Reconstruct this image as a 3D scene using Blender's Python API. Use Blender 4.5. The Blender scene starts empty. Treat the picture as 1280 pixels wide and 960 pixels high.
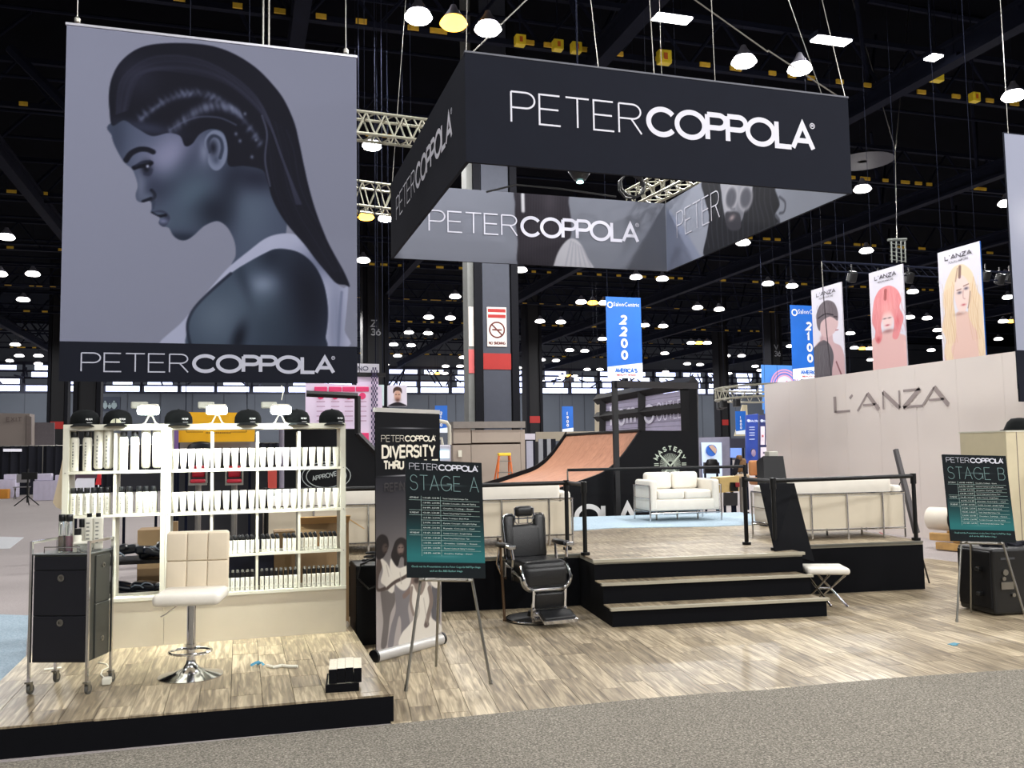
import bpy, bmesh, math, random
import numpy as np
from mathutils import Vector, Matrix
random.seed(7); rng = np.random.default_rng(7)
C = bpy.context.scene.collection
# ---------------------------------------------------------------- camera
F = 1108.0; CX = 640.0; CY = 480.0; EYE = 1.7
def _cv(x, y):
    v = np.array([x-CX, -(y-CY), -F]); return v/np.linalg.norm(v)
_Y = _cv(299, 568); _X = _cv(4250, 505); _X = _X-_Y*(_X@_Y); _X /= np.linalg.norm(_X); _Z = np.cross(_X, _Y)
RM = np.array([_X, _Y, _Z]); OC = np.array([0, 0, EYE])
def ray(x, y): return RM@np.array([x-CX, -(y-CY), -F])/F
def PZ(x, y, z=0.0): d = ray(x, y); return OC+d*((z-EYE)/d[2])
def PY(x, y, Y): d = ray(x, y); return OC+d*(Y/d[1])
def PD(x, y, D): return OC+ray(x, y)*D
def PX(x, y, X): d = ray(x, y); return OC+d*(X/d[0])
cam = bpy.data.cameras.new('camera'); cam.sensor_width = 36; cam.lens = 36*F/1280; cam.clip_start = .05; cam.clip_end = 400
co = bpy.data.objects.new('camera', cam); C.objects.link(co)
m4 = Matrix.Identity(4)
for i in range(3):
    for j in range(3): m4[i][j] = RM[i][j]
m4.translation = Vector(OC); co.matrix_world = m4; bpy.context.scene.camera = co
# ---------------------------------------------------------------- world, exposure, light
sc = bpy.context.scene
sc.view_settings.view_transform = 'Standard'; sc.view_settings.look = 'None'; sc.view_settings.gamma = 1; sc.view_settings.use_curve_mapping = False
sc.view_settings.exposure = 0.85
w = bpy.data.worlds.new('hall_air'); sc.world = w; w.use_nodes = True
w.node_tree.nodes['Background'].inputs[0].default_value = (.55, .6, .72, 1); w.node_tree.nodes['Background'].inputs[1].default_value = .05
def light(name, kind, loc, power, col=(1, .97, .92), aim=None, size=.4, spot=None, blend=.5, sy=None, spread=None):
    l = bpy.data.lights.new(name, kind); l.energy = power; l.color = col
    if kind == 'AREA': l.shape = 'RECTANGLE' if sy else 'DISK'; l.size = size; l.size_y = sy or size; l.spread = spread or math.pi
    elif kind in ('POINT', 'SPOT'): l.shadow_soft_size = size
    if spot: l.spot_size = math.radians(spot); l.spot_blend = blend
    o = bpy.data.objects.new(name, l); C.objects.link(o); o.location = loc
    d = (Vector(aim)-Vector(loc)) if aim else Vector((0, 0, -1))
    o.rotation_euler = d.to_track_quat('-Z', 'Y').to_euler(); return o
LAMPZ = 10.5
LAMP_POWER = 560
# unseen high-bay rows over camera and booth, added for frontal light (most get housings)
FILL_ROWS = [(x, y) for x in (-14, -6, 2, 10, 18) for y in (-22, -14, -6, 2, 10)]
FAR_FILL_ROWS = [(x, y) for x in (-20, 5, 30, 58) for y in (58, 76, 90)]  # extra far lamps added to lift the dim back wall
for x, y in FAR_FILL_ROWS: light('high_bay_light', 'SPOT', (x, y, LAMPZ-.25), 2600, (1, .985, .97), None, .25, 176, .15) 
for x, y in FILL_ROWS: light('high_bay_light', 'SPOT', (x, y, LAMPZ-.25), LAMP_POWER*(1.7 if x >= 10 else .62 if x <= -6 else 1.), (1, .985, .97), None, .25, 176, .15)
# ---------------------------------------------------------------- materials
def lin(c):
    if isinstance(c, str): c = tuple(int(c[i:i+2], 16) for i in (0, 2, 4))
    return tuple(((v/255)/12.92 if v/255 <= .04045 else ((v/255+.055)/1.055)**2.4) for v in c[:3])
MC = {}
def mat(name, col, rough=.6, metal=0., var=.06, scale=8., emit=0., bump=0., bscale=60., spec=.5, trans=0., coat=0., alpha=1.):
    if name in MC: return MC[name]
    m = bpy.data.materials.new(name); m.use_nodes = True; nt = m.node_tree; b = nt.nodes['Principled BSDF']
    c = lin(col); b.inputs['Roughness'].default_value = rough; b.inputs['Metallic'].default_value = metal
    b.inputs['Specular IOR Level'].default_value = spec; b.inputs['Transmission Weight'].default_value = trans; b.inputs['Coat Weight'].default_value = coat
    if var > 0:
        tc = nt.nodes.new('ShaderNodeTexCoord'); n = nt.nodes.new('ShaderNodeTexNoise'); n.inputs['Scale'].default_value = scale; n.inputs['Detail'].default_value = 4
        r = nt.nodes.new('ShaderNodeValToRGB'); r.color_ramp.elements[0].position = .3; r.color_ramp.elements[1].position = .7
        r.color_ramp.elements[0].color = (*[max(0, v*(1-var)) for v in c], 1); r.color_ramp.elements[1].color = (*[min(1, v*(1+var)) for v in c], 1)
        nt.links.new(tc.outputs['Object'], n.inputs['Vector']); nt.links.new(n.outputs['Fac'], r.inputs[0]); nt.links.new(r.outputs[0], b.inputs['Base Color'])
    else: b.inputs['Base Color'].default_value = (*c, 1)
    if bump > 0:
        tc = nt.nodes.new('ShaderNodeTexCoord'); n = nt.nodes.new('ShaderNodeTexNoise'); n.inputs['Scale'].default_value = bscale
        bp = nt.nodes.new('ShaderNodeBump'); bp.inputs['Strength'].default_value = bump; bp.inputs['Distance'].default_value = .01
        nt.links.new(tc.outputs['Object'], n.inputs['Vector']); nt.links.new(n.outputs['Fac'], bp.inputs['Height']); nt.links.new(bp.outputs[0], b.inputs['Normal'])
    if emit > 0: b.inputs['Emission Color'].default_value = (*c, 1); b.inputs['Emission Strength'].default_value = emit
    MC[name] = m; return m
def vmat(name, rough=.7, emit=0.):
    if name in MC: return MC[name]
    m = bpy.data.materials.new(name); m.use_nodes = True; nt = m.node_tree; b = nt.nodes['Principled BSDF']
    a = nt.nodes.new('ShaderNodeAttribute'); a.attribute_name = 'print'; nt.links.new(a.outputs['Color'], b.inputs['Base Color']); b.inputs['Roughness'].default_value = rough; b.inputs['Specular IOR Level'].default_value = .12
    if emit: nt.links.new(a.outputs['Color'], b.inputs['Emission Color']); b.inputs['Emission Strength'].default_value = emit
    MC[name] = m; return m
def carpet_mat(name, c1, c2, c3, scale=90.):
    m = bpy.data.materials.new(name); m.use_nodes = True; nt = m.node_tree; b = nt.nodes['Principled BSDF']; b.inputs['Roughness'].default_value = .95; b.inputs['Specular IOR Level'].default_value = .1
    tc = nt.nodes.new('ShaderNodeTexCoord'); n = nt.nodes.new('ShaderNodeTexNoise'); n.inputs['Scale'].default_value = scale; n.inputs['Detail'].default_value = 5; n.inputs['Roughness'].default_value = .8
    r = nt.nodes.new('ShaderNodeValToRGB'); e = r.color_ramp.elements; e[0].position = .34; e[0].color = (*lin(c1), 1); e[1].position = .66; e[1].color = (*lin(c3), 1); k = e.new(.5); k.color = (*lin(c2), 1)
    n2 = nt.nodes.new('ShaderNodeTexNoise'); n2.inputs['Scale'].default_value = 1.3; mx = nt.nodes.new('ShaderNodeMix'); mx.data_type = 'RGBA'; mx.blend_type = 'MULTIPLY'; mx.inputs['Factor'].default_value = .12
    bp = nt.nodes.new('ShaderNodeBump'); bp.inputs['Strength'].default_value = .5; bp.inputs['Distance'].default_value = .01
    for q in (n, n2): nt.links.new(tc.outputs['Object'], q.inputs['Vector'])
    nt.links.new(n.outputs['Fac'], r.inputs[0]); nt.links.new(r.outputs[0], mx.inputs['A']); nt.links.new(n2.outputs['Fac'], mx.inputs['B']); nt.links.new(mx.outputs['Result'], b.inputs['Base Color'])
    nt.links.new(n.outputs['Fac'], bp.inputs['Height']); nt.links.new(bp.outputs[0], b.inputs['Normal']); return m
def wood_mat(name, dark, mid, light, along='Y', rough=.42, perpiece=.2):
    m = bpy.data.materials.new(name); m.use_nodes = True; nt = m.node_tree; b = nt.nodes['Principled BSDF']; b.inputs['Roughness'].default_value = rough
    tc = nt.nodes.new('ShaderNodeTexCoord'); at = nt.nodes.new('ShaderNodeAttribute'); at.attribute_name = 'tone'
    mp = nt.nodes.new('ShaderNodeMapping'); mp.inputs['Scale'].default_value = (24, 1.7, 8) if along == 'Y' else (1.7, 24, 8)
    va = nt.nodes.new('ShaderNodeVectorMath'); va.operation = 'MULTIPLY_ADD'; va.inputs[1].default_value = (13, 17, 9)
    nt.links.new(at.outputs['Vector'], va.inputs[0]); nt.links.new(tc.outputs['Object'], va.inputs[2]); nt.links.new(va.outputs[0], mp.inputs['Vector'])
    n = nt.nodes.new('ShaderNodeTexNoise'); n.inputs['Scale'].default_value = 1.6; n.inputs['Detail'].default_value = 7; n.inputs['Distortion'].default_value = .7; nt.links.new(mp.outputs[0], n.inputs['Vector'])
    ml = nt.nodes.new('ShaderNodeMath'); ml.operation = 'MULTIPLY_ADD'; ml.inputs[1].default_value = perpiece; sp = nt.nodes.new('ShaderNodeSeparateColor')
    nt.links.new(at.outputs['Color'], sp.inputs[0]); nt.links.new(sp.outputs[0], ml.inputs[0]); nt.links.new(n.outputs['Fac'], ml.inputs[2])
    r = nt.nodes.new('ShaderNodeValToRGB'); e = r.color_ramp.elements; e[0].position = .3; e[0].color = (*lin(dark), 1); e[1].position = .92; e[1].color = (*lin(light), 1); k = e.new(.58); k.color = (*lin(mid), 1)
    nt.links.new(ml.outputs[0], r.inputs[0]); nt.links.new(r.outputs[0], b.inputs['Base Color']); return m
# ---------------------------------------------------------------- mesh builder
class MB:
    def __init__(s): s.v = []; s.f = []
    def add(s, vs, fs):
        n = len(s.v); s.v += [tuple(float(c) for c in q) for q in vs]; s.f += [tuple(i+n for i in f) for f in fs]; return s
    def box(s, c, d, rz=0., rx=0., ry=0.):
        R = Matrix.Rotation(rz, 3, 'Z')@Matrix.Rotation(ry, 3, 'Y')@Matrix.Rotation(rx, 3, 'X')
        vs = [Vector(c)+R@Vector((x*d[0]/2, y*d[1]/2, z*d[2]/2)) for x in (-1, 1) for y in (-1, 1) for z in (-1, 1)]
        return s.add(vs, [(0, 1, 3, 2), (4, 6, 7, 5), (0, 4, 5, 1), (2, 3, 7, 6), (0, 2, 6, 4), (1, 5, 7, 3)])
    def rbox(s, c, d, r=.03, seg=3, rz=0., rx=0., ry=0., puff=0.):
        bm = bmesh.new(); bmesh.ops.create_cube(bm, size=1)
        for v in bm.verts: v.co = Vector((v.co.x*d[0], v.co.y*d[1], v.co.z*d[2]))
        bmesh.ops.bevel(bm, geom=bm.edges[:], offset=min(r, min(d)*.49), segments=seg, profile=.5, affect='EDGES')
        R = Matrix.Rotation(rz, 3, 'Z')@Matrix.Rotation(ry, 3, 'Y')@Matrix.Rotation(rx, 3, 'X'); bm.verts.index_update()
        s.add([Vector(c)+R@v.co for v in bm.verts], [tuple(v.index for v in f.verts) for f in bm.faces]); bm.free(); return s
    def cyl(s, a, b, r, r2=None, n=12, cap=True):
        a = Vector(a); b = Vector(b); d = (b-a); r2 = r if r2 is None else r2
        if d.length < 1e-9: return s
        q = d.to_track_quat('Z', 'Y'); vs = []
        for p, rr in ((a, r), (b, r2)):
            for i in range(n): t = 2*math.pi*i/n; vs.append(p+q@Vector((rr*math.cos(t), rr*math.sin(t), 0)))
        fs = [(i, (i+1) % n, n+(i+1) % n, n+i) for i in range(n)]
        if cap: fs += [tuple(range(n-1, -1, -1)), tuple(range(n, 2*n))]
        return s.add(vs, fs)
    def tube(s, pts, r, n=8):
        pts = [Vector(p) for p in pts]; N = len(pts); vs = []; up = None
        for i, p in enumerate(pts):
            t = (pts[min(i+1, N-1)]-pts[max(i-1, 0)]).normalized()
            if up is None: up = t.orthogonal().normalized()
            up = (up-t*up.dot(t)); up = up.normalized() if up.length > 1e-6 else t.orthogonal().normalized(); sd = t.cross(up)
            for k in range(n): a = 2*math.pi*k/n; vs.append(p+(up*math.cos(a)+sd*math.sin(a))*r)
        fs = [(i*n+k, i*n+(k+1) % n, (i+1)*n+(k+1) % n, (i+1)*n+k) for i in range(N-1) for k in range(n)]
        fs += [tuple(range(n-1, -1, -1)), tuple(range((N-1)*n, N*n))]; return s.add(vs, fs)
    def lathe(s, prof, c=(0, 0, 0), n=24, sx=1., sy=1., rot=None):
        vs = []; c = Vector(c)
        for r, z in prof:
            for i in range(n):
                t = 2*math.pi*i/n; p = Vector((r*math.cos(t)*sx, r*math.sin(t)*sy, z)); vs.append(c+(rot@p if rot else p))
        N = len(prof); fs = [(j*n+i, j*n+(i+1) % n, (j+1)*n+(i+1) % n, (j+1)*n+i) for j in range(N-1) for i in range(n)]
        fs += [tuple(range(n-1, -1, -1)), tuple(range((N-1)*n, N*n))]; return s.add(vs, fs)
    def prism(s, poly, th, plane='XZ', off=0.):          # closed outline extruded th along the plane's normal
        n = len(poly)
        def P(a, b, t): return (a, t, b) if plane == 'XZ' else ((a, b, t) if plane == 'XY' else (t, a, b))
        vs = [P(a, b, off) for a, b in poly]+[P(a, b, off+th) for a, b in poly]
        return s.add(vs, [tuple(range(n)), tuple(range(2*n-1, n-1, -1))]+[(i, i+n, (i+1) % n+n, (i+1) % n) for i in range(n)])
    def quad3(s, a, b, c, d, th=.01):                     # flat board with thickness through four points
        a, b, c, d = [Vector(q) for q in (a, b, c, d)]; n = (b-a).cross(d-a).normalized()*th
        return s.add([a, b, c, d, a-n, b-n, c-n, d-n], [(0, 1, 2, 3), (7, 6, 5, 4), (0, 4, 5, 1), (1, 5, 6, 2), (2, 6, 7, 3), (3, 7, 4, 0)])
    def xf(s, M): s.v = [tuple(M@Vector(q)) for q in s.v]; return s
def mesh(name, mb, m, smooth=False, fix=True):
    me = bpy.data.meshes.new(name); me.from_pydata(mb.v, [], mb.f)
    if fix:
        bm = bmesh.new(); bm.from_mesh(me); bmesh.ops.recalc_face_normals(bm, faces=bm.faces[:]); bm.to_mesh(me); bm.free()
    me.materials.append(m)
    if smooth: me.shade_auto_smooth(angle=math.radians(40)) if hasattr(me, 'shade_auto_smooth') else [setattr(p, 'use_smooth', True) for p in me.polygons]
    return me
def smooth_by_angle(me, ang=.7):
    bm = bmesh.new(); bm.from_mesh(me)
    for f in bm.faces: f.smooth = True
    for e in bm.edges:
        if len(e.link_faces) == 2 and e.calc_face_angle(0) > ang: e.smooth = False
    bm.to_mesh(me); bm.free()
def tag(o, label, cat, group=None, kind=None):
    if label: o['label'] = label
    if cat: o['category'] = cat
    if group: o['group'] = group
    if kind: o['kind'] = kind
    return o
def thing(name, label, cat, loc=(0, 0, 0), rz=0., group=None):
    o = bpy.data.objects.new(name, None); C.objects.link(o); o.empty_display_size = .1; o.location = Vector([float(q) for q in loc]); o.rotation_euler = (0, 0, rz); return tag(o, label, cat, group)
def part(name, mb, m, parent=None, smooth=False, label=None, world=False, kind=None, loc=None):
    me = mesh(name, mb, m)
    if smooth: smooth_by_angle(me)
    o = bpy.data.objects.new(name, me); C.objects.link(o)
    if parent is not None:
        o.parent = parent
        if world:
            p = parent; off = Vector((0, 0, 0))
            while p is not None: off += p.location; p = p.parent
            o.location = -off
    if loc: o.location = loc
    if label: o['label'] = label
    if kind: o['kind'] = kind
    return o
def single(name, mb, m, label, cat, base=None, smooth=False, group=None, kind=None):   # a thing that is one mesh given in world coordinates
    o = part(name, mb, m, None, smooth)
    if base is not None:
        b = Vector([float(q) for q in base]); o.data.transform(Matrix.Translation(-b)); o.location = b
    return tag(o, label, cat, group, kind)
def struct(name, mb, m, smooth=False): o = part(name, mb, m, None, smooth); o['kind'] = 'structure'; return o
def clone(o, parent=None):
    c = o.copy(); C.objects.link(c); c.parent = parent
    for ch in o.children: clone(ch, c)
    return c
def retag(o, label, group=None):
    if label: o['label'] = label
    if group: o['group'] = group
    return o
# ---------------------------------------------------------------- stroke lettering
def arc(cx, cy, rx, ry, a0, a1, n=14): return [(cx+rx*math.cos(math.radians(a0+(a1-a0)*i/n)), cy+ry*math.sin(math.radians(a0+(a1-a0)*i/n))) for i in range(n+1)]
def glyphs():
    g = {}
    g['P'] = (.72, [[(0, 0), (0, 1)], [(0, 1), (.42, 1)]+arc(.42, .74, .26, .26, 90, -90)+[(0, .48)]])
    g['R'] = (.76, [[(0, 0), (0, 1)], [(0, 1), (.42, 1)]+arc(.42, .75, .26, .25, 90, -90)+[(0, .5)], [(.38, .5), (.7, 0)]])
    g['B'] = (.74, [[(0, 0), (0, 1), (.4, 1)]+arc(.4, .76, .24, .24, 90, -90)+[(0, .52)], [(.4, .52)]+arc(.42, .26, .27, .26, 90, -90)+[(0, 0)]])
    g['D'] = (.78, [[(0, 0), (0, 1), (.35, 1)]+arc(.35, .5, .38, .5, 90, -90)+[(0, 0)]])
    g['E'] = (.68, [[(.6, 1), (0, 1), (0, 0), (.62, 0)], [(0, .52), (.56, .52)]]); g['F'] = (.64, [[(.6, 1), (0, 1), (0, 0)], [(0, .52), (.56, .52)]])
    g['T'] = (.74, [[(0, 1), (.7, 1)], [(.35, 1), (.35, 0)]]); g['L'] = (.6, [[(0, 1), (0, 0), (.56, 0)]]); g['I'] = (.16, [[(.04, 0), (.04, 1)]])
    g['C'] = (.98, [arc(.48, .5, .48, .5, 38, 322, 30)]); g['O'] = (1.08, [arc(.5, .5, .5, .5, 0, 360, 36)]); g['Q'] = g['O']
    g['G'] = (1.0, [arc(.48, .5, .48, .5, 40, 345, 30)+[(.94, .47), (.55, .47)], [(.95, .47), (.95, .04)]])
    g['A'] = (.84, [[(0, 0), (.4, 1), (.8, 0)], [(.13, .32), (.67, .32)]]); g['V'] = (.8, [[(0, 1), (.38, 0), (.76, 1)]])
    g['S'] = (.72, [arc(.34, .76, .3, .24, 20, 270, 16)+arc(.34, .26, .33, .26, 90, -160, 16)])
    g['Y'] = (.76, [[(0, 1), (.36, .45), (.72, 1)], [(.36, .45), (.36, 0)]]); g['H'] = (.8, [[(0, 0), (0, 1)], [(.7, 0), (.7, 1)], [(0, .52), (.7, .52)]])
    g['U'] = (.78, [[(0, 1), (0, .3)]+arc(.34, .3, .34, .3, 180, 360)+[(.68, 1)]]); g['N'] = (.82, [[(0, 0), (0, 1), (.72, 0), (.72, 1)]])
    g['Z'] = (.76, [[(0, 1), (.68, 1), (0, 0), (.7, 0)]]); g['M'] = (.94, [[(0, 0), (0, 1), (.42, .2), (.84, 1), (.84, 0)]]); g['X'] = (.76, [[(0, 0), (.68, 1)], [(0, 1), (.68, 0)]])
    g['K'] = (.74, [[(0, 0), (0, 1)], [(.66, 1), (0, .4)], [(.2, .56), (.7, 0)]]); g['W'] = (1.1, [[(0, 1), (.25, 0), (.5, 1), (.75, 0), (1, 1)]]); g['J'] = (.5, [[(.4, 1), (.4, .25)]+arc(.2, .25, .2, .25, 0, -180)])
    g['0'] = (.62, [arc(.27, .5, .27, .5, 0, 360, 24)]); g['1'] = (.5, [[(.05, .8), (.27, 1), (.27, 0)]]); g['2'] = (.62, [arc(.27, .73, .27, .27, 160, -30, 12)+[(0, 0), (.56, 0)]])
    g['3'] = (.6, [arc(.25, .74, .25, .25, 150, -90, 12)+arc(.25, .26, .28, .26, 90, -150, 12)]); g['6'] = (.62, [arc(.27, .3, .27, .3, 0, 360, 20), [(.02, .4), (.38, 1)]]); g['9'] = (.62, [arc(.27, .7, .27, .3, 0, 360, 20), [(.54, .62), (.2, 0)]])
    g['8'] = (.62, [arc(.27, .75, .23, .25, 0, 360, 18), arc(.27, .26, .27, .26, 0, 360, 18)]); g['7'] = (.58, [[(0, 1), (.54, 1), (.15, 0)]])
    g["'"] = (.22, [[(.05, .86), (.16, 1.04)]]); g[' '] = (.5, []); g['-'] = (.5, [[(.05, .5), (.4, .5)]])
    g['o'] = (.8, [arc(.36, .36, .36, .38, 0, 360, 24)]); g['m'] = (1.0, [[(0, 0), (0, .74)], [(0, .45)]+arc(.22, .48, .22, .26, 180, 0)+[(.44, 0)], [(.44, .45)]+arc(.66, .48, .22, .26, 180, 0)+[(.88, 0)]])
    g['e'] = (.76, [[(.03, .38), (.7, .38)]+arc(.36, .36, .34, .38, 0, 310, 20)]); g['h'] = (.66, [[(0, 0), (0, 1.05)], [(0, .45)]+arc(.24, .48, .24, .26, 180, 0)+[(.48, 0)]]); g['r'] = (.44, [[(0, 0), (0, .74)], [(0, .45)]+arc(.24, .48, .24, .26, 180, 60)])
    return g
G = glyphs()
def ribbon(pts, t):
    out = []; n = len(pts)
    if n < 2: return None
    closed = abs(pts[0][0]-pts[-1][0])+abs(pts[0][1]-pts[-1][1]) < 1e-6
    for i in range(n):
        if closed: a = pts[i-1] if i > 0 else pts[n-2]; b = pts[i+1] if i < n-1 else pts[1]
        else: a = pts[max(i-1, 0)]; b = pts[min(i+1, n-1)]
        p = pts[i]
        def nrm(q, r):
            d = (r[0]-q[0], r[1]-q[1]); l = math.hypot(*d)
            return None if l < 1e-9 else (-d[1]/l, d[0]/l)
        n1 = nrm(a, p); n2 = nrm(p, b); n1 = n1 or n2; n2 = n2 or n1
        m = (n1[0]+n2[0], n1[1]+n2[1]); l = math.hypot(*m); m = (m[0]/l, m[1]/l) if l > 1e-6 else n1
        k = t/2/max(.3, m[0]*n1[0]+m[1]*n1[1]); out.append(((p[0]+m[0]*k, p[1]+m[1]*k), (p[0]-m[0]*k, p[1]-m[1]*k)))
    return out
def letters(mb, text, x0, y0, h, width=None, t=.05, sp=.1, frame=None, th=.002, bold=None, sx=1.):
    """text along +x from (x0,y0); frame=(origin, ex, ey, en) maps to 3-D; width scales the whole line"""
    adv = []; x = 0
    for ch in text: gw = G.get(ch, (.5, []))[0]; adv.append(x); x += gw*sx+sp
    tot = x-sp; k = (width/(tot*h)) if width else 1.; dd = 0
    for ch, ax in zip(text, adv):
        for st in G.get(ch, (.5, []))[1]:
            pts = [(x0+(ax+px*sx)*h*k, y0+t/2+py*(h-t)) for px, py in st]; rb = ribbon(pts, t)
            if not rb: continue
            vs = []; o, ex, ey, en = frame; dd += 1; th_ = th+(dd % 9)*.0006
            for (a, b) in rb:
                for q in (a, b): base = Vector(o)+Vector(ex)*q[0]+Vector(ey)*q[1]; vs.append(base+Vector(en)*th_)
            n = len(rb); mb.add(vs, [(2*i, 2*i+1, 2*i+3, 2*i+2) for i in range(n-1)])
    return tot*h*k
def fonttext(text, size, frame, th=.0015, width=None, align='LEFT', bold=0.):
    cu = bpy.data.curves.new('t', 'FONT'); cu.body = text; cu.size = size; cu.resolution_u = 1; cu.align_x = align; cu.offset = bold
    ob = bpy.data.objects.new('t', cu); C.objects.link(ob); bpy.context.view_layer.update()
    me = bpy.data.meshes.new_from_object(ob.evaluated_get(bpy.context.evaluated_depsgraph_get())); mb = MB()
    o, ex, ey, en = [Vector(q) for q in frame]; xs = [v.co.x for v in me.vertices] or [0, 1]
    k = width/(max(xs)-min(xs)) if width else 1.
    mb.add([o+ex*(v.co.x*k)+ey*v.co.y+en*th for v in me.vertices], [tuple(p.vertices) for p in me.polygons])
    bpy.data.objects.remove(ob); bpy.data.curves.remove(cu); bpy.data.meshes.remove(me); return mb
def logo(mb, frame, x0, y0, W, h, tthin, tbold, reg=True):
    """the two-weight wordmark: thin PETER, heavy COPPOLA, small ring"""
    letters(mb, 'PETER', x0+tthin*.5, y0, h, W*.41-tthin, tthin, .1, frame); letters(mb, 'COPPOLA', x0+W*.417+tbold*.5, y0, h, W*.583-tbold, tbold, .03, frame)
    if reg:
        c = (x0+W*.988, y0+h*.9); rb = ribbon(arc(c[0], c[1], h*.09, h*.09, 0, 360, 14), h*.025); o, ex, ey, en = frame
        mb.add([Vector(o)+Vector(ex)*q[0]+Vector(ey)*q[1]+Vector(en)*.002 for ab in rb for q in ab], [(2*i, 2*i+1, 2*i+3, 2*i+2) for i in range(len(rb)-1)])
        letters(mb, 'R', c[0]-h*.035, c[1]-h*.05, h*.1, None, h*.02, .1, frame)
# ---------------------------------------------------------------- flat print raster (vertex colours on a fine grid)
def crom(pts, n=6, closed=True):
    P = [np.array(p, float) for p in pts]; N = len(P); out = []
    for i in range(N if closed else N-1):
        p0, p1, p2, p3 = (P[(i-1) % N], P[i], P[(i+1) % N], P[(i+2) % N]) if closed else (P[max(i-1, 0)], P[i], P[i+1], P[min(i+2, N-1)])
        for k in range(n):
            t = k/n; out.append(.5*((2*p1)+(-p0+p2)*t+(2*p0-5*p1+4*p2-p3)*t*t+(-p0+3*p1-3*p2+p3)*t**3))
    if not closed: out.append(P[-1])
    return np.array(out)
class Print:
    def __init__(s, W, H, nx, ny, bg=(128, 128, 128)):
        s.W, s.H, s.nx, s.ny = W, H, nx, ny; s.x, s.y = np.meshgrid(np.linspace(0, W, nx), np.linspace(0, H, ny)); s.c = np.ones((ny, nx, 3))*np.array(bg, float); s.px = W/(nx-1)
    def sdf(s, poly):
        P = np.array(poly, float); x, y = s.x.ravel(), s.y.ravel(); d = np.full(x.shape, 1e9); ins = np.zeros(x.shape, bool)
        for a, b in zip(P, np.roll(P, -1, 0)):
            ex, ey = b-a; L = ex*ex+ey*ey+1e-12; t = np.clip(((x-a[0])*ex+(y-a[1])*ey)/L, 0, 1)
            d = np.minimum(d, (x-a[0]-t*ex)**2+(y-a[1]-t*ey)**2); cr = ((a[1] > y) != (b[1] > y)); xi = a[0]+(y-a[1])*ex/(ey if abs(ey) > 1e-12 else 1e-12); ins ^= cr & (x < xi)
        return (np.sqrt(d)*np.where(ins, -1, 1)).reshape(s.x.shape)
    def mask(s, poly, blur=None, smooth=True):
        b = blur or s.px; return np.clip(.5-s.sdf(crom(poly) if smooth else poly)/(2*b), 0, 1)
    def fill(s, m, col, a=1.): m = (m*a)[..., None]; s.c = s.c*(1-m)+np.array(col, float)*m
    def blob(s, cx, cy, rx, ry, col, a=1., m=None, rot=0., hard=1.):
        dx, dy = s.x-cx, s.y-cy; c, q = math.cos(rot), math.sin(rot); g = np.exp(-(((dx*c+dy*q)/rx)**2+((-dx*q+dy*c)/ry)**2)**hard)
        s.fill(g if m is None else g*m, col, a)
    def line(s, pts, w, col, a=1., m=None, blur=None, smooth=True):
        P = crom(pts, 5, False) if smooth else np.array(pts, float); d = np.full(s.x.shape, 1e9)
        for p, q in zip(P[:-1], P[1:]):
            e = q-p; L = e@e+1e-12; t = np.clip(((s.x-p[0])*e[0]+(s.y-p[1])*e[1])/L, 0, 1); d = np.minimum(d, (s.x-p[0]-t*e[0])**2+(s.y-p[1]-t*e[1])**2)
        k = np.clip(.5-(np.sqrt(d)-w/2)/(2*(blur or s.px)), 0, 1); s.fill(k if m is None else k*m, col, a)
    def build(s, name, frame, parent, world=True, th=.004, m=None):
        o, ex, ey, en = [np.array(q, float) for q in frame]; nx, ny = s.nx, s.ny
        co = (o+np.outer(s.x.ravel(), ex)+np.outer(s.y.ravel(), ey)+en*th).astype(np.float32)
        i = np.arange((ny-1)*(nx-1)); r, c = i//(nx-1), i % (nx-1); a = r*nx+c; q = np.stack([a, a+1, a+nx+1, a+nx], 1).astype(np.int32)
        me = bpy.data.meshes.new(name); me.vertices.add(nx*ny); me.vertices.foreach_set('co', co.ravel()); me.loops.add(q.size); me.loops.foreach_set('vertex_index', q.ravel())
        me.polygons.add(len(q)); me.polygons.foreach_set('loop_start', np.arange(0, q.size, 4, dtype=np.int32)); me.update(calc_edges=True)
        v = np.clip(s.c, 0, 255).reshape(-1, 3)/255; l = np.where(v <= .04045, v/12.92, ((v+.055)/1.055)**2.4); at = me.color_attributes.new('print', 'FLOAT_COLOR', 'POINT')
        at.data.foreach_set('color', np.concatenate([l, np.ones((len(l), 1))], 1).astype(np.float32).ravel()); me.materials.append(m or vmat('printed_fabric')); ob = bpy.data.objects.new(name, me); C.objects.link(ob); ob.parent = parent
        if parent is not None and world:
            p = parent; off = Vector((0, 0, 0))
            while p is not None: off += p.location; p = p.parent
            ob.location = -off
        return ob
# ================================================================ materials in use
M_black = mat('black_laminate', (8, 9, 13), .5, var=.08, spec=.25); M_fascia = mat('black_fascia', (5, 6, 11), .8, var=.1, scale=20, spec=.15)
M_white = mat('white_laminate', (188, 180, 162), .4, var=.02); M_wframe = mat('white_frame_paint', (206, 204, 188), .4, var=.02)
M_chrome = mat('chrome', (205, 205, 208), .12, 1., var=0); M_steel = mat('brushed_steel', (150, 148, 142), .35, 1., var=.05)
M_leatherw = mat('white_leather', (226, 221, 210), .42, var=.03, bump=.15, bscale=140); M_leatherb = mat('black_leather', (9, 10, 13), .35, var=.1, bump=.2, bscale=120)
M_rail = mat('black_rail_paint', (5, 6, 8), .5, var=.05, spec=.3); M_signblack = mat('charcoal_fabric', (20, 23, 34), .85, spec=.2, var=.05, scale=3, bump=.05, bscale=300)
M_let = mat('silver_print', (205, 205, 216), .6, var=.0); M_letw = mat('white_print', (226, 226, 226), .6, var=0); M_dark = mat('dark_steel', (15, 19, 34), .9, .0, spec=.15, var=.15, scale=2)
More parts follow.
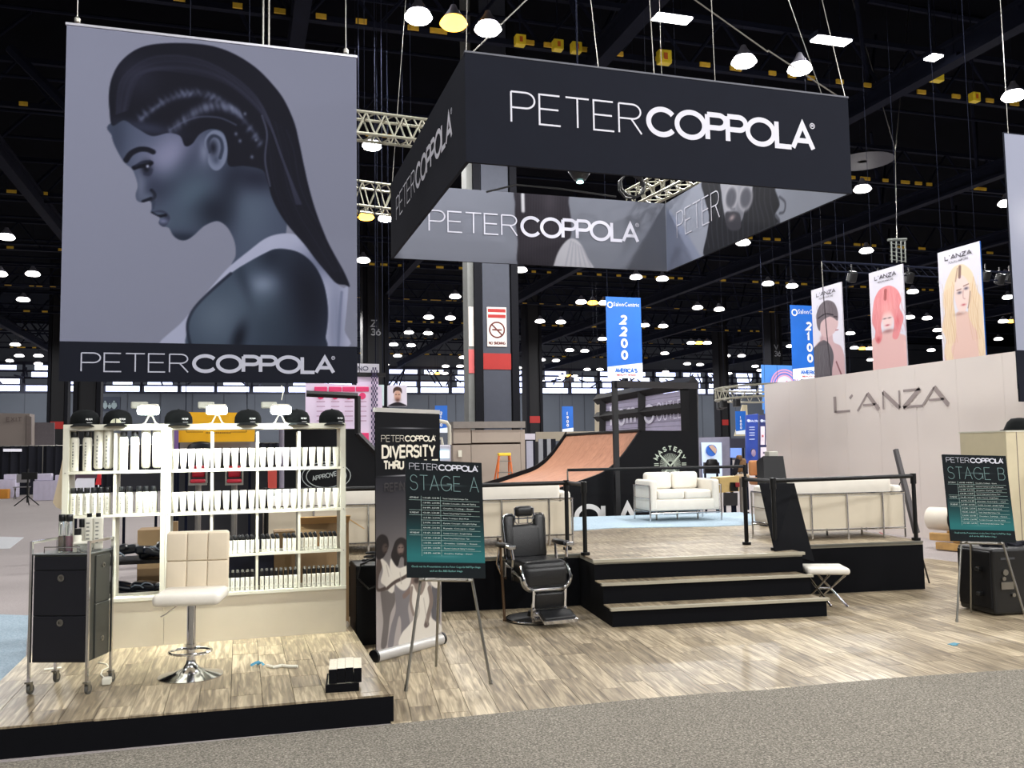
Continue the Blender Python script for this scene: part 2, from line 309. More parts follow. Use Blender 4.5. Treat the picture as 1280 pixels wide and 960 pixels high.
M_dark2 = mat('roof_deck_paint', (2, 3, 9), .95, spec=.05, var=.3, scale=.6); M_card = mat('brown_cardboard', (150, 124, 90), .8, var=.06, scale=5); M_galv = mat('silver_truss', (160, 158, 142), .35, .6, var=.05)
M_glass = mat('clear_plastic', (235, 240, 240), .08, var=0, trans=.9); M_rubber = mat('grey_rubber', (78, 78, 74), .7, var=.05); M_blackp = mat('black_plastic', (10, 11, 13), .4, var=.04)
M_tan = mat('tan_wall_paint', (128, 118, 112), .8, var=.04, scale=1.); M_gwall = mat('grey_wall_paint', (76, 82, 92), .85, var=.06, scale=.3)
M_drape = mat('black_drape', (12, 14, 26), .95, var=.2, scale=2); M_cloth = mat('white_tablecloth', (196, 190, 210), .85, var=.04); M_red = mat('red_paint', (158, 22, 16), .6, var=.04)
# ================================================================ floor, carpets, planks
fl = carpet_mat('aisle_carpet', (150, 143, 141), (173, 165, 164), (192, 184, 183), 60)
struct('floor', MB().box((25, 35, -.05), (180, 150, .1)), fl)
cg = carpet_mat('charcoal_speckle_carpet', (72, 69, 62), (122, 117, 108), (180, 173, 160), 75)
edge = [PZ(*p, .016)[:2] for p in ((400, 913), (492, 905), (640, 889.5), (800, 873.5), (890, 866), (960, 862), (1040, 854), (1120, 847), (1200, 841.5), (1280, 836.5))]
far = PZ(1280, 836.5, .016)
poly = [(-8, 5.2), (-1.9, 5.69)]+[tuple(e) for e in edge]+[(7.5, 5.0), (30, 1.5), (30, -8), (-8, -8)]
struct('trim_1', MB().prism(poly, .016, 'XY'), cg).name = 'carpet'
bpy.data.objects['carpet']['kind'] = 'structure'
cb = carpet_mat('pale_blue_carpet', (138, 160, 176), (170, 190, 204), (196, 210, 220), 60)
def flat(name, pts, z, m, th=.006): return struct(name, MB().prism([tuple(q) for q in pts], th, 'XY', z), m)
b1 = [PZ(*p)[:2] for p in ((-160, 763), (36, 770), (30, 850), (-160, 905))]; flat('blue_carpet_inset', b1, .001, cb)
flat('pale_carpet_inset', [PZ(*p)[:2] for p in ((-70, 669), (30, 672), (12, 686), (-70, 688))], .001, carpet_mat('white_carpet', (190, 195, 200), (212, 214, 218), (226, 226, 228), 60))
A7 = math.radians(-7); U = Vector((math.cos(A7), math.sin(A7), 0)); V = Vector((-math.sin(A7), math.cos(A7), 0)); S0 = Vector((3.39, 7.89, 0))
def SF(u, v, z=0.): p = S0+U*u+V*v; return Vector((p.x, p.y, z))
STZ = .57
WOOD = wood_mat('weathered_oak_print', (76, 66, 53), (136, 122, 99), (208, 192, 162), 'Y'); WOODF = wood_mat('weathered_oak_print_stage', (84, 74, 60), (136, 122, 100), (190, 176, 148), 'X', .55, .2)
def clip(poly, cp):                                      # convex clip
    out = poly
    for a, b in zip(cp, cp[1:]+cp[:1]):
        inp = out; out = []
        f = lambda p: (b[0]-a[0])*(p[1]-a[1])-(b[1]-a[1])*(p[0]-a[0])
        for p, q in zip(inp, inp[1:]+inp[:1]):
            fp, fq = f(p), f(q)
            if fp >= 0: out.append(p)
            if fp*fq < 0: t = fp/(fp-fq); out.append((p[0]+(q[0]-p[0])*t, p[1]+(q[1]-p[1])*t))
        if len(out) < 3: return []
    return out
def add_tone(me, cols):
    at = me.color_attributes.new('tone', 'FLOAT_COLOR', 'POINT'); at.data.foreach_set('color', np.array(cols, dtype=np.float32).ravel())
def planks(parent, region, ang, org, wid, z, th, m, limit=290, lens=(.45, 1.25), near=(0., 0.)):
    """boards along the local y direction, each clipped to the region; nearest ones are single parts, the rest one joined part"""
    c, s = math.cos(ang), math.sin(ang); to = lambda p: ((p[0]-org[0])*c+(p[1]-org[1])*s, -(p[0]-org[0])*s+(p[1]-org[1])*c)
    R = [to(p) for p in region]; x0, x1 = min(p[0] for p in R), max(p[0] for p in R); y0, y1 = min(p[1] for p in R), max(p[1] for p in R); items = []
    x = x0
    while x < x1:
        y = y0-random.uniform(0, 1.1)
        while y < y1:
            L = random.uniform(*lens); g = .0016; q = clip([(x+g, y+g), (x+wid-g, y+g), (x+wid-g, y+L-g), (x+g, y+L-g)], R)
            if len(q) > 2:
                xs = [p[0] for p in q]; ys = [p[1] for p in q]
                if (max(xs)-min(xs)) > .01 and max(ys)-min(ys) > .02: items.append(q)
            y += L
        x += wid
    def wq(q): return [(org[0]+p[0]*c-p[1]*s, org[1]+p[0]*s+p[1]*c) for p in q]
    items = sorted(items, key=lambda q: min(math.hypot(*(np.array(p)-np.array(near))) for p in wq(q))); rest = MB(); rt = []
    for i, q in enumerate(items):
        k = random.random(); t = (k, random.random(), random.random(), 1); mb = MB().prism(q, th+random.uniform(0, .0006), 'XY', 0)
        if i < limit:
            o = part('plank', mb, m, parent); add_tone(o.data, [t]*len(mb.v)); o.rotation_euler = (0, 0, ang); p = Vector((org[0], org[1], z)); o.location = p-(parent.location if parent else Vector((0, 0, 0)))
        else: rest.add(mb.v, mb.f); rt += [t]*len(mb.v)
    if rest.v:
        me = mesh('planks', rest, m); o = bpy.data.objects.new('planks', me); C.objects.link(o); o.parent = parent; add_tone(me, rt); o.rotation_euler = (0, 0, ang); o.location = Vector((org[0], org[1], z))-(parent.location if parent else Vector((0, 0, 0))); o['kind'] = 'stuff'
bf = thing('booth_floor', 'weathered oak plank floor between the carpet and the black stage', 'floor', (4.5, 7, 0)); bf['kind'] = 'structure'; del bf['category']
_r = PZ(1160, 699)[:2]; reg = [(.92, 5.2), (9.9, 4.3), tuple(PZ(1262, 712)[:2]), tuple(_r), (.92, float(_r[1]))]
part('underlay', MB().prism(reg, .003, 'XY', 0), mat('floor_underlay', (70, 62, 54), .8), bf, world=True)
planks(bf, [tuple(p) for p in reg], A7, (S0.x, S0.y), .19, .0035, .008, WOOD, 290, near=(4.5, 4))
# ---- raised platform on the left
pf = thing('display_platform', 'low raised platform topped with oak planks and edged by a black fascia', 'platform', (-.3, 6.9, 0))
P0, P1, P2, P3 = (-1.55, 5.80), (.94, 5.69), (.95, 8.25), (-1.56, 8.25)
part('fascia', MB().prism([P0, P1, P2, P3], .166, 'XY', .0), M_fascia, pf, world=True, label='black front and side fascia')
planks(pf, [P0, P1, P2, P3], 0., (-1.6, 5.6), .19, .167, .012, WOOD, 280, (.3, .9), (0, 4))
# ---- main stage and steps
st = thing('stage', 'black-faced raised stage with oak plank deck and three front steps', 'stage', SF(1, 3, 0))
dk = [SF(*q)[:2] for q in ((-3.4, 1.22), (0, 1.22), (0, .6), (2.28, .6), (2.28, 1.22), (4.13, 1.22), (4.13, 6.2), (0, 6.2), (0, 4.4), (-3.4, 4.4))]
part('fascia', MB().prism(dk, STZ-.045, 'XY', 0), M_fascia, st, world=True)
part('deck_board', MB().prism(dk, .03, 'XY', STZ-.045), mat('grey_edge_strip', (150, 146, 132), .5), st, world=True)
planks(st, [tuple(SF(*q)[:2]) for q in ((-3.4, 1.225), (0.0, 1.225), (0.0, 4.4), (-3.4, 4.4))], A7+math.pi/2, (S0.x, S0.y), .19, STZ-.013, .012, WOODF, 0, near=(5, 8))
planks(st, [tuple(SF(*q)[:2]) for q in ((0.0, .61), (2.28, .61), (2.28, 6.2), (0, 6.2))], A7+math.pi/2, (S0.x, S0.y), .19, STZ-.013, .012, WOODF, 90, near=(5, 7))
planks(st, [tuple(SF(*q)[:2]) for q in ((2.28, 1.225), (4.13, 1.225), (4.13, 6.2), (2.28, 6.2))], A7+math.pi/2, (S0.x, S0.y), .19, STZ-.013, .012, WOODF, 0, near=(5, 7))
M_nose = mat('tread_nosing', (176, 170, 152), .35, .2, var=.04)
for i, (v0, zt) in enumerate(((0., .19), (.3, .38))):
    s = part('step', MB().box((1.1, v0+.165, zt/2-.012), (2.2, .33, zt-.024), 0), M_fascia, st); s.location = Vector(SF(0, 0))-st.location; s.rotation_euler = (0, 0, A7)
    n = part('tread_nosing', MB().box((1.1, v0-.004, zt-.012), (2.24, .05, .026)), M_nose, s)
    reg2 = [(0, v0+.022), (2.2, v0+.022), (2.2, v0+.33), (0, v0+.33)]; mb = MB(); tn = []
    x = 0
    while x < 2.2: q = clip([(x+.002, v0), (x+.3, v0), (x+.3, v0+.4), (x+.002, v0+.4)], reg2); mb.prism(q, .012, 'XY', zt-.024); x += .302; tn += [(random.random(), random.random(), random.random(), 1)]*(2*len(q))
    o = part('tread', mb, WOOD, s); add_tone(o.data, tn)
n = part('tread_nosing', MB().box((1.14, .6, STZ-.012), (2.32, .05, .028)), M_nose, st); n.location = Vector(SF(0, 0))-st.location; n.rotation_euler = (0, 0, A7)
n = part('edge_trim', MB().box((-1.7, 1.21, STZ-.01), (3.4, .03, .02)).box((3.2, 1.21, STZ-.01), (1.84, .03, .02)), mat('edge_metal', (120, 120, 112), .4, .5), st); n.location = Vector(SF(0, 0))-st.location; n.rotation_euler = (0, 0, A7)
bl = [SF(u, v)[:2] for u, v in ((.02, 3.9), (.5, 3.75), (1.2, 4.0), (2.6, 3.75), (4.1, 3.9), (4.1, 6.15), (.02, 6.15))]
o = single('blue_stage_patch', MB().prism([tuple(q) for q in bl], .008, 'XY', STZ), cb, 'pale blue patch over the back of the stage under the white two-seat sofa', 'rug', SF(1, 5, STZ))  # flat pale blue sheet with an uneven front edge on the deck
# ---- railings
def rail(label, pts, posts, zt=1.32):
    r = thing('stage_railing', label, 'railing', SF(*pts[0], STZ), group=None)
    part('top_rail', MB().tube([SF(u, v, zt) for u, v in pts], .024, 8), M_rail, r, True, world=True)
    for (u, v) in posts:
        mb = MB().cyl(SF(u, v, STZ), SF(u, v, zt), .024, n=10).cyl(SF(u, v, STZ), SF(u, v, STZ+.03), .05, n=12).cyl(SF(u, v, zt-.09), SF(u, v, zt+.03), .034, n=10)
        part('post', mb, M_rail, r, True, world=True)
    return r
rail('black pipe railing along the stage front left of the steps', [(-3.3, 1.28), (-1.94, 1.28), (-.04, 1.6), (0.02, 1.04)], [(-3.3, 1.28), (-1.94, 1.28), (-.04, 1.6), (.02, 1.04)])
rail('black pipe railing around the stage corner right of the steps', [(2.05, 1.46), (2.09, .83), (4.08, 1.27)], [(2.05, 1.46), (2.09, .83), (4.08, 1.27)])
r = rail('thin black railing behind the white two-seat sofa', [(1.02, 5.9), (4.1, 5.9)], [(4.1, 5.9)], 1.36)
part('post', MB().cyl(SF(1.02, 5.9, STZ), SF(1.02, 5.9, 1.36), .014), M_steel, r, world=True)
# ================================================================ hall shell
struct('ceiling', MB().box((25, 35, 15.5), (180, 150, .2)), M_dark2)
struct('wall_back', MB().box((25, 100.3, 4.1), (180, .3, 8.4)).box((25, 100.3, 13.4), (180, .3, 4.2)), M_gwall)
struct('wall_left', MB().box((-65, 35, 7.7), (.3, 130, 15.5)), M_gwall); struct('wall_right', MB().box((115, 35, 7.7), (.3, 130, 15.5)), M_gwall); struct('wall_front', MB().box((25, -30, 7.7), (180, .3, 15.5)), M_gwall)
M_day = mat('daylit_glass', (200, 210, 255), .3, var=.1, scale=3, emit=1.9); M_mull = mat('window_mullion', (24, 28, 48), .7)
k = 1
for i in range(34):
    x = -34+i*3.7
    wn = bpy.data.objects.new('window_%d' % k, None); C.objects.link(wn); wn.location = (x, 100.1, 8.3); wn['kind'] = 'structure'; k += 1
    part('window_frame', MB().box((0, .1, 0), (3.7, .2, .16)).box((0, .1, 3.), (3.7, .2, .3)).box((-1.75, .1, 1.5), (.22, .3, 3)).box((0, .08, .82), (3.6, .15, .12)).box((0, .08, 1.5), (3.6, .15, .2)).box((0, .08, 2.2), (3.6, .15, .2)), M_mull, wn)
    for z in (.44, 1.15, 1.85, 2.5):
        if z > 1 and random.random() < .12: continue
        part('pane', MB().box((.05+random.uniform(-.1, .1), .2, z), (3.25-(0 if z < 1 else random.uniform(0, 1.6)), .04, .56)), M_day, wn)
    mb = MB()
    for q in range(3):
        a = random.uniform(-1.7, 1.7); mb.cyl((a, -3, random.uniform(.5, 1.4)), (a+random.uniform(-1.5, 1.5), -3, random.uniform(1.4, 2.6)), .09, n=5)
    part('bracing', mb, M_mull, wn)
# panel joints on the back wall
mb = MB()
for i in range(40): mb.box((-40+i*3.2, 100.12, 4.1), (.06, .04, 8.2))
struct('trim_1', mb, mat('wall_joint', (58, 62, 72), .8))
# ---- columns
def hall_column(label, x, y, wd, dp, bands=True, sign=True, zt=15.4, z0=0, code=None, zb=3.9, hb_=.5, zn=4.73, sc_=1.):
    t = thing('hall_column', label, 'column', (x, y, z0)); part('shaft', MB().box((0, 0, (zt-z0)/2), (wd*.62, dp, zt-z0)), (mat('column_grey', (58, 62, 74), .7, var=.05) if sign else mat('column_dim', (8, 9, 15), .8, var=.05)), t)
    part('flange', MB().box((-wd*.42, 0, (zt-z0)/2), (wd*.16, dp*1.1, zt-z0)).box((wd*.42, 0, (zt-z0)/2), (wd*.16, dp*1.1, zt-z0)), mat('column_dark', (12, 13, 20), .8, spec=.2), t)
    if bands: part('red_band', MB().box((0, -dp/2-.01, zb), (wd*.63, .02, hb_)), M_red, t)
    if sign:
        s = part('smoking_notice', MB().box((0, -dp/2-.015, zn), (wd*.44, .03, 1.04)), mat('notice_white', (222, 212, 206), .6, var=0), t)
        fr = ((0, -dp/2-.032, 0), (1, 0, 0), (0, 0, 1), (0, -1, 0)); h = wd*.44
        q = MB(); q.box((0, -dp/2-.033, zn+.43), (h*.92, .004, .09)).box((0, -dp/2-.033, zn+.28), (h*.92, .004, .09)); part('red_stripe', q, M_red, s)
        q = MB(); rb = ribbon(arc(0, zn-.08, h*.38, h*.38, 0, 360, 24), h*.08); q.add([(a[0], -dp/2-.034, a[1]) for ab in rb for a in ab], [(2*i, 2*i+1, 2*i+3, 2*i+2) for i in range(len(rb)-1)])
        rb = ribbon([(-h*.26, zn-.08+h*.26), (h*.26, zn-.08-h*.26)], h*.08); q.add([(a[0], -dp/2-.034, a[1]) for ab in rb for a in ab], [(0, 1, 3, 2)]); q.box((0, -dp/2-.034, zn-.08), (h*.5, .003, h*.08)); part('no_smoking_symbol', q, mat('brown_ink', (90, 30, 26), .6, var=0), s)
        q = MB(); letters(q, 'NO SMOKING', -h*.42, zn-.47, .08, h*.84, .018, .15, fr); part('lettering', q, mat('brown_ink', (90, 30, 26)), s)
    if code:
        q = MB(); 
        for i, tx in enumerate(code): letters(q, tx, -wd*.17,  (8.9 if y > 57 else 9.0)-i*.5, .42, None, .07, .12, ((0, -dp/2-.02, 0), (1, 0, 0), (0, 0, 1), (0, -1, 0)))
        part('lettering', q, mat('code_white', (150, 152, 158), .6, var=0), t)
    return t
p = PY(616, 440, 22.6); hall_column('thick dark column with red band and no smoking notice behind the hanging square sign', p[0], 22.6, 1.2, .8, zb=4.02, hb_=.42, zn=4.93)
p = PY(587, 440, 22.5); q = thing('column_casing', 'narrow grey casing with notice strips left of the thick banded column', 'column casing', (p[0]-.02, 22.5, 0))
part('casing', MB().box((0, 0, 7.7), (.16, .5, 15.4)), mat('casing_grey', (112, 114, 112), .7), q); part('notice', MB().box((0, -.26, 4.93), (.13, .02, 1.04)), mat('notice_white', (222, 212, 206)), q); part('red_band', MB().box((0, -.26, 4.02), (.15, .02, .62)), mat('faded_red', (206, 96, 96), .6), q)
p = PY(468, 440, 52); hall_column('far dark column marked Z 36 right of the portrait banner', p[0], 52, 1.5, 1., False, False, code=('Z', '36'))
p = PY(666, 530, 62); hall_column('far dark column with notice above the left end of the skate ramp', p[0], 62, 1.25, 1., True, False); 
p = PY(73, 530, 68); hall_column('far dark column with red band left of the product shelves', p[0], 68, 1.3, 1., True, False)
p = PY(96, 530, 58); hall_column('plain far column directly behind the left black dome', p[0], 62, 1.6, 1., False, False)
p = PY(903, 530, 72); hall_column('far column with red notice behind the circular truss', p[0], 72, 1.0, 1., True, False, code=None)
p = PY(966, 450, 58); hall_column('far column marked V 36 left of the blue 2100 banner', p[0], 58, 1.0, 1., True, False, code=('V', '36'), zb=7.5, hb_=.4)
# ---- roof steel
rt = None
mbC = MB(); mbW = MB(); Lx = 110
for a, b in (((-45, 0, 0), (65, 0, 0)), ((-45, 0, 1.3), (65, 0, 1.3))): mbC.box(((a[0]+b[0])/2, 0, a[2]), (Lx, .16, .14))
for i in range(55): x = -45+i*2; mbW.cyl((x, 0, 0), (x+1, 0, 1.3), .045, n=5).cyl((x+1, 0, 1.3), (x+2, 0, 0), .045, n=5)
for i, y in enumerate((19.8, 27, 36.2, 46, 56, 66, 76, 88)):
    if i == 0:
        rt = thing('roof_truss', 'dark steel roof truss spanning the hall with yellow-tagged power track', 'roof truss', (0, y, 11.5), group='cross trusses under the hall roof')
        ch = part('chord', mbC, M_dark, rt); part('web', mbW, M_dark, rt); o = rt
    else: o = clone(rt); o.location.y = y
    retag(o, ('nearest', 'second', 'third', 'fourth', 'fifth', 'sixth', 'seventh', 'farthest')[i]+' dark steel roof truss across the hall, counted from the viewer')
    tg = MB(); x = -20
    while x < 45: x += random.choice((.6, .9, 1.1, 1.2, 2.2)) if i == 0 else random.choice((1., 1.5, 9., 14.)); wdt = random.uniform(.2, .42); tg.box((x, -.12, .02), (wdt, .05, .11))
    part('cable_tag', tg, mat('yellow_tag', (196, 158, 48), .5, var=.1, emit=.04), o, kind='stuff')
by = None
for i, x in enumerate((-16, -7.2, 1.2, 8.3, 16.7, 25.4, 34, 43, 53)):
    if by is None:
        by = thing('roof_beam', 'long dark roof beam running away down the hall', 'roof beam', (x, 45, 11), group='lengthwise beams under the hall roof')
        part('beam', MB().box((0, 0, 0), (.34, 104, .1)).box((0, 0, .5), (.34, 104, .1)).box((0, 0, .25), (.1, 104, .5)), M_dark, by); mb = MB()
        for q in range(20): mb.cyl((0, -50+q*5, .4), (1.6, -48.5+q*5, 3.), .06, n=6).cyl((0, -50+q*5, .4), (-1.6, -51.5+q*5, 3.), .06, n=6)
        part('brace', mb, M_dark, by)
    else: o = clone(by); o.location.x = x
# thin sprinkler and conduit pipes, drop rods
pip = None
for i in range(26):
    y = 21+i*2.6+random.uniform(-.6, .6)
    if pip is None: pip = thing('ceiling_pipe', 'thin dark pipe running across the hall under the roof deck', 'pipe', (10, y, 12.6), group='cross pipes under the hall roof'); part('pipe', MB().cyl((-55, 0, 0), (60, 0, 0), .05, n=6), M_dark, pip)
    else: o = clone(pip); o.location = (10, y, random.choice((11.4, 12, 12.8, 13.4)))
if False: du = thing('air_duct', 'broad dark air duct crossing under the roof at upper right', 'duct', (28, 27, 12.6)); part('duct', MB().cyl((-14, -3, 0), (14, 6, 0), .55, n=16), M_dark, du, True)
df = thing('air_diffuser', 'round dark ceiling diffuser beside the right edge of the hanging square sign', 'air diffuser', PZ(1078, 202, 11)); part('diffuser', MB().lathe([(1.0, 0), (.8, .12), (.6, 0), (.4, .12), (.15, 0)], n=28), mat('diffuser_grey', (60, 62, 72), .6), df, True)
# wires crossing the roof
mbx = MB()
# ---- lamps
M_lampw = mat('lamp_white', (255, 250, 246), .3, var=0, emit=14); M_lampo = mat('lamp_amber', (255, 176, 60), .3, var=0, emit=5); M_shade = mat('lamp_housing', (150, 150, 165), .4, .3, var=0)
M_lampf = mat('far_lamp_white', (255, 250, 244), .3, var=0, emit=5.)
def lampset(nm, lens_m):
    t = thing(nm, 'x', 'ceiling lamp'); part('reflector', MB().lathe([(.05, .40), (.08, .32), (.15, .2), (.2, .12)], n=20), M_shade, t, True); part('lens', MB().lathe([(.15, .15), (.23, .07), (.26, 0), (.21, -.06), (.08, -.09)], n=20), lens_m, t, True)
    part('hanging_rod', MB().cyl((0, 0, .34), (0, 0, 15.4-LAMPZ), .004, n=5), M_dark, t); return t
lw = lampset('high_bay_lamp', M_lampw); lo = lampset('high_bay_lamp', M_lampo); lf = lampset('high_bay_lamp', M_lampf)
near = [((523, 22), 'white high-bay lamp left of the two others above the portrait banner and square sign'), ((610, 37), 'white high-bay lamp right of the amber lamp above the square sign'), ((930, 78), 'white high-bay lamp above the square sign, left of a close pair'),
        ((1000, 87), 'white high-bay lamp above the right corner of the square sign'), ((1267, 121), 'white high-bay lamp above the grey banner at the right edge'), ((465, 183), 'white high-bay lamp under the silver truss right of the portrait banner'), ((482, 274), 'white high-bay lamp beside an amber one under the lower silver truss')]
whites = [(454, 326), (8, 297), (41, 343), (0, 343), (29, 375), (19, 431), (24, 445), (48, 445), (48, 455), (69, 455), (569, 371), (536, 397), (563, 398), (511, 416), (535, 417), (492, 431), (514, 432), (497, 445), (482, 456), (579, 447), (557, 458), (575, 458), (539, 467), (556, 467),
          (651, 338), (795, 347), (828, 349), (929, 304), (960, 355), (726.5, 378), (755, 379), (872, 385), (899, 387), (675, 402), (701, 403), (806, 407), (829, 408), (659, 421), (753, 424), (712, 438), (731, 439), (831, 442), (908, 445), (927, 445), (677, 450), (695, 451), (859, 455), (875, 456), (648, 460), (665, 461), (734, 462), (750, 462), (703, 470), (718, 470), (864, 429), (884, 429), (832, 465), (896, 466), (911, 467), (869, 474), (927, 475), (678, 477), (691, 477), (750, 477), (944, 458),
          (1078, 237), (1258, 255), (1083, 314), (1257, 346), (990, 358), (1141, 365), (1260, 372), (1137, 397), (1159, 398), (1063, 417), (1068, 435), (1087, 436), (1254, 402), (1172, 413), (1176, 422), (1248, 424), (1164, 438), (1088, 450), (988, 433), (640, 476), (627, 456), (609, 446)]
ambers = [(567, 30), (457.5, 272), (547, 467), (741, 379), (711, 470), (874, 429), (1078, 436), (1265, 402)]
for i, (p, lab) in enumerate(near):
    o = lw if i == 0 else clone(lw); o.location = PZ(*p, LAMPZ); retag(o, lab); o.scale = (1.1, 1.1, 1); light('high_bay_light', 'SPOT', tuple(Vector(o.location)-Vector((0, 0, .3))), LAMP_POWER, (1, .985, .97), None, .25, 176, .15)
litn = 0
for i, p in enumerate(whites):
    o = lf if i == 0 else clone(lf); q = PZ(*p, LAMPZ); o.location = q; o.scale = (1.0+min(.5, q[1]/160),)*2+(1,); retag(o, 'small white high-bay lamp glowing in rows far off under the dark roof', 'far white high-bay lamps')
    if q[1] < 46: light('high_bay_light', 'SPOT', (q[0], q[1], q[2]-.3), LAMP_POWER*1.2, (1, .985, .97), None, .25, 176, .15); litn += 1
for i, p in enumerate(ambers):
    o = lo if i == 0 else clone(lo); q = PZ(*p, LAMPZ); o.location = q; o.scale = (1.0+min(.4, q[1]/160),)*2+(1,)
    retag(o, ('amber-glowing high-bay lamp between the two white ones over the square sign', 'amber high-bay lamp beside a white one under the lower silver truss')[i] if i < 2 else 'small amber high-bay lamp among white ones far off under the roof', None if i < 2 else 'far amber high-bay lamps')
for i, (x, y) in enumerate(FILL_ROWS+FAR_FILL_ROWS):  # housings for the added light rows, near and far
    if y > 4 and x > -2 and y < 50: continue
    if any(abs(q.location.x-x)+abs(q.location.y-y) < 3.5 for q in C.objects if q.name.startswith('high_bay_lamp')): continue
    o = clone(lf); o.location = (x, y, LAMPZ); retag(o, 'white high-bay lamp in the rows added to light the hall', 'high-bay lamp rows added for light')
# rectangular work lights
for p, wd, lab in (((837, 23), .95, 'bright rectangular ceiling light left of the other one at the top'), ((1039, 51), .9, 'bright rectangular ceiling light right of the other one at the top'), ((1167, 72), .3, 'small tilted light beside the roof joint at upper right'), ((1196, 77), .3, 'tiny slanted light right of the roof joint at upper right')):
    q = PZ(*p, 11); t = thing('box_light', lab, 'ceiling light', q); part('housing', MB().box((0, 0, .08), (wd+.06, .36, .12)), M_dark, t); part('diffuser', MB().box((0, 0, 0), (wd, .3, .04)), M_lampw, t); part('hanging_rod', MB().cyl((wd*.3, 0, .1), (wd*.3, 0, 15.4-q[2]), .012, n=5).cyl((-wd*.3, 0, .1), (-wd*.3, 0, 15.4-q[2]), .012, n=5), M_dark, t)
# yellow boxes on the near truss
for p, s, lab in (((650, 51), .25, 'small yellow junction box at the left of the near roof truss'), ((697, 57), .25, 'small yellow junction box second along the near roof truss'), ((720, 60), .25, 'small yellow junction box third along the near roof truss'), ((830, 72), .34, 'larger yellow box on the near roof truss above the square sign'), ((1218, 122), .26, 'pale yellow box on the near roof truss at far right'), ((1167, 90), .5, 'yellowish bracket on the roof joint at upper right')):
    q = PZ(*p, 11.4); t = thing('junction_box', lab, 'junction box', q); part('box', MB().rbox((0, 0, 0), (s, .2, s), .02), mat('yellow_box', (206, 180, 40), .5, emit=.04), t); part('marking', MB().box((0, -.105, 0), (s*.3, .01, s*.5)), mat('orange_mark', (190, 90, 30)), t); part('hanging_rod', MB().cyl((0, 0, s*.5), (0, 0, 15.4-q[2]), .02, n=5), M_dark, t)
# ================================================================ hanging square sign
X0, X1, Y0, Y1, ZB, ZT = 2.34, 7.24, 9.1, 14.02, 4.81, 6.03
sg = thing('hanging_sign', 'large square charcoal ring sign with silver lettering hung over the stage', 'hanging sign', ((X0+X1)/2, (Y0+Y1)/2, ZB))
zc = (ZB+ZT)/2; hh = ZT-ZB
M_ins = mat('grey_sign_print', (140, 144, 158), .8, var=.02)
fp = part('front_panel', MB().box(((X0+X1)/2, Y0, zc), (X1-X0+.04, .04, hh)), M_signblack, sg, world=True)
lp = part('left_panel', MB().box((X0, (Y0+Y1)/2, zc), (.04, Y1-Y0-.04, hh)), M_signblack, sg, world=True)
bp_ = part('back_panel', MB().box(((X0+X1)/2, Y1, zc), (X1-X0+.04, .04, hh)), M_signblack, sg, world=True)
rp = part('right_panel', MB().box((X1, (Y0+Y1)/2, zc), (.04, Y1-Y0-.04, hh)), M_signblack, sg, world=True)
def zof(x, y, Y): return PY(x, y, Y)[2]
xs, xe = PY(637, 130, Y0)[0], PY(1019, 185, Y0)[0]; z0, z1 = zof(669.5, 157, Y0), zof(669.5, 117.5, Y0)
fr = ((xs, Y0-.022, z0), (1, 0, 0), (0, 0, 1), (0, -1, 0)); mb = MB(); logo(mb, fr, 0, 0, (xe-xs), z1-z0, .02, .062); part('lettering', mb, M_let, fp, label='silver two-weight wordmark lettering', world=True)
mb = MB(); ys = PX(497, 250, X0)[1]; ye = PX(568, 160, X0)[1]; logo(mb, ((X0-.022, ys, z0), (0, -1, 0), (0, 0, 1), (-1, 0, 0)), 0, 0, (ys-ye), z1-z0, .022, .062); part('lettering', mb, M_let, lp, label='silver two-weight wordmark lettering', world=True)
part('top_hem', MB().box(((X0+X1)/2, Y0-.004, ZT+.008), (X1-X0+.05, .05, .02)), mat('hem_grey', (92, 94, 104), .7), fp, world=True)
# inside prints
def pm(Y, ox, oz): return lambda pts: [((lambda q: (q[0]-ox, q[2]-oz))(PY(x, y, Y))) for x, y in pts]
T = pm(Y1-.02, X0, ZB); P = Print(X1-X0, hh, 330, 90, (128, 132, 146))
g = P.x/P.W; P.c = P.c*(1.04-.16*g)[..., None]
z3 = lambda pts: [(600+x/4.923, 220+y/4.923) for x, y in pts]
head = P.mask(T(z3([(235, 60), (216, 180), (216, 260), (232, 400), (245, 560), (450, 560), (500, 440), (555, 380), (560, 280), (545, 170), (520, 60)])))
P.fill(head, (40, 37, 45)); P.fill(head*np.clip(.5+.5*np.sin(P.x*130+np.sin(P.y*9)*.8), 0, 1), (58, 53, 62), .35); P.blob(*T([(634, 300)])[0], .14, .5, (26, 25, 32), .6, head); P.blob(*T([(687, 250)])[0], .12, .3, (70, 65, 74), .5, head)
P.line(T(z3([(262, 115), (265, 215)])), .06, (205, 206, 214))
sh = P.mask(T(z3([(450, 560), (480, 470), (530, 400), (575, 385), (620, 420), (660, 500), (690, 590), (440, 590)]))); P.fill(sh, (186, 186, 196))
for a in range(6): P.line(T(z3([(560+a*14, 400+a*8), (520+a*34, 580)])), .02, (140, 142, 154), .6, sh)
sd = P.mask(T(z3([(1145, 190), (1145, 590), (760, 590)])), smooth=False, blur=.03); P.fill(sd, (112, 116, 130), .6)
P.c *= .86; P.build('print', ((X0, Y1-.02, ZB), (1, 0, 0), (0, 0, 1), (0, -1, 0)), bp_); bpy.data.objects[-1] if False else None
mb = MB(); a0 = PY(535, 270, Y1)[0]; a1 = PY(799, 300, Y1)[0]; zb_, zt_ = zof(560, 291, Y1), zof(560, 264, Y1)
logo(mb, ((a0, Y1-.03, zb_), (1, 0, 0), (0, 0, 1), (0, -1, 0)), 0, 0, (a1-a0), zt_-zb_, .022, .056); part('lettering', mb, mat('pale_silver_print', (196, 196, 210), .7, var=0), bp_, world=True)
P = Print(Y1-Y0, hh, 300, 80, (152, 158, 174))
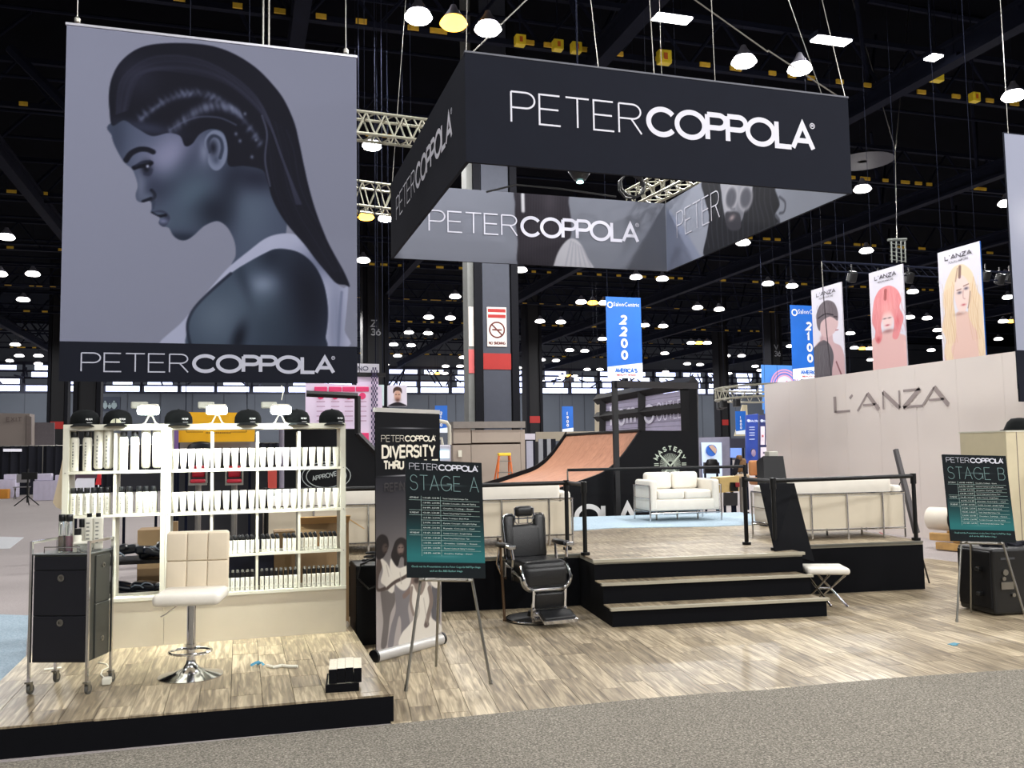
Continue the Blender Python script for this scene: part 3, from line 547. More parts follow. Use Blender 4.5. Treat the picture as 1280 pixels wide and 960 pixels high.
def TX(pts): return [((lambda q: (Y1-q[1], q[2]-ZB))(PX(x, y, X1-.02))) for x, y in pts]
z2 = lambda pts: [(780+x/4.414, 210+y/4.414) for x, y in pts]
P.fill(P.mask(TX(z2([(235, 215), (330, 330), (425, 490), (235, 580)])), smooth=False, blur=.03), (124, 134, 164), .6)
hair = P.mask(TX(z2([(455, 60), (445, 160), (470, 260), (460, 360), (440, 480), (520, 470), (640, 420), (760, 350), (860, 310), (835, 260), (860, 200), (835, 120), (820, 60)]))); P.fill(hair, (26, 28, 37))
for a in range(14): P.line(TX(z2([(460+a*27, 60), (480+a*25+8*math.sin(a), 180), (455+a*29, 300), (470+a*27, 440)])), .016, (84, 86, 100), .4, hair)
face = P.mask(TX(z2([(545, 60), (540, 150), (552, 240), (575, 320), (610, 335), (650, 290), (670, 220), (700, 150), (700, 60)]))); P.fill(face, (170, 172, 184)); P.blob(*TX(z2([(650, 240)]))[0], .22, .3, (100, 102, 114), .7, face)
P.fill(P.mask(TX(z2([(560, 250), (600, 238), (640, 255), (645, 330), (600, 345), (568, 320)]))), (58, 58, 68)); P.blob(*TX(z2([(597, 275)]))[0], .08, .04, (176, 160, 164), .9)
for cx_ in (592, 672):
    c = TX(z2([(cx_, 165)]))[0]; P.blob(c[0], c[1], .2, .2, (190, 190, 200), .95, None, 0, 4); P.blob(c[0], c[1], .16, .16, (84, 86, 98), .95, None, 0, 4)
P.line(TX(z2([(598, 150), (590, 220), (612, 226)])), .03, (96, 98, 110), .8, face)
for q in ([(860, 160), (890, 190), (885, 240), (860, 250)], [(840, 260), (858, 290), (845, 310)]): P.line(TX(z2(q)), .03, (60, 62, 74), .9)
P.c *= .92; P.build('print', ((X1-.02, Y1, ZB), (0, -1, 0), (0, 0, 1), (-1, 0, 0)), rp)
mb = MB(); f1 = PX(848, 280, X1)[1]; f2 = PX(902, 255, X1)[1]; zb2 = zof(848, 298, PX(848, 298, X1)[1]); letters(mb, 'PETER', 0, 0, .46, f1-f2, .018, .12, ((X1-.03, f1, PX(849, 298, X1)[2]), (0, -1, 0), (0, 0, 1), (-1, 0, 0))); part('lettering', mb, mat('pale_silver_print', (196, 196, 210)), rp, world=True)
mb = MB()
for x, y, tx, ty in ((X0, Y0, 2.9, 10.3), (X0, Y1, 2.9, 12.8), (X1, Y0, 6.2, 10.3), (X1, Y1, 6.6, 12.8), (3.9, Y0, 3.4, 9.9), (4.6, Y0, 4.7, 9.9), (5.4, Y0, 5.4, 9.3), (6.9, Y0, 4.2, 9.9)): mb.cyl((x, y, ZT), (tx, ty, 15.4), .005, n=5)
part('hanging_wire', mb, M_steel, sg, world=True)
# projector and trusses above/inside the ring
def truss_run(label, a, b, sz=.32, n=10, group=None, nm='box_truss'):
    a, b = Vector(a), Vector(b); t = thing(nm, label, 'truss', a, group=group); d = (b-a); dn = d.normalized(); up = Vector((0, 0, 1)); sd = dn.cross(up).normalized(); up = sd.cross(dn)
    mb = MB()
    for i in (-1, 1):
        for j in (-1, 1): o = sd*i*sz/2+up*j*sz/2; mb.cyl(a+o, b+o, .025, n=8)
    part('chord', mb, M_galv, t, True, world=True); mb = MB()
    for k in range(n):
        p = a+d*(k/n); q = a+d*((k+1)/n); m = (p+q)/2
        for i in (-1, 1): mb.cyl(p+sd*i*sz/2-up*sz/2, m+sd*i*sz/2+up*sz/2, .014, n=6).cyl(m+sd*i*sz/2+up*sz/2, q+sd*i*sz/2-up*sz/2, .014, n=6).cyl(p+sd*sz/2+up*i*sz/2, m-sd*sz/2+up*i*sz/2, .012, n=5).cyl(m-sd*sz/2+up*i*sz/2, q+sd*sz/2+up*i*sz/2, .012, n=5)
    part('web', mb, M_galv, t, True, world=True); part('hanging_wire', MB().cyl(a+d*.3, tuple((a+d*.3).xy)+(15.4,), .003, n=4).cyl(a+d*.8, tuple((a+d*.8).xy)+(15.4,), .003, n=4), M_dark, t, world=True); return t
q = PZ(725, 226, 5.85); t = thing('stage_spotlight', 'dark dome spotlight with a small lit lens inside the square sign', 'spotlight', q); part('housing', MB().lathe([(.04, 0), (.1, .02), (.2, .18), (.24, .34), (.06, .38)], n=20), M_blackp, t, True); part('lens', MB().lathe([(.05, -.01), (.055, -.03), (.02, -.04)], n=14), mat('cyan_lens', (190, 255, 250), .3, var=0, emit=3), t); part('stem', MB().cyl((0, 0, .36), (0, 0, 9.5), .015, n=6), M_dark, t)
q = PZ(790, 240, 5.85); t = thing('cable_coil', 'dark looped cable clump beside the truss inside the square sign', 'cable', q); part('loops', MB().tube([(math.cos(a*.7)*.22, math.sin(a*.3)*.06, math.sin(a*.7)*.2+.1) for a in range(30)], .018, 6), M_blackp, t, True)
a_ = PZ(778, 262, 5.95); b_ = PZ(862, 212, 5.95); truss_run('silver truss seen over the inner corner of the square sign', PY(790, 252, 14.9), PY(864, 214, 13.2), .34, 6)
mb = MB().tube([PY(608, 240, 13.2), PY(645, 231, 13.2), PY(700, 236, 13.2), PY(770, 246, 13.2)], .015, 6); single('hanging_cable', mb, M_blackp, 'dark cable sagging above the printed back panel inside the sign', 'cable', PY(608, 240, 13.2), True)
truss_run('silver box truss between the portrait banner and the square sign', PY(420, 154, 13.5), PY(536, 168, 13.5), .34, 5); truss_run('lower silver box truss beside the left edge of the square sign', PY(420, 242, 18), PY(500, 252, 18), .5, 4)
# ================================================================ portrait banner
BY = 10.0
def bq(x, y): return PY(x, y, BY)
bx0, bx1 = bq(80, 250)[0]-.01, bq(446, 250)[0]; bz0, bzm, bz1 = bq(260, 478)[2], bq(260, 430)[2], bq(260, 51)[2]
bn = thing('hanging_banner', 'tall hanging banner with a grey profile portrait of a woman with braided swept-back hair', 'banner', ((bx0+bx1)/2, BY, bz0))
part('backing', MB().box(((bx0+bx1)/2, BY+.01, (bz0+bz1)/2), (bx1-bx0, .02, bz1-bz0)), M_signblack, bn, world=True)
part('caption_band', MB().box(((bx0+bx1)/2, BY-.004, (bz0+bzm)/2), (bx1-bx0, .006, bzm-bz0)), M_signblack, bn, world=True)
W_, H_ = bx1-bx0, bz1-bzm; T = pm(BY, bx0, bzm); P = Print(W_, H_, 340, 374, (142, 145, 161))
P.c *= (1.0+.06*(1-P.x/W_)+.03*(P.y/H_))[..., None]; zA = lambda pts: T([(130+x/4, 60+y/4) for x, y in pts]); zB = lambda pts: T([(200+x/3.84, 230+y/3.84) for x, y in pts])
DK, MD, LT = (44, 52, 70), (98, 108, 128), (150, 156, 178)
bod = P.mask(zA([(45, 370), (40, 440), (60, 500), (100, 570), (140, 605), (157, 640), (170, 690), (160, 730), (165, 760), (190, 772), (232, 765), (240, 800), (236, 822), (262, 838), (280, 850), (276, 876), (295, 892), (325, 900), (345, 935), (375, 958), (410, 960), (450, 935), (500, 890), (560, 865), (600, 880), (630, 915), (655, 975), (658, 1040), (640, 1090), (700, 1120), (800, 1060), (900, 1000), (900, 300), (400, 250)])); P.fill(bod, (92, 101, 122))
P.blob(*zA([(320, 520)])[0], .33, .3, (160, 160, 186), .9, bod); P.blob(*zA([(190, 440)])[0], .28, .2, (104, 112, 134), .7, bod); P.blob(*zA([(60, 440)])[0], .12, .3, (66, 74, 94), .5, bod)
P.blob(*zA([(360, 690)])[0], .42, .12, (62, 68, 88), .75, bod, .45); P.blob(*zA([(420, 600)])[0], .12, .35, (74, 80, 102), .7, bod, -.4); P.blob(*zA([(470, 740)])[0], .3, .3, (112, 130, 146), .75, bod)
P.blob(*zA([(560, 820)])[0], .26, .22, (40, 46, 64), .85, bod, .8); P.blob(*zA([(640, 720)])[0], .13, .4, (36, 42, 60), .8, bod, -.2); P.blob(*zA([(330, 860)])[0], .3, .12, (98, 112, 128), .5, bod); P.blob(*zA([(400, 950)])[0], .3, .06, (50, 58, 76), .8, bod)
P.blob(*zA([(740, 800)])[0], .25, .5, (108, 120, 138), .8, bod); P.blob(*zA([(760, 650)])[0], .3, .16, (46, 50, 70), .8, bod); P.blob(*zA([(250, 690)])[0], .1, .14, (74, 80, 102), .6, bod)
# nose, eye, brow, mouth
P.blob(*zA([(185, 690)])[0], .05, .2, (130, 136, 156), .7, bod); P.line(zA([(200, 770), (228, 765), (250, 748), (252, 730), (238, 712)]), .035, (34, 38, 54), .85, bod); P.blob(*zA([(215, 745)])[0], .07, .05, (120, 128, 148), .7, bod); P.line(zA([(195, 768), (215, 760), (235, 752)]), .03, (26, 30, 46), .8, bod)
P.line(zA([(110, 562), (135, 528), (175, 508), (215, 508), (245, 520)]), .055, (34, 36, 52), .95, bod); P.line(zA([(150, 600), (175, 592), (215, 586), (236, 575)]), .045, (28, 30, 46), .95, bod); P.line(zA([(160, 590), (190, 572), (230, 566)]), .025, (52, 58, 78), .8, bod)
P.blob(*zA([(212, 600)])[0], .05, .075, (28, 30, 46), .95, bod); P.blob(*zA([(218, 592)])[0], .015, .018, (200, 205, 225), .9, bod); P.line(zA([(205, 630), (228, 632), (238, 610)]), .03, (60, 64, 86), .6, bod)
lip = P.mask(zA([(236, 822), (262, 820), (290, 824), (306, 830), (300, 850), (282, 862), (276, 878), (296, 893), (318, 880), (330, 850), (312, 822), (280, 812)])); P.fill(lip, (70, 74, 96), .8); P.line(zA([(240, 826), (270, 842), (308, 836)]), .03, (26, 28, 44), .9, bod); P.blob(*zA([(296, 866)])[0], .05, .03, (140, 146, 172), .8, bod)
P.line(zA([(248, 770), (242, 800)]), .04, (70, 78, 98), .5, bod)
# tank top and shoulder
tank = P.mask(zB([(0, 760), (40, 720), (100, 668), (180, 575), (250, 490), (330, 400), (430, 318), (500, 265), (560, 242), (620, 238), (670, 252), (720, 296), (790, 390), (840, 470), (880, 500), (902, 495), (895, 600), (885, 700), (880, 790), (400, 800), (0, 800)])); P.fill(tank, (176, 180, 200)); P.blob(*zB([(760, 380)])[0], .25, .2, (110, 116, 140), .7, tank); P.blob(*zB([(845, 680)])[0], .1, .6, (128, 134, 156), .7, tank); P.line(zB([(872, 520), (862, 650), (856, 780)]), .03, (120, 126, 150), .6, tank); P.line(zB([(835, 560), (838, 780)]), .03, (150, 156, 178), .6, tank)
armh = P.mask(zB([(150, 800), (132, 700), (140, 640), (180, 580), (260, 500), (340, 430), (420, 378), (500, 335), (560, 312), (640, 320), (700, 350), (750, 405), (785, 480), (803, 570), (805, 650), (795, 730), (775, 800), (450, 830)])); P.fill(armh, (84, 96, 114))
P.line(zB([(150, 790), (132, 700), (142, 640), (180, 580), (260, 500), (340, 430)]), .03, (34, 40, 58), .8)
P.blob(*zB([(700, 560)])[0], .38, .75, (30, 34, 52), .95, armh); P.blob(*zB([(490, 490)])[0], .16, .13, (160, 168, 190), .95, armh, .3); P.blob(*zB([(480, 560)])[0], .33, .3, (106, 120, 136), .6, armh); P.blob(*zB([(400, 470)])[0], .07, .3, (58, 68, 86), .6, armh, .3); P.blob(*zB([(540, 350)])[0], .14, .12, (52, 60, 78), .8, armh)
P.blob(*zB([(270, 640)])[0], .3, .3, (120, 132, 148), .7, armh); P.blob(*zB([(380, 740)])[0], .07, .17, (30, 36, 52), .95, armh, -.3); P.blob(*zB([(560, 700)])[0], .3, .3, (70, 82, 98), .6, armh)
# hair
hr = P.mask(zA([(42, 388), (28, 310), (25, 230), (40, 150), (80, 75), (150, 15), (230, -14), (340, -24), (460, -20), (560, -4), (660, 35), (760, 100), (840, 180), (900, 260), (950, 370), (975, 470), (1000, 590), (1025, 700), (1060, 820), (1110, 950), (1150, 1030), (1200, 1120), (1228, 1190), (1205, 1185), (1160, 1175), (1110, 1120), (1060, 1060), (1000, 980), (930, 900), (880, 830), (840, 750), (815, 660), (790, 610), (700, 590), (625, 590), (615, 520), (600, 430), (540, 405), (480, 430), (440, 480), (405, 490), (380, 440), (320, 425), (240, 440), (165, 400), (100, 362)])); P.fill(hr, (38, 40, 56))
n0 = rng.random(64)
for a in range(26):
    k = a/26; P.line(zA([(60+k*60, 330-k*20), (90+k*110, 150-k*20), (260+k*160, 40+k*90), (520+k*120, 70+k*130), (760+k*60, 240+k*140), (880+k*20, 520+k*60), (960+k*30, 780)]), .012, (74, 76, 96), .35*n0[a]+.1, hr)
for a in range(10): P.line(zA([(800+a*14, 330+a*10), (830+a*15, 520), (850+a*16, 680), (900+a*17, 820), (980+a*18, 960), (1120+a*8, 1120)]), .014, (66, 70, 90), .5*n0[a+30], hr)
P.line(zA([(790, 340), (815, 430), (805, 560), (830, 690)]), .02, (120, 124, 146), .6, hr); P.blob(*zA([(160, 140)])[0], .2, .22, (70, 72, 92), .5, hr, .7); P.blob(*zA([(210, 400)])[0], .3, .07, (74, 80, 102), .8, hr, -.1)
for k in range(46):      # braid knots
    t = k/45; x = 180+t*600; y = 380-260*t*(1-t)*1.9+(t**3)*120-(1-t)*30
    P.blob(*zA([(x, y-40*math.sin(t*2.2)+12*(k % 2))])[0], .022, .045, (112, 118, 140), .75*n0[k]+.15, None, .6-(k % 2)*1.2)
    x = 330+t*350; y = 420-130*math.sin(t*math.pi*.75); P.blob(*zA([(x, y)])[0], .018, .05, (124, 130, 152), .75*n0[(k*3) % 64]+.1, None, .3)
P.line(zA([(330, 410), (400, 370), (480, 345), (580, 350), (660, 385)]), .02, (106, 112, 134), .6)
for x, y in ((760, 460), (740, 545), (680, 465), (660, 430), (640, 300), (705, 330)): P.blob(*zA([(x, y)])[0], .018, .022, (130, 136, 156), .8)
ear = P.mask(zA([(525, 425), (555, 412), (590, 425), (612, 465), (618, 520), (605, 575), (575, 610), (545, 608), (522, 575), (520, 520), (505, 490), (505, 455)])); P.fill(ear, (134, 142, 164)); P.line(zA([(525, 520), (520, 470), (545, 440), (580, 455), (592, 500), (580, 550)]), .035, (64, 72, 92), .85, ear); P.blob(*zA([(545, 500)])[0], .05, .09, (36, 40, 58), .9, ear); P.blob(*zA([(560, 560)])[0], .04, .05, (80, 88, 110), .7, ear); P.blob(*zA([(500, 520)])[0], .05, .12, (150, 156, 178), .6, bod)
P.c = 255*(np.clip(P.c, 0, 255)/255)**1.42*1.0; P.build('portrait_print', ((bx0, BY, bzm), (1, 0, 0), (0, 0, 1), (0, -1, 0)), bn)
mb = MB(); lx0, lx1 = bq(101, 450)[0], bq(420, 455)[0]; lz0, lz1 = bq(110, 465)[2], bq(110, 440.5)[2]; logo(mb, ((lx0, BY-.008, lz0), (1, 0, 0), (0, 0, 1), (0, -1, 0)), 0, 0, (lx1-lx0), lz1-lz0, .013, .038); part('lettering', mb, mat('banner_silver', (178, 180, 196), .7, var=0), bn, world=True)
part('top_bar', MB().box(((bx0+bx1)/2, BY, bz1+.01), (bx1-bx0+.02, .03, .025)), mat('alu_bar', (180, 180, 190), .4, .5), bn, world=True)
for x in (bx0+.1, bx1-.12):
    part('hanging_wire', MB().cyl((x, BY, bz1), (x, BY, 15.4), .005, n=5).lathe([(.012, 0), (.03, .02), (.03, .06), (.012, .08)], (x, BY, bz1+.02), 8), M_steel, bn, world=True)
for dx in (0, .09): single('drop_pole', MB().cyl((bq(332+dx*90, 50)[0], BY+1.2, 5.2), (bq(332+dx*90, 50)[0], BY+1.2, 15.4), .012, n=6), M_steel, ('thin pale drop pole rising behind the portrait banner, left one of a pair', 'thin pale drop pole rising behind the portrait banner, right one of a pair')[dx > 0], 'pole', (bq(332+dx*90, 50)[0], BY+1.2, 5.2))
# right-edge banner (partly in frame)
rx = PY(1264, 300, BY)[0]; b2 = thing('hanging_banner', 'pale grey hanging banner cut off by the right edge of the view', 'banner', (rx+1.5, BY, 2.46))
part('backing', MB().box((rx+1.5, BY+.01, 4.35), (3.05, .02, 3.78)), M_signblack, b2, world=True); P = Print(3.05, 3.2, 60, 60, (146, 150, 168)); P.blob(.35, 1.9, .3, .35, (176, 178, 192), .8); P.build('portrait_print', ((rx-.02, BY, 3.02), (1, 0, 0), (0, 0, 1), (0, -1, 0)), b2)
part('hanging_wire', MB().cyl((rx+.06, BY, 6.2), (rx+.06, BY, 15.4), .005, n=5), M_steel, b2, world=True)
# ================================================================ roll-up banner
e1, e2 = PZ(470, 829), PZ(552, 806); ex = Vector(e2-e1); ex.z = 0; RW = .80; exn = ex.normalized(); ang = math.atan2(exn.y, exn.x)
ru = thing('roll_up_banner', 'dark roll-up banner reading diversity thru te with a group photo, behind the first easel sign', 'banner', (e1[0]+exn.x*RW/2-.005, e1[1]+exn.y*RW/2, 0), ang)
H2 = 2.04; zb = .09
part('base_cassette', MB().xf(Matrix.Identity(4)).cyl((-RW/2, 0, .05), (RW/2, 0, .05), .05, n=18), mat('alu_cassette', (196, 194, 190), .35, .3), ru, True); part('end_cap', MB().cyl((-RW/2-.02, 0, .052), (-RW/2, 0, .052), .056, n=18).cyl((RW/2, 0, .052), (RW/2+.02, 0, .052), .056, n=18), M_blackp, ru, True)
part('top_rail', MB().box((0, 0, H2+.01), (RW, .03, .035)), mat('alu_cassette', (196, 194, 190)), ru); part('rear_pole', MB().cyl((0, .03, .05), (0, .03, H2), .012, n=8), M_steel, ru)
def zr(pts): return pts
P = Print(RW, H2-zb, 150, 360, (16, 17, 21)); yy = P.y/(H2-zb)
gr = np.clip((1.40-P.y)/1.05, 0, 1); P.fill((P.y < 1.40)*1., (34, 34, 40)); P.fill(((P.y < 1.40)*gr), (168, 160, 156), .95)
P.fill((np.abs(P.y-1.41) < .006)*np.exp(-((P.x-.4)/.25)**2), (170, 170, 176), .8); P.fill((np.abs(P.y-1.81) < .006)*np.exp(-((P.x-.4)/.22)**2), (150, 150, 156), .7)
Wt = (208, 202, 192); Dk = (44, 40, 40)
def fig(hx, hy, hr_, hairp, top, pants, skin=(92, 82, 78)):
    P.fill(P.mask(hairp), Dk); P.fill(P.mask(top), Wt)
    if pants: P.fill(P.mask(pants), (84, 80, 82))
    P.blob(hx, hy, hr_*.8, hr_*1.1, skin, .95, None, 0, 3); P.blob(hx, hy-hr_*.5, hr_*.3, hr_*.12, (50, 40, 40), .7); P.blob(hx-hr_*.3, hy+hr_*.15, hr_*.16, hr_*.09, (30, 26, 26), .8); P.blob(hx+hr_*.3, hy+hr_*.15, hr_*.16, hr_*.09, (30, 26, 26), .8)
# four models, drawn in the banner's own plane
def RP(pts):
    o = []
    for x, y in pts:
        xl = 461+(y-512)*8/310; xr = 537+(y-517)*12/283; u = (x-xl)/(xr-xl); zl = 2.04-(y-512)/158.5; zr_ = 2.04-(y-517)/147.; o.append((.8*u, zl+(zr_-zl)*u-zb))
    return o
Bk = (104, 98, 96); Sk1 = (78, 68, 64); Sk2 = (120, 104, 98)
def pf(pts, c, a=1.): P.fill(P.mask(RP(pts)), c, a)
def pb(x, y, rx, ry, c, a=1., hd=3): q = RP([(x, y)])[0]; P.blob(q[0], q[1], rx/96, ry/156, c, a, None, 0, hd)
pf([(472, 742), (478, 744), (488, 746), (489, 760), (484, 775), (482, 800), (480, 815), (474, 815), (476, 785), (474, 765)], Bk)
pf([(467, 706), (470, 703), (474, 706), (473, 714), (470, 724), (469, 734), (470, 741), (478, 738), (486, 732), (492, 730), (493, 733), (484, 741), (472, 745), (467, 742), (466, 725)], Sk1)
pf([(471, 703), (476, 706), (480, 712), (484, 722), (488, 730), (487, 746), (482, 746), (477, 738), (472, 732), (474, 718)], Wt)
pf([(467, 676), (472, 672), (478, 676), (480, 686), (478, 694), (474, 702), (468, 704), (465, 696), (465, 684)], Dk); pb(475.8, 690, 3.3, 6, Sk1); pb(477, 688, 1.2, .8, (30, 26, 26), .8, 1); pb(476.5, 695, 1.5, .7, (46, 34, 34), .8, 1)
pf([(489, 738), (498, 743), (505, 740), (508, 750), (505, 768), (508, 790), (506, 812), (498, 812), (497, 785), (494, 778), (490, 800), (488, 815), (482, 815), (485, 790), (490, 770), (489, 752)], (118, 114, 116))
pf([(483, 704), (488, 712), (493, 716), (500, 714), (506, 710), (508, 728), (504, 742), (498, 745), (490, 738), (486, 728), (482, 716)], Wt)
P.line(RP([(480, 741), (488, 734), (498, 729), (506, 724)]), .03, Sk1); P.line(RP([(506, 712), (510, 726), (508, 742), (500, 752)]), .045, Sk2)
pf([(485, 690), (488, 681), (494, 677), (501, 681), (505, 692), (508, 702), (505, 710), (499, 714), (498, 704), (494, 703), (491, 714), (486, 708), (483, 700)], Dk); pb(494, 692, 4.0, 7, Sk2); pb(492.5, 690, 1.1, .7, (36, 30, 30), .85, 1); pb(496, 690, 1.1, .7, (36, 30, 30), .85, 1); pb(494.2, 698, 1.8, 1.2, (44, 34, 32), .9, 1)
pf([(535, 738), (545, 740), (546, 760), (545, 792), (538, 788), (534, 770)], (92, 90, 94)); pf([(532, 722), (544, 720), (545, 740), (540, 744), (533, 738)], Wt)
pf([(508, 738), (508, 760), (512, 780), (506, 790), (498, 800), (496, 815), (520, 812), (548, 800), (548, 792), (540, 786), (533, 778), (533, 760), (531, 744), (526, 734), (516, 742)], Wt)
pf([(511, 736), (515, 748), (520, 752), (524, 746), (526, 734), (518, 730)], (132, 120, 112)); pb(515, 728, 5., 9, (104, 92, 86)); pb(515, 733, 4, 4, (50, 42, 40), .8, 2); pb(515, 720, 5, 3, Dk, .9, 2)
P.line(RP([(531, 744), (534, 760), (531, 776), (528, 790)]), .05, (122, 110, 104)); pb(529, 790, 3, 4, (96, 84, 80)); P.line(RP([(509, 742), (508, 760), (512, 776)]), .03, (130, 118, 110))
for q in ([(516, 756), (519, 772), (514, 786)], [(524, 756), (527, 774), (530, 790)], [(478, 712), (481, 726)], [(494, 722), (496, 736)]): P.line(RP(q), .008, (156, 148, 140), .8)
P.build('banner_print', ((-RW/2, -.012, zb), (1, 0, 0), (0, 0, 1), (0, -1, 0)), ru, False, 0)
part('banner_sheet', MB().box((0, -.006, zb+(H2-zb)/2), (RW, .006, H2-zb)), M_fascia, ru)
fr = ((-RW/2, -.015, 0), (1, 0, 0), (0, 0, 1), (0, -1, 0)); M_cream = mat('cream_print', (222, 216, 200), .6, var=0)
mb = MB(); logo(mb, fr, .06, 1.785, .68, .055, .0035, .011); letters(mb, 'DIVERSITY', .075, 1.645, .115, .65, .021, .12, fr); letters(mb, 'THRU TE', .09, 1.55, .08, .40, .018, .16, fr); letters(mb, 'XTURE', .53, 1.55, .08, .24, .018, .16, fr); part('lettering', mb, M_cream, ru)
mb = MB(); letters(mb, 'REFINISH', .10, 1.37, .075, .38, .012, .2, fr); part('faint_lettering', mb, mat('faint_ink', (40, 38, 42), .6, var=0), ru)
# ================================================================ easel signs
def easel_sign(label, elabel, corners, feet, letter, rows, heads):
    TL, TR, BL, BR = [Vector(c) for c in corners]; o = BL; exv = (BR-BL); Wd = exv.length; exv.normalize(); eyv = (TL-BL); Hd = eyv.length; eyv.normalize(); en = exv.cross(eyv).normalized()
    if en.y > 0: en = -en
    t = thing('sign_board', label, 'sign', BL); part('board', MB().quad3(BL, BR, BR+eyv*Hd, TL, -.02 if exv.cross(eyv).y > 0 else .02), M_signblack, t, world=True)
    P = Print(Wd, Hd, 40, 90, (18, 24, 27)); f = np.clip((.55-P.y/Hd)/.36, 0, 1); P.fill(f*(P.y/Hd > .125), (38, 104, 106), .95)
    for yv in (.79, .175): P.fill(np.exp(-((P.y-yv*Hd)/(Hd*.004))**2)*np.exp(-((P.x-Wd*.5)/(Wd*.2))**2), (170, 205, 205), .8)
    P.build('gradient_print', (BL, exv, eyv, en), t, True, .003)
    fr = (BL+en*.005, exv, eyv, en); mb = MB(); s = Wd/.6; logo(mb, fr, .025*s, Hd-.078*s, .545*s, .05*s, .003*s, .0095*s); part('lettering', mb, M_let, t, label='silver two-weight wordmark lettering', world=True)
    mb = MB(); letters(mb, 'STAGE '+letter, .03*s, Hd-.235*s, .118*s, .54*s, .0045*s, .16, fr); part('stage_name', mb, mat('pale_teal_ink', (104, 134, 134), .6, var=0), t, world=True)
    mb = MB(); tx = MB(); y = Hd*.665; dy = Hd*.0425; n = len(rows)
    for i, (tm, ds) in enumerate(rows):
        yv = y-i*dy; tx2 = fonttext(tm, .017*s, (BL+en*.005+exv*.125*s+eyv*yv, exv, eyv, en), width=.125*s, bold=.0); tx.add(tx2.v, tx2.f); tx2 = fonttext(ds, .014*s, (BL+en*.005+exv*.28*s+eyv*yv, exv, eyv, en), width=(.2+.02*((i*7) % 4))*s); tx.add(tx2.v, tx2.f)
        if i < n-1: a = BL+en*.006+eyv*(yv-dy*.35); mb.quad3(a+exv*(.02 if i+1 in heads or i in heads else .11)*s, a+exv*.57*s, a+exv*.57*s+eyv*.0022*s, a+exv*(.02 if i+1 in heads or i in heads else .11)*s+eyv*.0022*s, .0003)
    for k, hd in heads.items(): tx2 = fonttext(hd, .017*s, (BL+en*.005+exv*.025*s+eyv*(y-k*dy), exv, eyv, en), width=.07*s); tx.add(tx2.v, tx2.f)
    for xv in (.112, .262): a = BL+en*.006+exv*xv*s; mb.quad3(a+eyv*(y-(n-.6)*dy), a+exv*.0022*s+eyv*(y-(n-.6)*dy), a+exv*.0022*s+eyv*(y+dy*.5), a+eyv*(y+dy*.5), .0003)
    part('rule_lines', mb, mat('rule_ink', (140, 166, 160), .6, var=0), t, world=True); part('schedule_text', tx, mat('schedule_ink', (206, 216, 210), .6, var=0), t, world=True, kind='stuff')
    ft = fonttext('Check out the Presentations on the Peter Coppola Half Pipe Stage', .02*s, (BL+en*.005+exv*.03*s+eyv*Hd*.085, exv, eyv, en), width=.53*s); f2 = fonttext('and on the ABS Barber Stage', .02*s, (BL+en*.005+exv*.17*s+eyv*Hd*.05, exv, eyv, en), width=.25*s); ft.add(f2.v, f2.f); part('footer_text', ft, mat('teal_text', (112, 172, 166), .6, var=0), t, world=True)
    fl_, fr_, fb_ = [Vector(q) for q in feet]; e = thing('display_easel', elabel, 'easel', (fl_+fr_)/2); up = (TL+TR)/2+Vector((0, .06, 0)); bk = -en
    for f_ in (fl_, fr_):
        side = -1 if f_ == fl_ else 1; tp = (TL+TR)/2+exv*side*.07+bk*.045-eyv*.1; d = tp-f_
        part('leg', MB().cyl(f_, tp, .011, n=8).cyl(f_, f_+d.normalized()*.04, .014, n=8), M_steel, e, True, world=True)
    part('leg', MB().cyl(fb_, (TL+TR)/2+bk*.09-eyv*.1, .011, n=8), M_steel, e, True, world=True, label='rear leg')
    lw_ = BL+(BR-BL)*.5-eyv*.012+bk*.03; part('ledge', MB().cyl(lw_-exv*.2, lw_+exv*.2, .012, n=8).cyl(lw_-exv*.16, lw_-exv*.16+en*.06, .009, n=6).cyl(lw_+exv*.16, lw_+exv*.16+en*.06, .009, n=6), M_steel, e, True, world=True)
rowsA = [('11:00 AM - 12:15 PM', 'Thermal Cutting & Styling Techniques - Team'), ('1:30 PM - 2:30 PM', 'Keratin Concepts - Smooth Styling'), ('3:00 PM - 4:30 PM', 'Creative Cutting - Guest'), ('9:30 AM - 10:45 AM', 'Thermal Cutting & Styling Techniques - Team'), ('11:15 AM - 12:15 PM', 'Barber Techniques - Blade Work'), ('2:00 PM - 3:00 PM', 'Keratin Concepts - Straight Styling'), ('4:00 PM - 5:00 PM', 'Keratin Concepts - Curl'),
         ('9:30 AM - 10:30 AM', 'Keratin Concepts - Straight Styling'), ('10:45 AM - 11:45 AM', 'Thermal Cutting & Styling Techniques - Team'), ('1:00 PM - 2:00 PM', 'Creative Cutting - Guest'), ('2:30 PM - 3:30 PM', 'Thermal Cutting & Styling Techniques'), ('3:45 PM - 4:45 PM', 'Creative Styling - Guest')]
def top_of(bl, wpx, px, hgt, lean): return None
A_BL = PY(509, 722, 6.36); A_BR = PY(607, 723, 6.36); A_TL = PY(507, 574, 6.52); A_TR = PY(604, 574.5, 6.52)
easel_sign('dark teal STAGE A schedule board on an easel in front of the roll-up banner', 'thin metal tripod easel holding the stage A board', (A_TL, A_TR, A_BL, A_BR), (PZ(507, 866), PZ(614, 857), PZ(545, 835)), 'A', rowsA, {0: 'SATURDAY', 3: 'SUNDAY', 7: 'MONDAY'})
B_BL = PD(1189, 676, 8.5); B_BR = PD(1270, 678, 8.5); B_TL = PD(1178, 568, 8.72); B_TR = PD(1256, 568, 8.72)
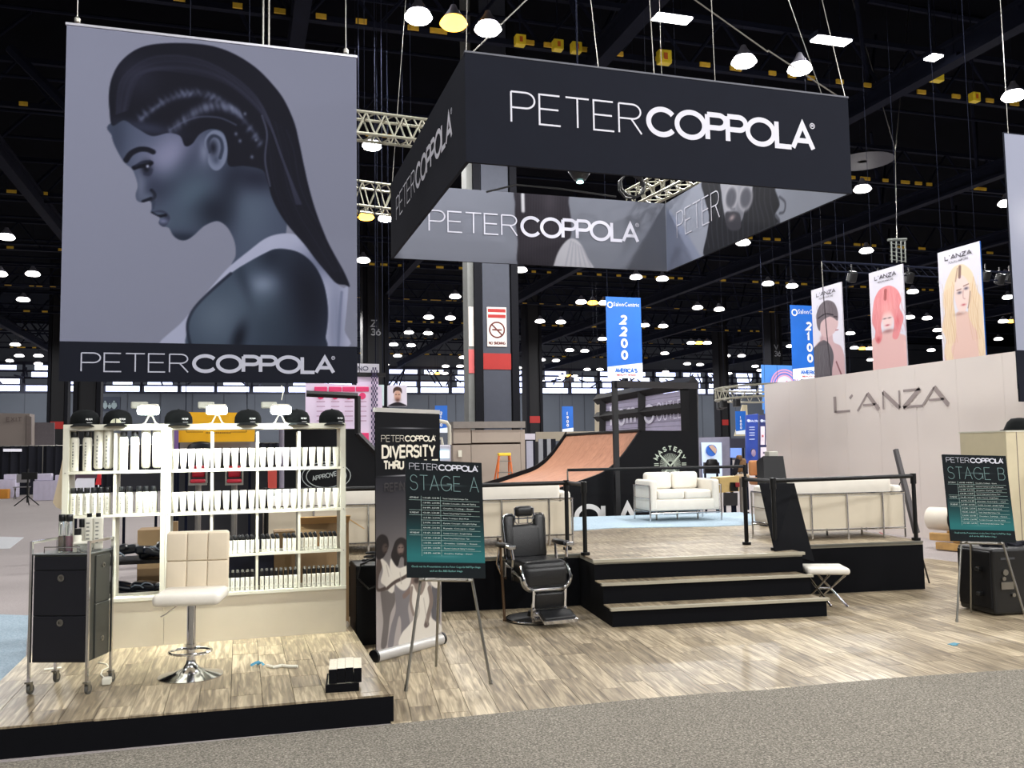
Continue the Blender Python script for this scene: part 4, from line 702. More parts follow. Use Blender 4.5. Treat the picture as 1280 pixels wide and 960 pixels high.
easel_sign('dark teal STAGE B schedule board on an easel at the right', 'thin metal tripod easel holding the stage B board', (B_TL, B_TR, B_BL, B_BR), (PZ(1196, 779), PZ(1283, 776), PZ(1214, 767)), 'B', rowsA[::-1], {0: 'SATURDAY', 4: 'SUNDAY', 6: 'MONDAY'})
# ================================================================ product shelves
SY = 7.77; SD = .30; PZt = .18
def shelf_unit(label, xa, xb, divs, shelves, pw):
    t = thing('display_shelf', label, 'shelf', ((xa+xb)/2, SY+SD/2, PZt)); w_ = xb-xa; cx_ = (xa+xb)/2; yc = SY+SD/2
    part('base', MB().box((cx_, yc, (PZt+.545)/2), (w_, SD, .545-PZt)), M_white, t, world=True); part('base_top', MB().box((cx_, yc-.005, .557), (w_, SD+.01, .026)), M_wframe, t, world=True)
    part('top_board', MB().box((cx_, yc, 1.935), (w_, SD, .045)), M_wframe, t, world=True)
    for x, p in ((xa, pw[0]), (xb, -pw[1])):
        mb = MB(); mb.box((x+p/2, yc, (.57+1.912)/2), (abs(p), SD, 1.912-.57)); part('side_panel', mb, M_wframe, t, world=True)
    for z in shelves: part('shelf_board', MB().box((cx_, yc, z-.012), (w_-abs(pw[0])-abs(pw[1]), SD-.01, .022)), M_wframe, t, world=True)
    for x in divs:
        zs = [.57]+sorted(shelves)+[1.912]
        for a, b in zip(zs[:-1], zs[1:]): part('divider', MB().box((x, yc, (a+b)/2-.012), (.02, SD-.02, b-a-.024)), M_wframe, t, world=True)
    for x in (xa+.02, xb-.02):
        mb = MB()
        for z in shelves: mb.cyl((x, SY-.003, z-.012), (x, SY+.002, z-.012), .005, n=8)
        part('cam_screw', mb, M_steel, t, world=True)
    return t
shelf_unit('white product shelf of two columns with tall bottles, left of the wider shelf', -1.335, -.573, (-.955,), (1.585, 1.238), (.045, .035))
shelf_unit('white product shelf of four columns with rows of tubes and small bottles', -.571, .88, (-.215, .148, .49), (1.585, 1.232, .88), (.04, .045))
M_prod = mat('product_white', (214, 212, 198), .35, var=.02); M_ink = mat('grey_label_ink', (120, 122, 116), .6, var=0); M_cap = mat('black_cap', (16, 18, 20), .3, var=0); M_silv = mat('silver_cap', (190, 196, 196), .25, .7, var=0)
def bottle(nm, lab, r, h, caph, inv=False):
    t = thing(nm, lab, 'bottle')
    if inv: part('cap', MB().lathe([(r*.5, 0), (r*.55, .012), (r*.55, .016)], n=14), M_cap, t, True); part('body', MB().lathe([(r*.7, .016), (r, .03), (r, h-.004), (r*.95, h)], n=18), M_prod, t, True)
    else: part('body', MB().lathe([(r*.96, 0), (r, .004), (r, h-caph-.02), (r*.9, h-caph-.005), (r*.72, h-caph)], n=18), M_prod, t, True); part('cap', MB().lathe([(r*.78, h-caph), (r*.8, h-caph+.003), (r*.8, h-.004), (r*.74, h)], n=16), M_cap, t, True)
    mb = MB(); hb = h-(0 if inv else caph)
    for i in range(9): a = -math.pi/2-.35; z = hb*(.14+.085*i); wd = r*(.16+.1*((i*5) % 3)); mb.box((math.cos(a)*(r+.0006), math.sin(a)*(r+.0006), z), (wd, .0016, hb*.05), rz=-.35)
    part('label_print', mb, M_ink, t); return t
def put(o, loc, lab, grp, first, rz=0.):
    c = o if first else clone(o); c.location = loc; c.rotation_euler = (0, 0, rz); retag(c, lab, grp); return c
ZS = (1.586, 1.239); ORD = ('first', 'second', 'third', 'fourth', 'fifth', 'sixth')
b1 = bottle('spray_can', '', .034, .315, .045); b2_ = bottle('spray_can', '', .036, .335, 0, True); b3 = bottle('bottle', '', .0275, .215, .045)
for i, (x, inv) in enumerate(((-1.262, 0), (-1.168, 0), (-1.085, 1), (-1.012, 1), (-.90, 0), (-.815, 0), (-.73, 1), (-.645, 1))):
    nm = ('leftmost', 'second', 'third', 'fourth', 'fifth', 'sixth', 'seventh', 'rightmost')[i]
    src = b2_ if inv else b1; put(src, (x, SY+.07, ZS[0]), nm+' tall white '+('bottle standing cap-down' if inv else 'black-capped bottle')+' on the top tier of the two-column shelf', None, i in (0, 2), rng.random()*.4)
for i, x in enumerate((-1.262, -1.213, -1.163, -1.113, -1.063, -1.013, -.908, -.85, -.775, -.722, -.668)):
    put(b3, (x, SY+.06, ZS[1]), ORD[i if i < 6 else i-6]+' short black-capped bottle from the left, '+('left' if i < 6 else 'right')+' middle cell of the two-column shelf', 'short black-capped bottles, left middle cell' if i < 6 else 'short black-capped bottles, right middle cell', i == 0, rng.random()*.5)
def tube_(lab, h, wt):
    t = thing('squeeze_tube', lab, 'tube'); part('cap', MB().lathe([(.017, 0), (.018, .004), (.018, .02)], n=12), M_prod, t, True)
    mb = MB(); n = 14; vs = []; prof = [(.02, .0185, .018), (.022, .0185, .03), (wt*.44, .014, h*.55), (wt*.49, .006, h*.88), (wt*.5, .0015, h)]
    for a, b, z in prof: vs += [(a*math.cos(2*math.pi*i/n), b*math.sin(2*math.pi*i/n), z) for i in range(n)]
    mb.add(vs, [(j*n+i, j*n+(i+1) % n, (j+1)*n+(i+1) % n, (j+1)*n+i) for j in range(len(prof)-1) for i in range(n)]+[tuple(range(n-1, -1, -1)), tuple(range((len(prof)-1)*n, len(prof)*n))])
    part('body', mb, M_prod, t, True); part('label_print', MB().box((0, -.0125, h*.55), (.018, .001, .004), rx=-.09).box((0, -.0135, h*.45), (.012, .001, .003), rx=-.09), M_ink, t); return t
t1 = tube_('', .165, .056); k = 0
bays = ((-.531, -.226), (-.204, .137), (.159, .479), (.501, .835))
for z, tn in ((1.586, 'upper'), (1.233, 'second')):
    for bi, (xa, xb) in enumerate(bays):
        for i in range(5):
            x = xa+(xb-xa)*(i+.5)/5; put(t1, (x, SY+.055, z), '%s white tube in the %s bay of the wide shelf, %s tier' % (ORD[i], ('first', 'second', 'third', 'last')[bi], tn), 'white tubes, %s tier, %s bay' % (tn, ('first', 'second', 'third', 'last')[bi]), k == 0, rng.normal()*.06); k += 1
def flip(lab, h, slant):
    t = thing('small_bottle', lab, 'bottle'); part('body', MB().rbox((0, .03, h/2), (.031, .05, h), .005, 2), M_prod, t); part('label_print', MB().box((0, .0045, h*.22), (.016, .001, .005)).box((-.004, .0045, h*.6), (.005, .001, .034)), mat('faint_label_ink', (168, 168, 158), .6, var=0), t)
    if slant: part('cap', MB().rbox((-.002, .02, h+.02), (.029, .03, .05), .008, 2, ry=-.42), M_cap, t, True)
    else: part('cap', MB().rbox((0, .03, h+.022), (.030, .03, .048), .006, 2), M_cap, t); part('pump_top', MB().lathe([(.008, h+.044), (.012, h+.05), (.012, h+.06), (.006, h+.066)], (0, .022, 0), 10), M_silv, t, True)
    return t
f1_ = flip('', .105, True); f2_ = flip('', .108, False)
xs3 = [-.515+.0375*i for i in range(15)]+[.035+.0385*i for i in range(4)]+[.2+.0385*i for i in range(4)]+[.375+.0375*i for i in range(3)]+[.515+.037*i for i in range(4)]+[.68+.0375*i for i in range(4)]
for i, x in enumerate(xs3): put(f1_, (x, SY+.03, .881), 'small slant-capped white bottle on the third tier of the wide shelf', 'small slant-capped bottles on the third tier', i == 0, 0)
xs4 = [x for x in np.arange(-.51, .83, .0388) if min(abs(x-d) for d in (-.215, .148, .49)) > .02]
for i, x in enumerate(xs4): put(f2_, (float(x), SY+.02, .571), 'small silver-topped white bottle on the bottom tier of the wide shelf', 'small silver-topped bottles on the bottom tier', i == 0, 0)
M_capf = mat('black_cotton', (4, 8, 9), .85, var=.06, scale=30, spec=.2)
def cap(lab, px, back=False, first=None, rz=0.):
    x = PY(px, 530, SY+.12)[0]
    if first is None:
        t = thing('baseball_cap', lab, 'cap', (x, SY+.13, 1.958), rz); prof = [(.108, 0), (.112, .02), (.108, .06), (.09, .095), (.055, .117), (.012, .124)]; part('crown', MB().lathe(prof, n=28, sx=1., sy=1.08), M_capf, t, True)
        vs = []; n = 14
        for j, rr in enumerate((0., 1.)):
            for i in range(n+1):
                a = math.radians(200+140*i/n); rx_, ry_ = (.108, .115) if rr == 0 else (.118, .20); vs.append((rx_*math.cos(a), ry_*math.sin(a), .012-.03*rr*(1-.2*math.sin(a)**2)*(1 if rr else 0)))
        mb = MB().add(vs, [(i, i+1, n+2+i, n+1+i) for i in range(n)]); mb.add([(a, b, c-.004) for a, b, c in vs], [(i, i+1, n+2+i, n+1+i) for i in range(n)]); part('brim', mb, M_capf, t, True)
        part('button', MB().lathe([(.01, .12), (.008, .128), (.002, .13)], n=10), M_capf, t, True); q = MB(); letters(q, 'PETER', 0, 0, .014, .045, .003, .1, ((.025, -.1165, .034), (1, .12, 0), (0, .1, 1), (0, -1, 0))); q.box((.05, -.119, .014), (.04, .002, .003)); part('lettering', q, M_letw, t)
        if back:
            q = MB(); q.prism([(-.04, .0), (.04, .0), (.04, .012)]+arc(0, .012, .04, .034, 0, 180, 10)[1:], .004, 'XZ', -.1255); part('rear_opening', q, mat('lit_opening', (206, 206, 180), .6), t); part('strap', MB().box((0, -.129, .02), (.006, .004, .05)).box((0, -.129, .004), (.09, .004, .012)), M_capf, t)
        return t
    c = clone(first); c.location.x = x; c.rotation_euler = (0, 0, rz); retag(c, lab); return c
c0 = cap('black baseball cap at the far left end on top of the shelves', 106); cap('black baseball cap turned back to front, its rear opening showing, second from left', 147, True)
cap('black baseball cap on the shelf top between the left and middle clip lamps', 223, first=c0, rz=.1); cap('black baseball cap on the shelf top between the middle and right clip lamps', 310, first=c0, rz=-.1)
cap('black baseball cap just right of the right clip lamp', 371, first=c0, rz=.05); cap('black baseball cap at the right end on top of the shelves', 415, first=c0, rz=.12)
M_led = mat('led_panel', (250, 255, 250), .3, var=0, emit=22)
def cliplamp(lab, px, first=None):
    x = PY(px, 515, SY-.1)[0]
    if first is None:
        t = thing('work_lamp', lab, 'lamp', (x, SY+.05, 1.958)); part('stand', MB().cyl((-.045, 0, 0), (-.012, 0, .07), .007, n=6).cyl((.045, 0, 0), (.012, 0, .07), .007, n=6).cyl((-.05, -.03, .004), (-.05, .06, .004), .006, n=6).cyl((.05, -.03, .004), (.05, .06, .004), .006, n=6).tube([(0, 0, .07), (0, -.06, .115), (0, -.13, .12)], .008, 6), M_wframe, t, True)
        part('head', MB().rbox((0, -.15, .128), (.15, .1, .04), .015, 3, rx=.35), M_wframe, t); part('led_face', MB().rbox((0, -.185, .105), (.165, .05, .07), .022, 4), M_led, t, True)
        part('rear_head', MB().rbox((-.09, .05, .16), (.13, .05, .055), .01, 2), mat('grey_housing', (156, 156, 146), .5), t); part('rear_arm', MB().cyl((0, 0, .07), (-.06, .03, .14), .006, n=6), M_wframe, t)
        c = t
    else: c = clone(first); c.location.x = x; retag(c, lab)
    light('work_lamp_light', 'AREA', (x, SY-.15, 2.04), 24, (.96, 1, .93), (x, SY+.12, 1.3), .13, sy=.06, spread=1.9)
    return c
l0 = cliplamp('glowing white work lamp on the shelf top at left, above the tall bottles', 186); cliplamp('glowing white work lamp on the shelf top, middle one, before the yellow sign', 271, l0); cliplamp('glowing white work lamp on the shelf top at right, with a cord rising behind', 351, l0)
# cord, cloth beside shelf
single('lamp_cord', MB().tube([PY(352, 500, SY+.2), PY(354, 490, SY+.25), PY(352, 482, SY+.3)], .004, 5), M_wframe, 'thin pale cord rising from the right work lamp', 'cord', PY(352, 500, SY+.2), True)
q = [PY(*p, SY+.33) for p in ((80, 565), (83, 640), (70, 634), (66, 628), (75, 590))]
mb = MB(); vs = [tuple(v) for v in q]+[(v[0], v[1]+.02, v[2]) for v in q]; n = 5; mb.add(vs, [tuple(range(n)), tuple(range(2*n-1, n-1, -1))]+[(i, i+n, (i+1) % n+n, (i+1) % n) for i in range(n)]); single('hanging_cloth', mb, mat('cream_cloth', (224, 206, 176), .9, var=.04), 'cream cloth hanging off the left side of the product shelves', 'cloth', q[1])
# ================================================================ trolley
ct = thing('salon_trolley', 'black and chrome wheeled salon trolley with round ring pulls, front left', 'trolley', (-1.053, 6.566, PZt), math.radians(-20.5)); w_, d_ = .385, .30
def bx(a, b, m, nm, lab=None, par=None): c = [(a[i]+b[i])/2 for i in range(3)]; d = [abs(b[i]-a[i]) for i in range(3)]; return part(nm, MB().rbox(c, d, .003, 1), m, par or ct, label=lab)
M_navy = mat('trolley_black', (15, 17, 26), .35, var=.05); M_side = mat('trolley_side', (52, 54, 50), .4, var=.05)
bx((-w_/2+.012, -d_/2+.012, .2), (w_/2-.012, d_/2-.012, .885), M_side, 'cabinet')
for i, (za, zb_, kz) in enumerate(((.79, .875, None), (.50, .785, .74), (.205, .495, .455))):
    dr = bx((-w_/2+.018, -d_/2+.0, za), (w_/2-.018, -d_/2+.014, zb_), M_navy, 'drawer' if i < 1 else 'door')
    if kz: part('ring_pull', MB().lathe([(.012, 0), (.012, .006), (.022, .006), (.022, 0)], (0.01, -d_/2-.001, kz), 20, rot=Matrix.Rotation(math.pi/2, 3, 'X')), M_steel, dr, True)
for za, zb_, kz in ((.56, .87, .80), (.205, .555, .32)):
    dr = bx((w_/2-.012, -d_/2+.10, za), (w_/2-.004, d_/2-.018, zb_), M_side, 'side_flap'); part('ring_pull', MB().lathe([(.008, 0), (.008, .005), (.017, .005), (.017, 0)], (w_/2-.004, .04, kz), 18, rot=Matrix.Rotation(math.pi/2, 3, 'Y')), M_steel, dr, True)
bx((-w_/2, -d_/2, .885), (w_/2, d_/2, .895), mat('trolley_top', (92, 96, 96), .3), 'tray')
for sx_ in (-1, 1):
    for sy_ in (-1, 1):
        x, y = sx_*w_/2, sy_*d_/2; part('post', MB().box((x, y, .525), (.016, .016, .90)), M_chrome, ct)
        cs = part('caster', MB().box((x, y, .077), (.034, .034, .01)).box((x-.012, y+.012, .05), (.004, .03, .055)).box((x+.012, y+.012, .05), (.004, .03, .055)), M_steel, ct)
        part('wheel', MB().cyl((x-.009, y+.02, .03), (x+.009, y+.02, .03), .03, n=20), M_rubber, cs, True); part('hub', MB().cyl((x-.0095, y+.02, .03), (x+.0095, y+.02, .03), .012, n=12), M_steel, cs, True)
    part('side_rail', MB().box((sx_*w_/2, 0, .968), (.016, d_, .016)), M_chrome, ct)
part('tray_rail', MB().tube([(-.12, -d_/2+.02, .897), (-.12, -d_/2+.02, .935), (.12, -d_/2+.02, .935), (.12, -d_/2+.02, .897)], .004, 6), M_chrome, ct, True)
CM = Matrix.Translation((-1.053, 6.566, PZt))@Matrix.Rotation(math.radians(-20.5), 4, 'Z')
def oncart(x, y): return CM@Vector((x, y, .896))
M_amb = mat('amber_liquid', (120, 84, 30), .1, var=0, trans=.5); M_pink = mat('pink_liquid', (186, 96, 130), .1, var=0, trans=.4)
for px, lm, lab in ((-.055, M_amb, 'clear bottle of amber liquid with tall black cap on the trolley'), (-.005, M_pink, 'clear bottle of pink liquid with tall black cap on the trolley')):
    t = thing('clear_bottle', lab, 'bottle', oncart(px, -.04)); part('body', MB().lathe([(.021, 0), (.022, .004), (.022, .19), (.018, .2)], n=16), M_glass, t, True); part('liquid', MB().lathe([(.019, .003), (.019, .105)], n=14), lm, t, True); part('cap', MB().lathe([(.02, .2), (.022, .203), (.022, .243), (.02, .246)], n=16), M_cap, t, True)
t = thing('small_jar', 'small white bottle with black cap on the trolley beside the clear bottles', 'bottle', oncart(.055, -.045)); part('body', MB().lathe([(.026, 0), (.026, .1), (.02, .11)], n=16), M_prod, t, True); part('cap', MB().lathe([(.02, .11), (.022, .112), (.022, .15), (.02, .152)], n=14), M_cap, t, True)
t = thing('narrow_jar', 'black-capped narrow white bottle at the back of the trolley', 'bottle', oncart(.01, .09)); part('body', MB().lathe([(.02, 0), (.02, .14), (.015, .15)], n=14), M_prod, t, True); part('cap', MB().lathe([(.02, .15), (.02, .2), (.018, .205)], n=14), M_cap, t, True)
for x, y, s, lab in ((.075, .06, .055, 'left one of two tall white pump bottles at the back of the trolley'), (.13, .075, .06, 'right one of two tall white pump bottles at the back of the trolley')):
    t = thing('pump_bottle', lab, 'bottle', oncart(x, y)); part('body', MB().rbox((0, 0, .11), (s, .05, .22), .014, 3), M_prod, t); part('cap', MB().cyl((0, 0, .22), (0, 0, .245), .016, n=12), M_cap, t, True); mb = MB()
    for i in range(6): mb.box((-.005, -.0262, .05+.026*i), (.016+.006*(i % 2), .001, .009))
    part('label_print', mb, M_ink, t)
t = single('soap_dish', MB().rbox(tuple(oncart(.11, -.06)+Vector((0, 0, .06))), (.13, .07, .018), .008, 3), M_prod, 'flat white oval dish in front of the pump bottles', 'dish', oncart(.11, -.06)); 
t = single('glass_jar', MB().lathe([(.04, 0), (.045, .004), (.045, .048), (.04, .05)], tuple(oncart(.11, -.06)), 18), M_glass, 'low clear jar under the flat white dish on the trolley', 'jar', oncart(.11, -.06), True)
q = PZ(133, 856, PZt); t = thing('power_adapter', 'white power brick with curled cord by the right rear trolley wheel', 'power brick', q); part('brick', MB().rbox((0, .02, .022), (.055, .07, .042), .006, 2), M_prod, t); pts = [PZ(*p, PZt+.006)-q for p in ((131, 848), (126, 843), (128, 838), (136, 834), (133, 830), (123, 828))]; part('cord', MB().tube([tuple(p) for p in pts], .005, 6), M_prod, t, True)
q = PZ(66, 836, PZt); single('paper_scrap', MB().box((q[0], q[1], PZt+.003), (.11, .05, .003), rz=.2), M_prod, 'white scrap of paper under the trolley', 'paper', (q[0], q[1], PZt))
# ================================================================ bar stool
bs = thing('bar_stool', 'white quilted leather bar stool on a chrome pedestal', 'stool', (-.31, 6.64, PZt), -.16)
part('base', MB().lathe([(.215, 0), (.216, .006), (.19, .012), (.12, .03), (.06, .055), (.035, .085), (.03, .11)], n=40), M_chrome, bs, True); part('column', MB().cyl((0, 0, .1), (0, 0, .5), .03, n=24), M_chrome, bs, True); part('lift_tube', MB().cyl((0, 0, .18), (0, 0, .22), .036, n=24), M_chrome, bs, True)
fr_ = [(.14*math.cos(a*math.pi/12), -.02+.115*math.sin(a*math.pi/12), .17) for a in range(25)]; part('foot_ring', MB().tube(fr_, .009, 8), M_chrome, bs, True)
part('seat', MB().rbox((0, 0, .545), (.44, .40, .085), .035, 4), M_leatherw, bs, True); mb = MB()
bk_ = part('backrest', MB().rbox((0, .205, .765), (.43, .05, .42), .024, 4, rx=-.08), mat('stool_leather_back', (216, 202, 178), .45, var=.03), bs, True)
for i in range(3):
    for j in range(2): mb.rbox((-.1425+.1425*i, .176-.016*(.5-j), .665+.2*j), (.140, .022, .197), .01, 3, rx=-.08)
part('quilted_square', mb, mat('stool_leather_back', (216, 202, 178)), bs, True, kind=None); part('lever', MB().tube([(-.04, -.02, .5), (-.09, -.05, .485), (-.15, -.09, .44), (-.18, -.1, .425)], .005, 6), M_chrome, bs, True)
# ================================================================ leaflet box, tissue, floor bits
fb = thing('leaflet_stack', 'black cartons of cream cards piled on the platform corner', 'box', (.665, 6.0, PZt), -.12); part('lower_carton', MB().box((-.008, 0, .024), (.21, .31, .047)), M_fascia, fb); part('cream_card_edge', MB().box((0, .01, .05), (.2, .29, .004)), M_cream, fb)
for i in range(4): cbx = part('card_pack', MB().box((-.068+.052*i, .002*(i % 2), .098+.003*(i % 3)), (.05, .29, .088)), mat('cream_card', (214, 206, 188), .8, var=.1, scale=80), fb); part('black_front', MB().box((-.068+.052*i, -.148+.002*(i % 2), .098+.003*(i % 3)), (.05, .006, .088)), M_fascia, cbx)
q = PZ(322, 833, PZt); t = thing('discarded_wipe', 'twisted cream wipe with a blue tuft on the platform floor', 'wipe', q); pts = [PZ(*p, PZt+.012)-q for p in ((333, 832), (342, 834), (352, 832), (362, 833), (372, 833))]; part('twist', MB().tube([tuple(p) for p in pts], .011, 7), M_prod, t, True)
mb = MB()
for i in range(14): a = rng.random()*6.28; r_ = rng.random()*.03; mb.tube([(.0, 0, .01), (math.cos(a)*r_+.015, math.sin(a)*r_*1.4, .03), (math.cos(a)*.05, math.sin(a)*.05, .012)], .004, 4)
part('blue_tuft', mb, mat('blue_tissue', (90, 160, 190), .8), t)
q = PZ(1192, 807); t = single('blue_scrap', MB().box((q[0], q[1], .014), (.1, .05, .004), rz=.3).box((q[0]-.03, q[1]-.04, .015), (.05, .03, .004)), mat('teal_scrap', (70, 130, 150), .7), 'tiny torn blue scrap lying on the plank floor at right', 'scrap', (q[0], q[1], .012))
q = thing('speaker_case', 'black box case on the floor between the shelves and the roll-up banner', 'case', (1.22, 8.2, 0)); part('case', MB().rbox((0, 0, .35), (.46, .46, .7), .012, 2), M_black, q); part('lid_seam', MB().box((0, -.232, .52), (.46, .003, .01)), M_rail, q)
single('black_cable', MB().tube([(1.22+.16*math.cos(a*.8)*(1-a*.01), 8.12+.12*math.sin(a*.8), .715+.004*a) for a in range(24)]+[(1.03, 7.94, .72), (1.0, 7.93, .6), (1.1, 7.93, .5), (1.25, 7.93, .56)], .009, 6), M_blackp, 'black cable coiled on top of the black case behind the roll-up banner', 'cable', (1.22, 8.12, .70), True)
# ================================================================ barber chair
bc = thing('barber_chair', 'black leather barber chair with chrome frame and footrest beside the steps', 'barber chair', (2.84, 8.52, .012), .10)
part('base', MB().lathe([(.30, 0), (.30, .02), (.27, .035), (.09, .045), (.08, .09)], n=36), M_blackp, bc, True); part('base_ring', MB().tube([(.30*math.cos(a*math.pi/16), .30*math.sin(a*math.pi/16), .02) for a in range(33)], .008, 6), M_chrome, bc, True); part('pump_column', MB().cyl((0, 0, .05), (0, 0, .40), .055, n=20), M_chrome, bc, True)
part('seat_frame', MB().box((0, .02, .42), (.46, .42, .05)), M_steel, bc)
def loop_xz(w, z0, z1, y0, y1, r=.06, cut=True):
    pts = [(-w/2, y1, z1)]; pts += [(-w/2+r-r*math.cos(a*math.pi/12), y0+(y1-y0)*0, z0+r-r*math.sin(a*math.pi/12)) for a in range(7)]; pts += [(w/2-r+r*math.sin(a*math.pi/12), y0, z0+r-r*math.cos(a*math.pi/12)) for a in range(7)]; pts += [(w/2, y1, z1)]; return pts
sc_ = part('seat_cushion', MB().rbox((0, -.02, .53), (.47, .50, .15), .06, 5).rbox((0, -.23, .45), (.46, .11, .22), .05, 5), M_leatherb, bc, True)
part('seat_piping', MB().tube(loop_xz(.50, .335, .56, -.275, -.2, .12), .016, 8), M_chrome, bc, True); part('apron', MB().tube(loop_xz(.54, .32, .56, -.26, .15, .13), .012, 8), M_steel, bc, True)
br = part('backrest', MB().rbox((-.17, .27, .80), (.13, .10, .46), .045, 4, rx=-.14).rbox((.17, .27, .80), (.13, .10, .46), .045, 4, rx=-.14).rbox((0, .26, .745), (.36, .10, .36), .045, 4, rx=-.14), M_leatherb, bc, True)
def lp_(pts): return [(x, .215+(z-.58)*.14, z) for x, z in pts]
part('back_piping', MB().tube(lp_([(-.22, .58), (-.235, .98), (-.22, 1.02), (-.19, 1.03), (-.13, 1.03), (-.105, 1.0), (-.10, .95), (-.08, .93), (.08, .93), (.10, .95), (.105, 1.0), (.13, 1.03), (.19, 1.03), (.22, 1.02), (.235, .98), (.22, .58), (-.22, .58)]), .008, 6), M_chrome, bc, True)
hd = part('headrest', MB().rbox((0, .275, 1.055), (.20, .085, .11), .038, 4), M_leatherb, bc, True); part('headrest_frame', MB().tube([(-.105, .27, 1.09), (-.105, .26, .985), (.105, .26, .985), (.105, .27, 1.09)], .009, 8).cyl((-.05, .29, .9), (-.05, .29, 1.03), .008, n=8).cyl((.05, .29, .9), (.05, .29, 1.03), .008, n=8), M_chrome, bc, True)
for s in (-1, 1):
    ar = part('armrest', MB().rbox((s*.315, .06, .745), (.075, .30, .05), .02, 3), M_leatherb, bc, True); part('arm_end', MB().rbox((s*.315, -.12, .742), (.085, .09, .04), .012, 2), M_chrome, ar)
    part('arm_support', MB().tube([(s*.30, -.1, .72), (s*.29, -.12, .62), (s*.27, -.06, .54), (s*.28, .0, .42)], .015, 8).tube([(s*.31, .18, .72), (s*.33, .2, .55), (s*.30, .12, .42)], .015, 8).box((s*.285, .05, .47), (.02, .26, .12)), M_chrome, bc, True)
part('ashtray', MB().box((-.335, .0, .52), (.012, .05, .14)), M_steel, bc)
lg = part('leg_rest', MB().rbox((0, -.31, .235), (.30, .035, .15), .015, 3, rx=.12), M_leatherb, bc, True); part('leg_rest_frame', MB().box((-.17, -.30, .19), (.022, .03, .30), rx=.1).box((.17, -.30, .19), (.022, .03, .30), rx=.1).box((0, -.32, .12), (.36, .02, .08)).cyl((-.12, -.26, .32), (-.12, -.24, .38), .015, n=8).cyl((.12, -.26, .32), (.12, -.24, .38), .015, n=8), M_chrome, bc)
ft_ = part('footrest', MB().rbox((.03, -.43, .115), (.33, .15, .035), .015, 3, rx=.38), M_leatherb, bc, True); part('footrest_frame', MB().box((.03, -.43, .093), (.35, .17, .02), rx=.38).box((.03, -.505, .065), (.35, .014, .035), rx=.38).cyl((-.17, -.34, .07), (-.11, -.34, .07), .025, n=12), M_chrome, bc)
q = PZ(631, 776, .012); single('brown_pole', MB().cyl(q, (q[0]-.02, q[1]+.06, .80), .014, n=8).cyl(q, (q[0], q[1], .03), .02, n=10), mat('bronze_pole', (92, 70, 48), .4, .3), 'thin brown pole standing at the left arm of the barber chair', 'pole', q, True)
# ================================================================ sofas
def sofa(lab, loc, rz, w_, d_, seats, dz=.0, bars=()):
    t = thing('sofa', lab, 'sofa', loc, rz); aw = .13; z0_ = .13
    part('base_panel', MB().rbox((0, 0, .25), (w_-.02, d_-.04, .17), .02, 3), M_leatherw, t, True); part('back_panel', MB().box((0, d_/2-.02, .32), (w_-.02, .03, .38)), mat('sofa_back_panel', (206, 196, 176), .5, var=.02), t)
    sw = (w_-2*aw)/seats
    for i in range(seats): part('seat_cushion', MB().rbox((-w_/2+aw+sw*(i+.5), -.06, .40), (sw-.006, d_-.16, .14), .04, 4), M_leatherw, t, True); part('back_cushion', MB().rbox((-w_/2+aw+sw*(i+.5), d_/2-.10, .60), (sw-.004, .17, .27), .05, 4), M_leatherw, t, True)
    for s in (-1, 1): part('arm_cushion', MB().rbox((s*(w_/2-aw/2), 0, .40), (aw-.01, d_-.02, .46), .04, 4), M_leatherw, t, True)
    mb = MB()
    for s in (-1, 1): x = s*(w_/2+.005); mb.tube([(x, -d_/2-.005, 0), (x, -d_/2-.005, .545), (x, d_/2+.0, .545), (x, d_/2+.0, 0)], .013, 8).cyl((x, -d_/2, .16), (x, d_/2, .16), .008, n=6).cyl((x, -d_/2, .35), (x, d_/2, .35), .005, n=6)
    for z, yy in ((.545, d_/2+.005), (.115, d_/2+.005), (.13, -d_/2-.005)): mb.cyl((-w_/2-.005, yy, z), (w_/2+.005, yy, z), .011, n=8)
    for b in bars: mb.cyl((b, d_/2+.005, 0), (b, d_/2+.005, .545), .012, n=8)
    part('chrome_frame', mb, M_chrome, t, True); mb = MB()
    for x in (-w_*.3, 0, w_*.3): mb.cyl((x, 0, 0), (x, 0, .17), .014, n=6)
    part('centre_foot', mb, M_steel, t); return t
sofa('white two-seat leather sofa with chrome frame facing the steps at the back of the stage', SF(2.56, 5.05, STZ+.008), A7+.02, 1.14, .72, 2)
sofa('white leather sofa seen from behind at the right side of the stage', SF(3.42, 2.1, STZ), A7+math.pi-.03, 1.56, .88, 1, 0, (.42, -.04, -.5))
sofa('white leather sofa seen from behind, right of the first easel sign', SF(-.68, 2.55, STZ), A7+math.pi+.0, 1.66, .85, 1, 0, (.02, .55, -.55))
sofa('white leather sofa seen from behind between the shelves and the roll-up banner', SF(-2.55, 2.35, STZ), A7+math.pi+.0, 1.66, .85, 1, 0, (0.3, -.3))
# ================================================================ ottoman and leaning boards
a, b = PZ(1009, 710, .42), PZ(1063, 710, .42); ev = Vector(b-a); ang = math.atan2(ev.y, ev.x); wO = ev.length; nv = Vector((-ev.y, ev.x, 0)).normalized(); mid = Vector(a)+ev/2+nv*.2
ot = thing('x_leg_stool', 'white cushioned stool on crossed chrome legs at the right end of the steps', 'stool', (mid.x, mid.y, .012), ang)
part('seat', MB().rbox((0, 0, .37), (wO, .42, .07), .03, 4), M_leatherw, ot, True)
for s in (-1, 1):
    xa_, xb_ = (wO/2-.30, wO/2-.03) if s > 0 else (-wO/2+.03, -wO/2+.24)
    part('leg', MB().cyl((xa_, .15, .0), (xb_, -.15, .34), .012, n=6).cyl((xb_, -.15, .0), (xa_, .15, .34), .012, n=6), M_chrome, ot, True)
part('stretcher', MB().cyl((-wO/2+.13, 0, .17), (wO/2-.165, 0, .17), .012, n=8), M_chrome, ot, True)
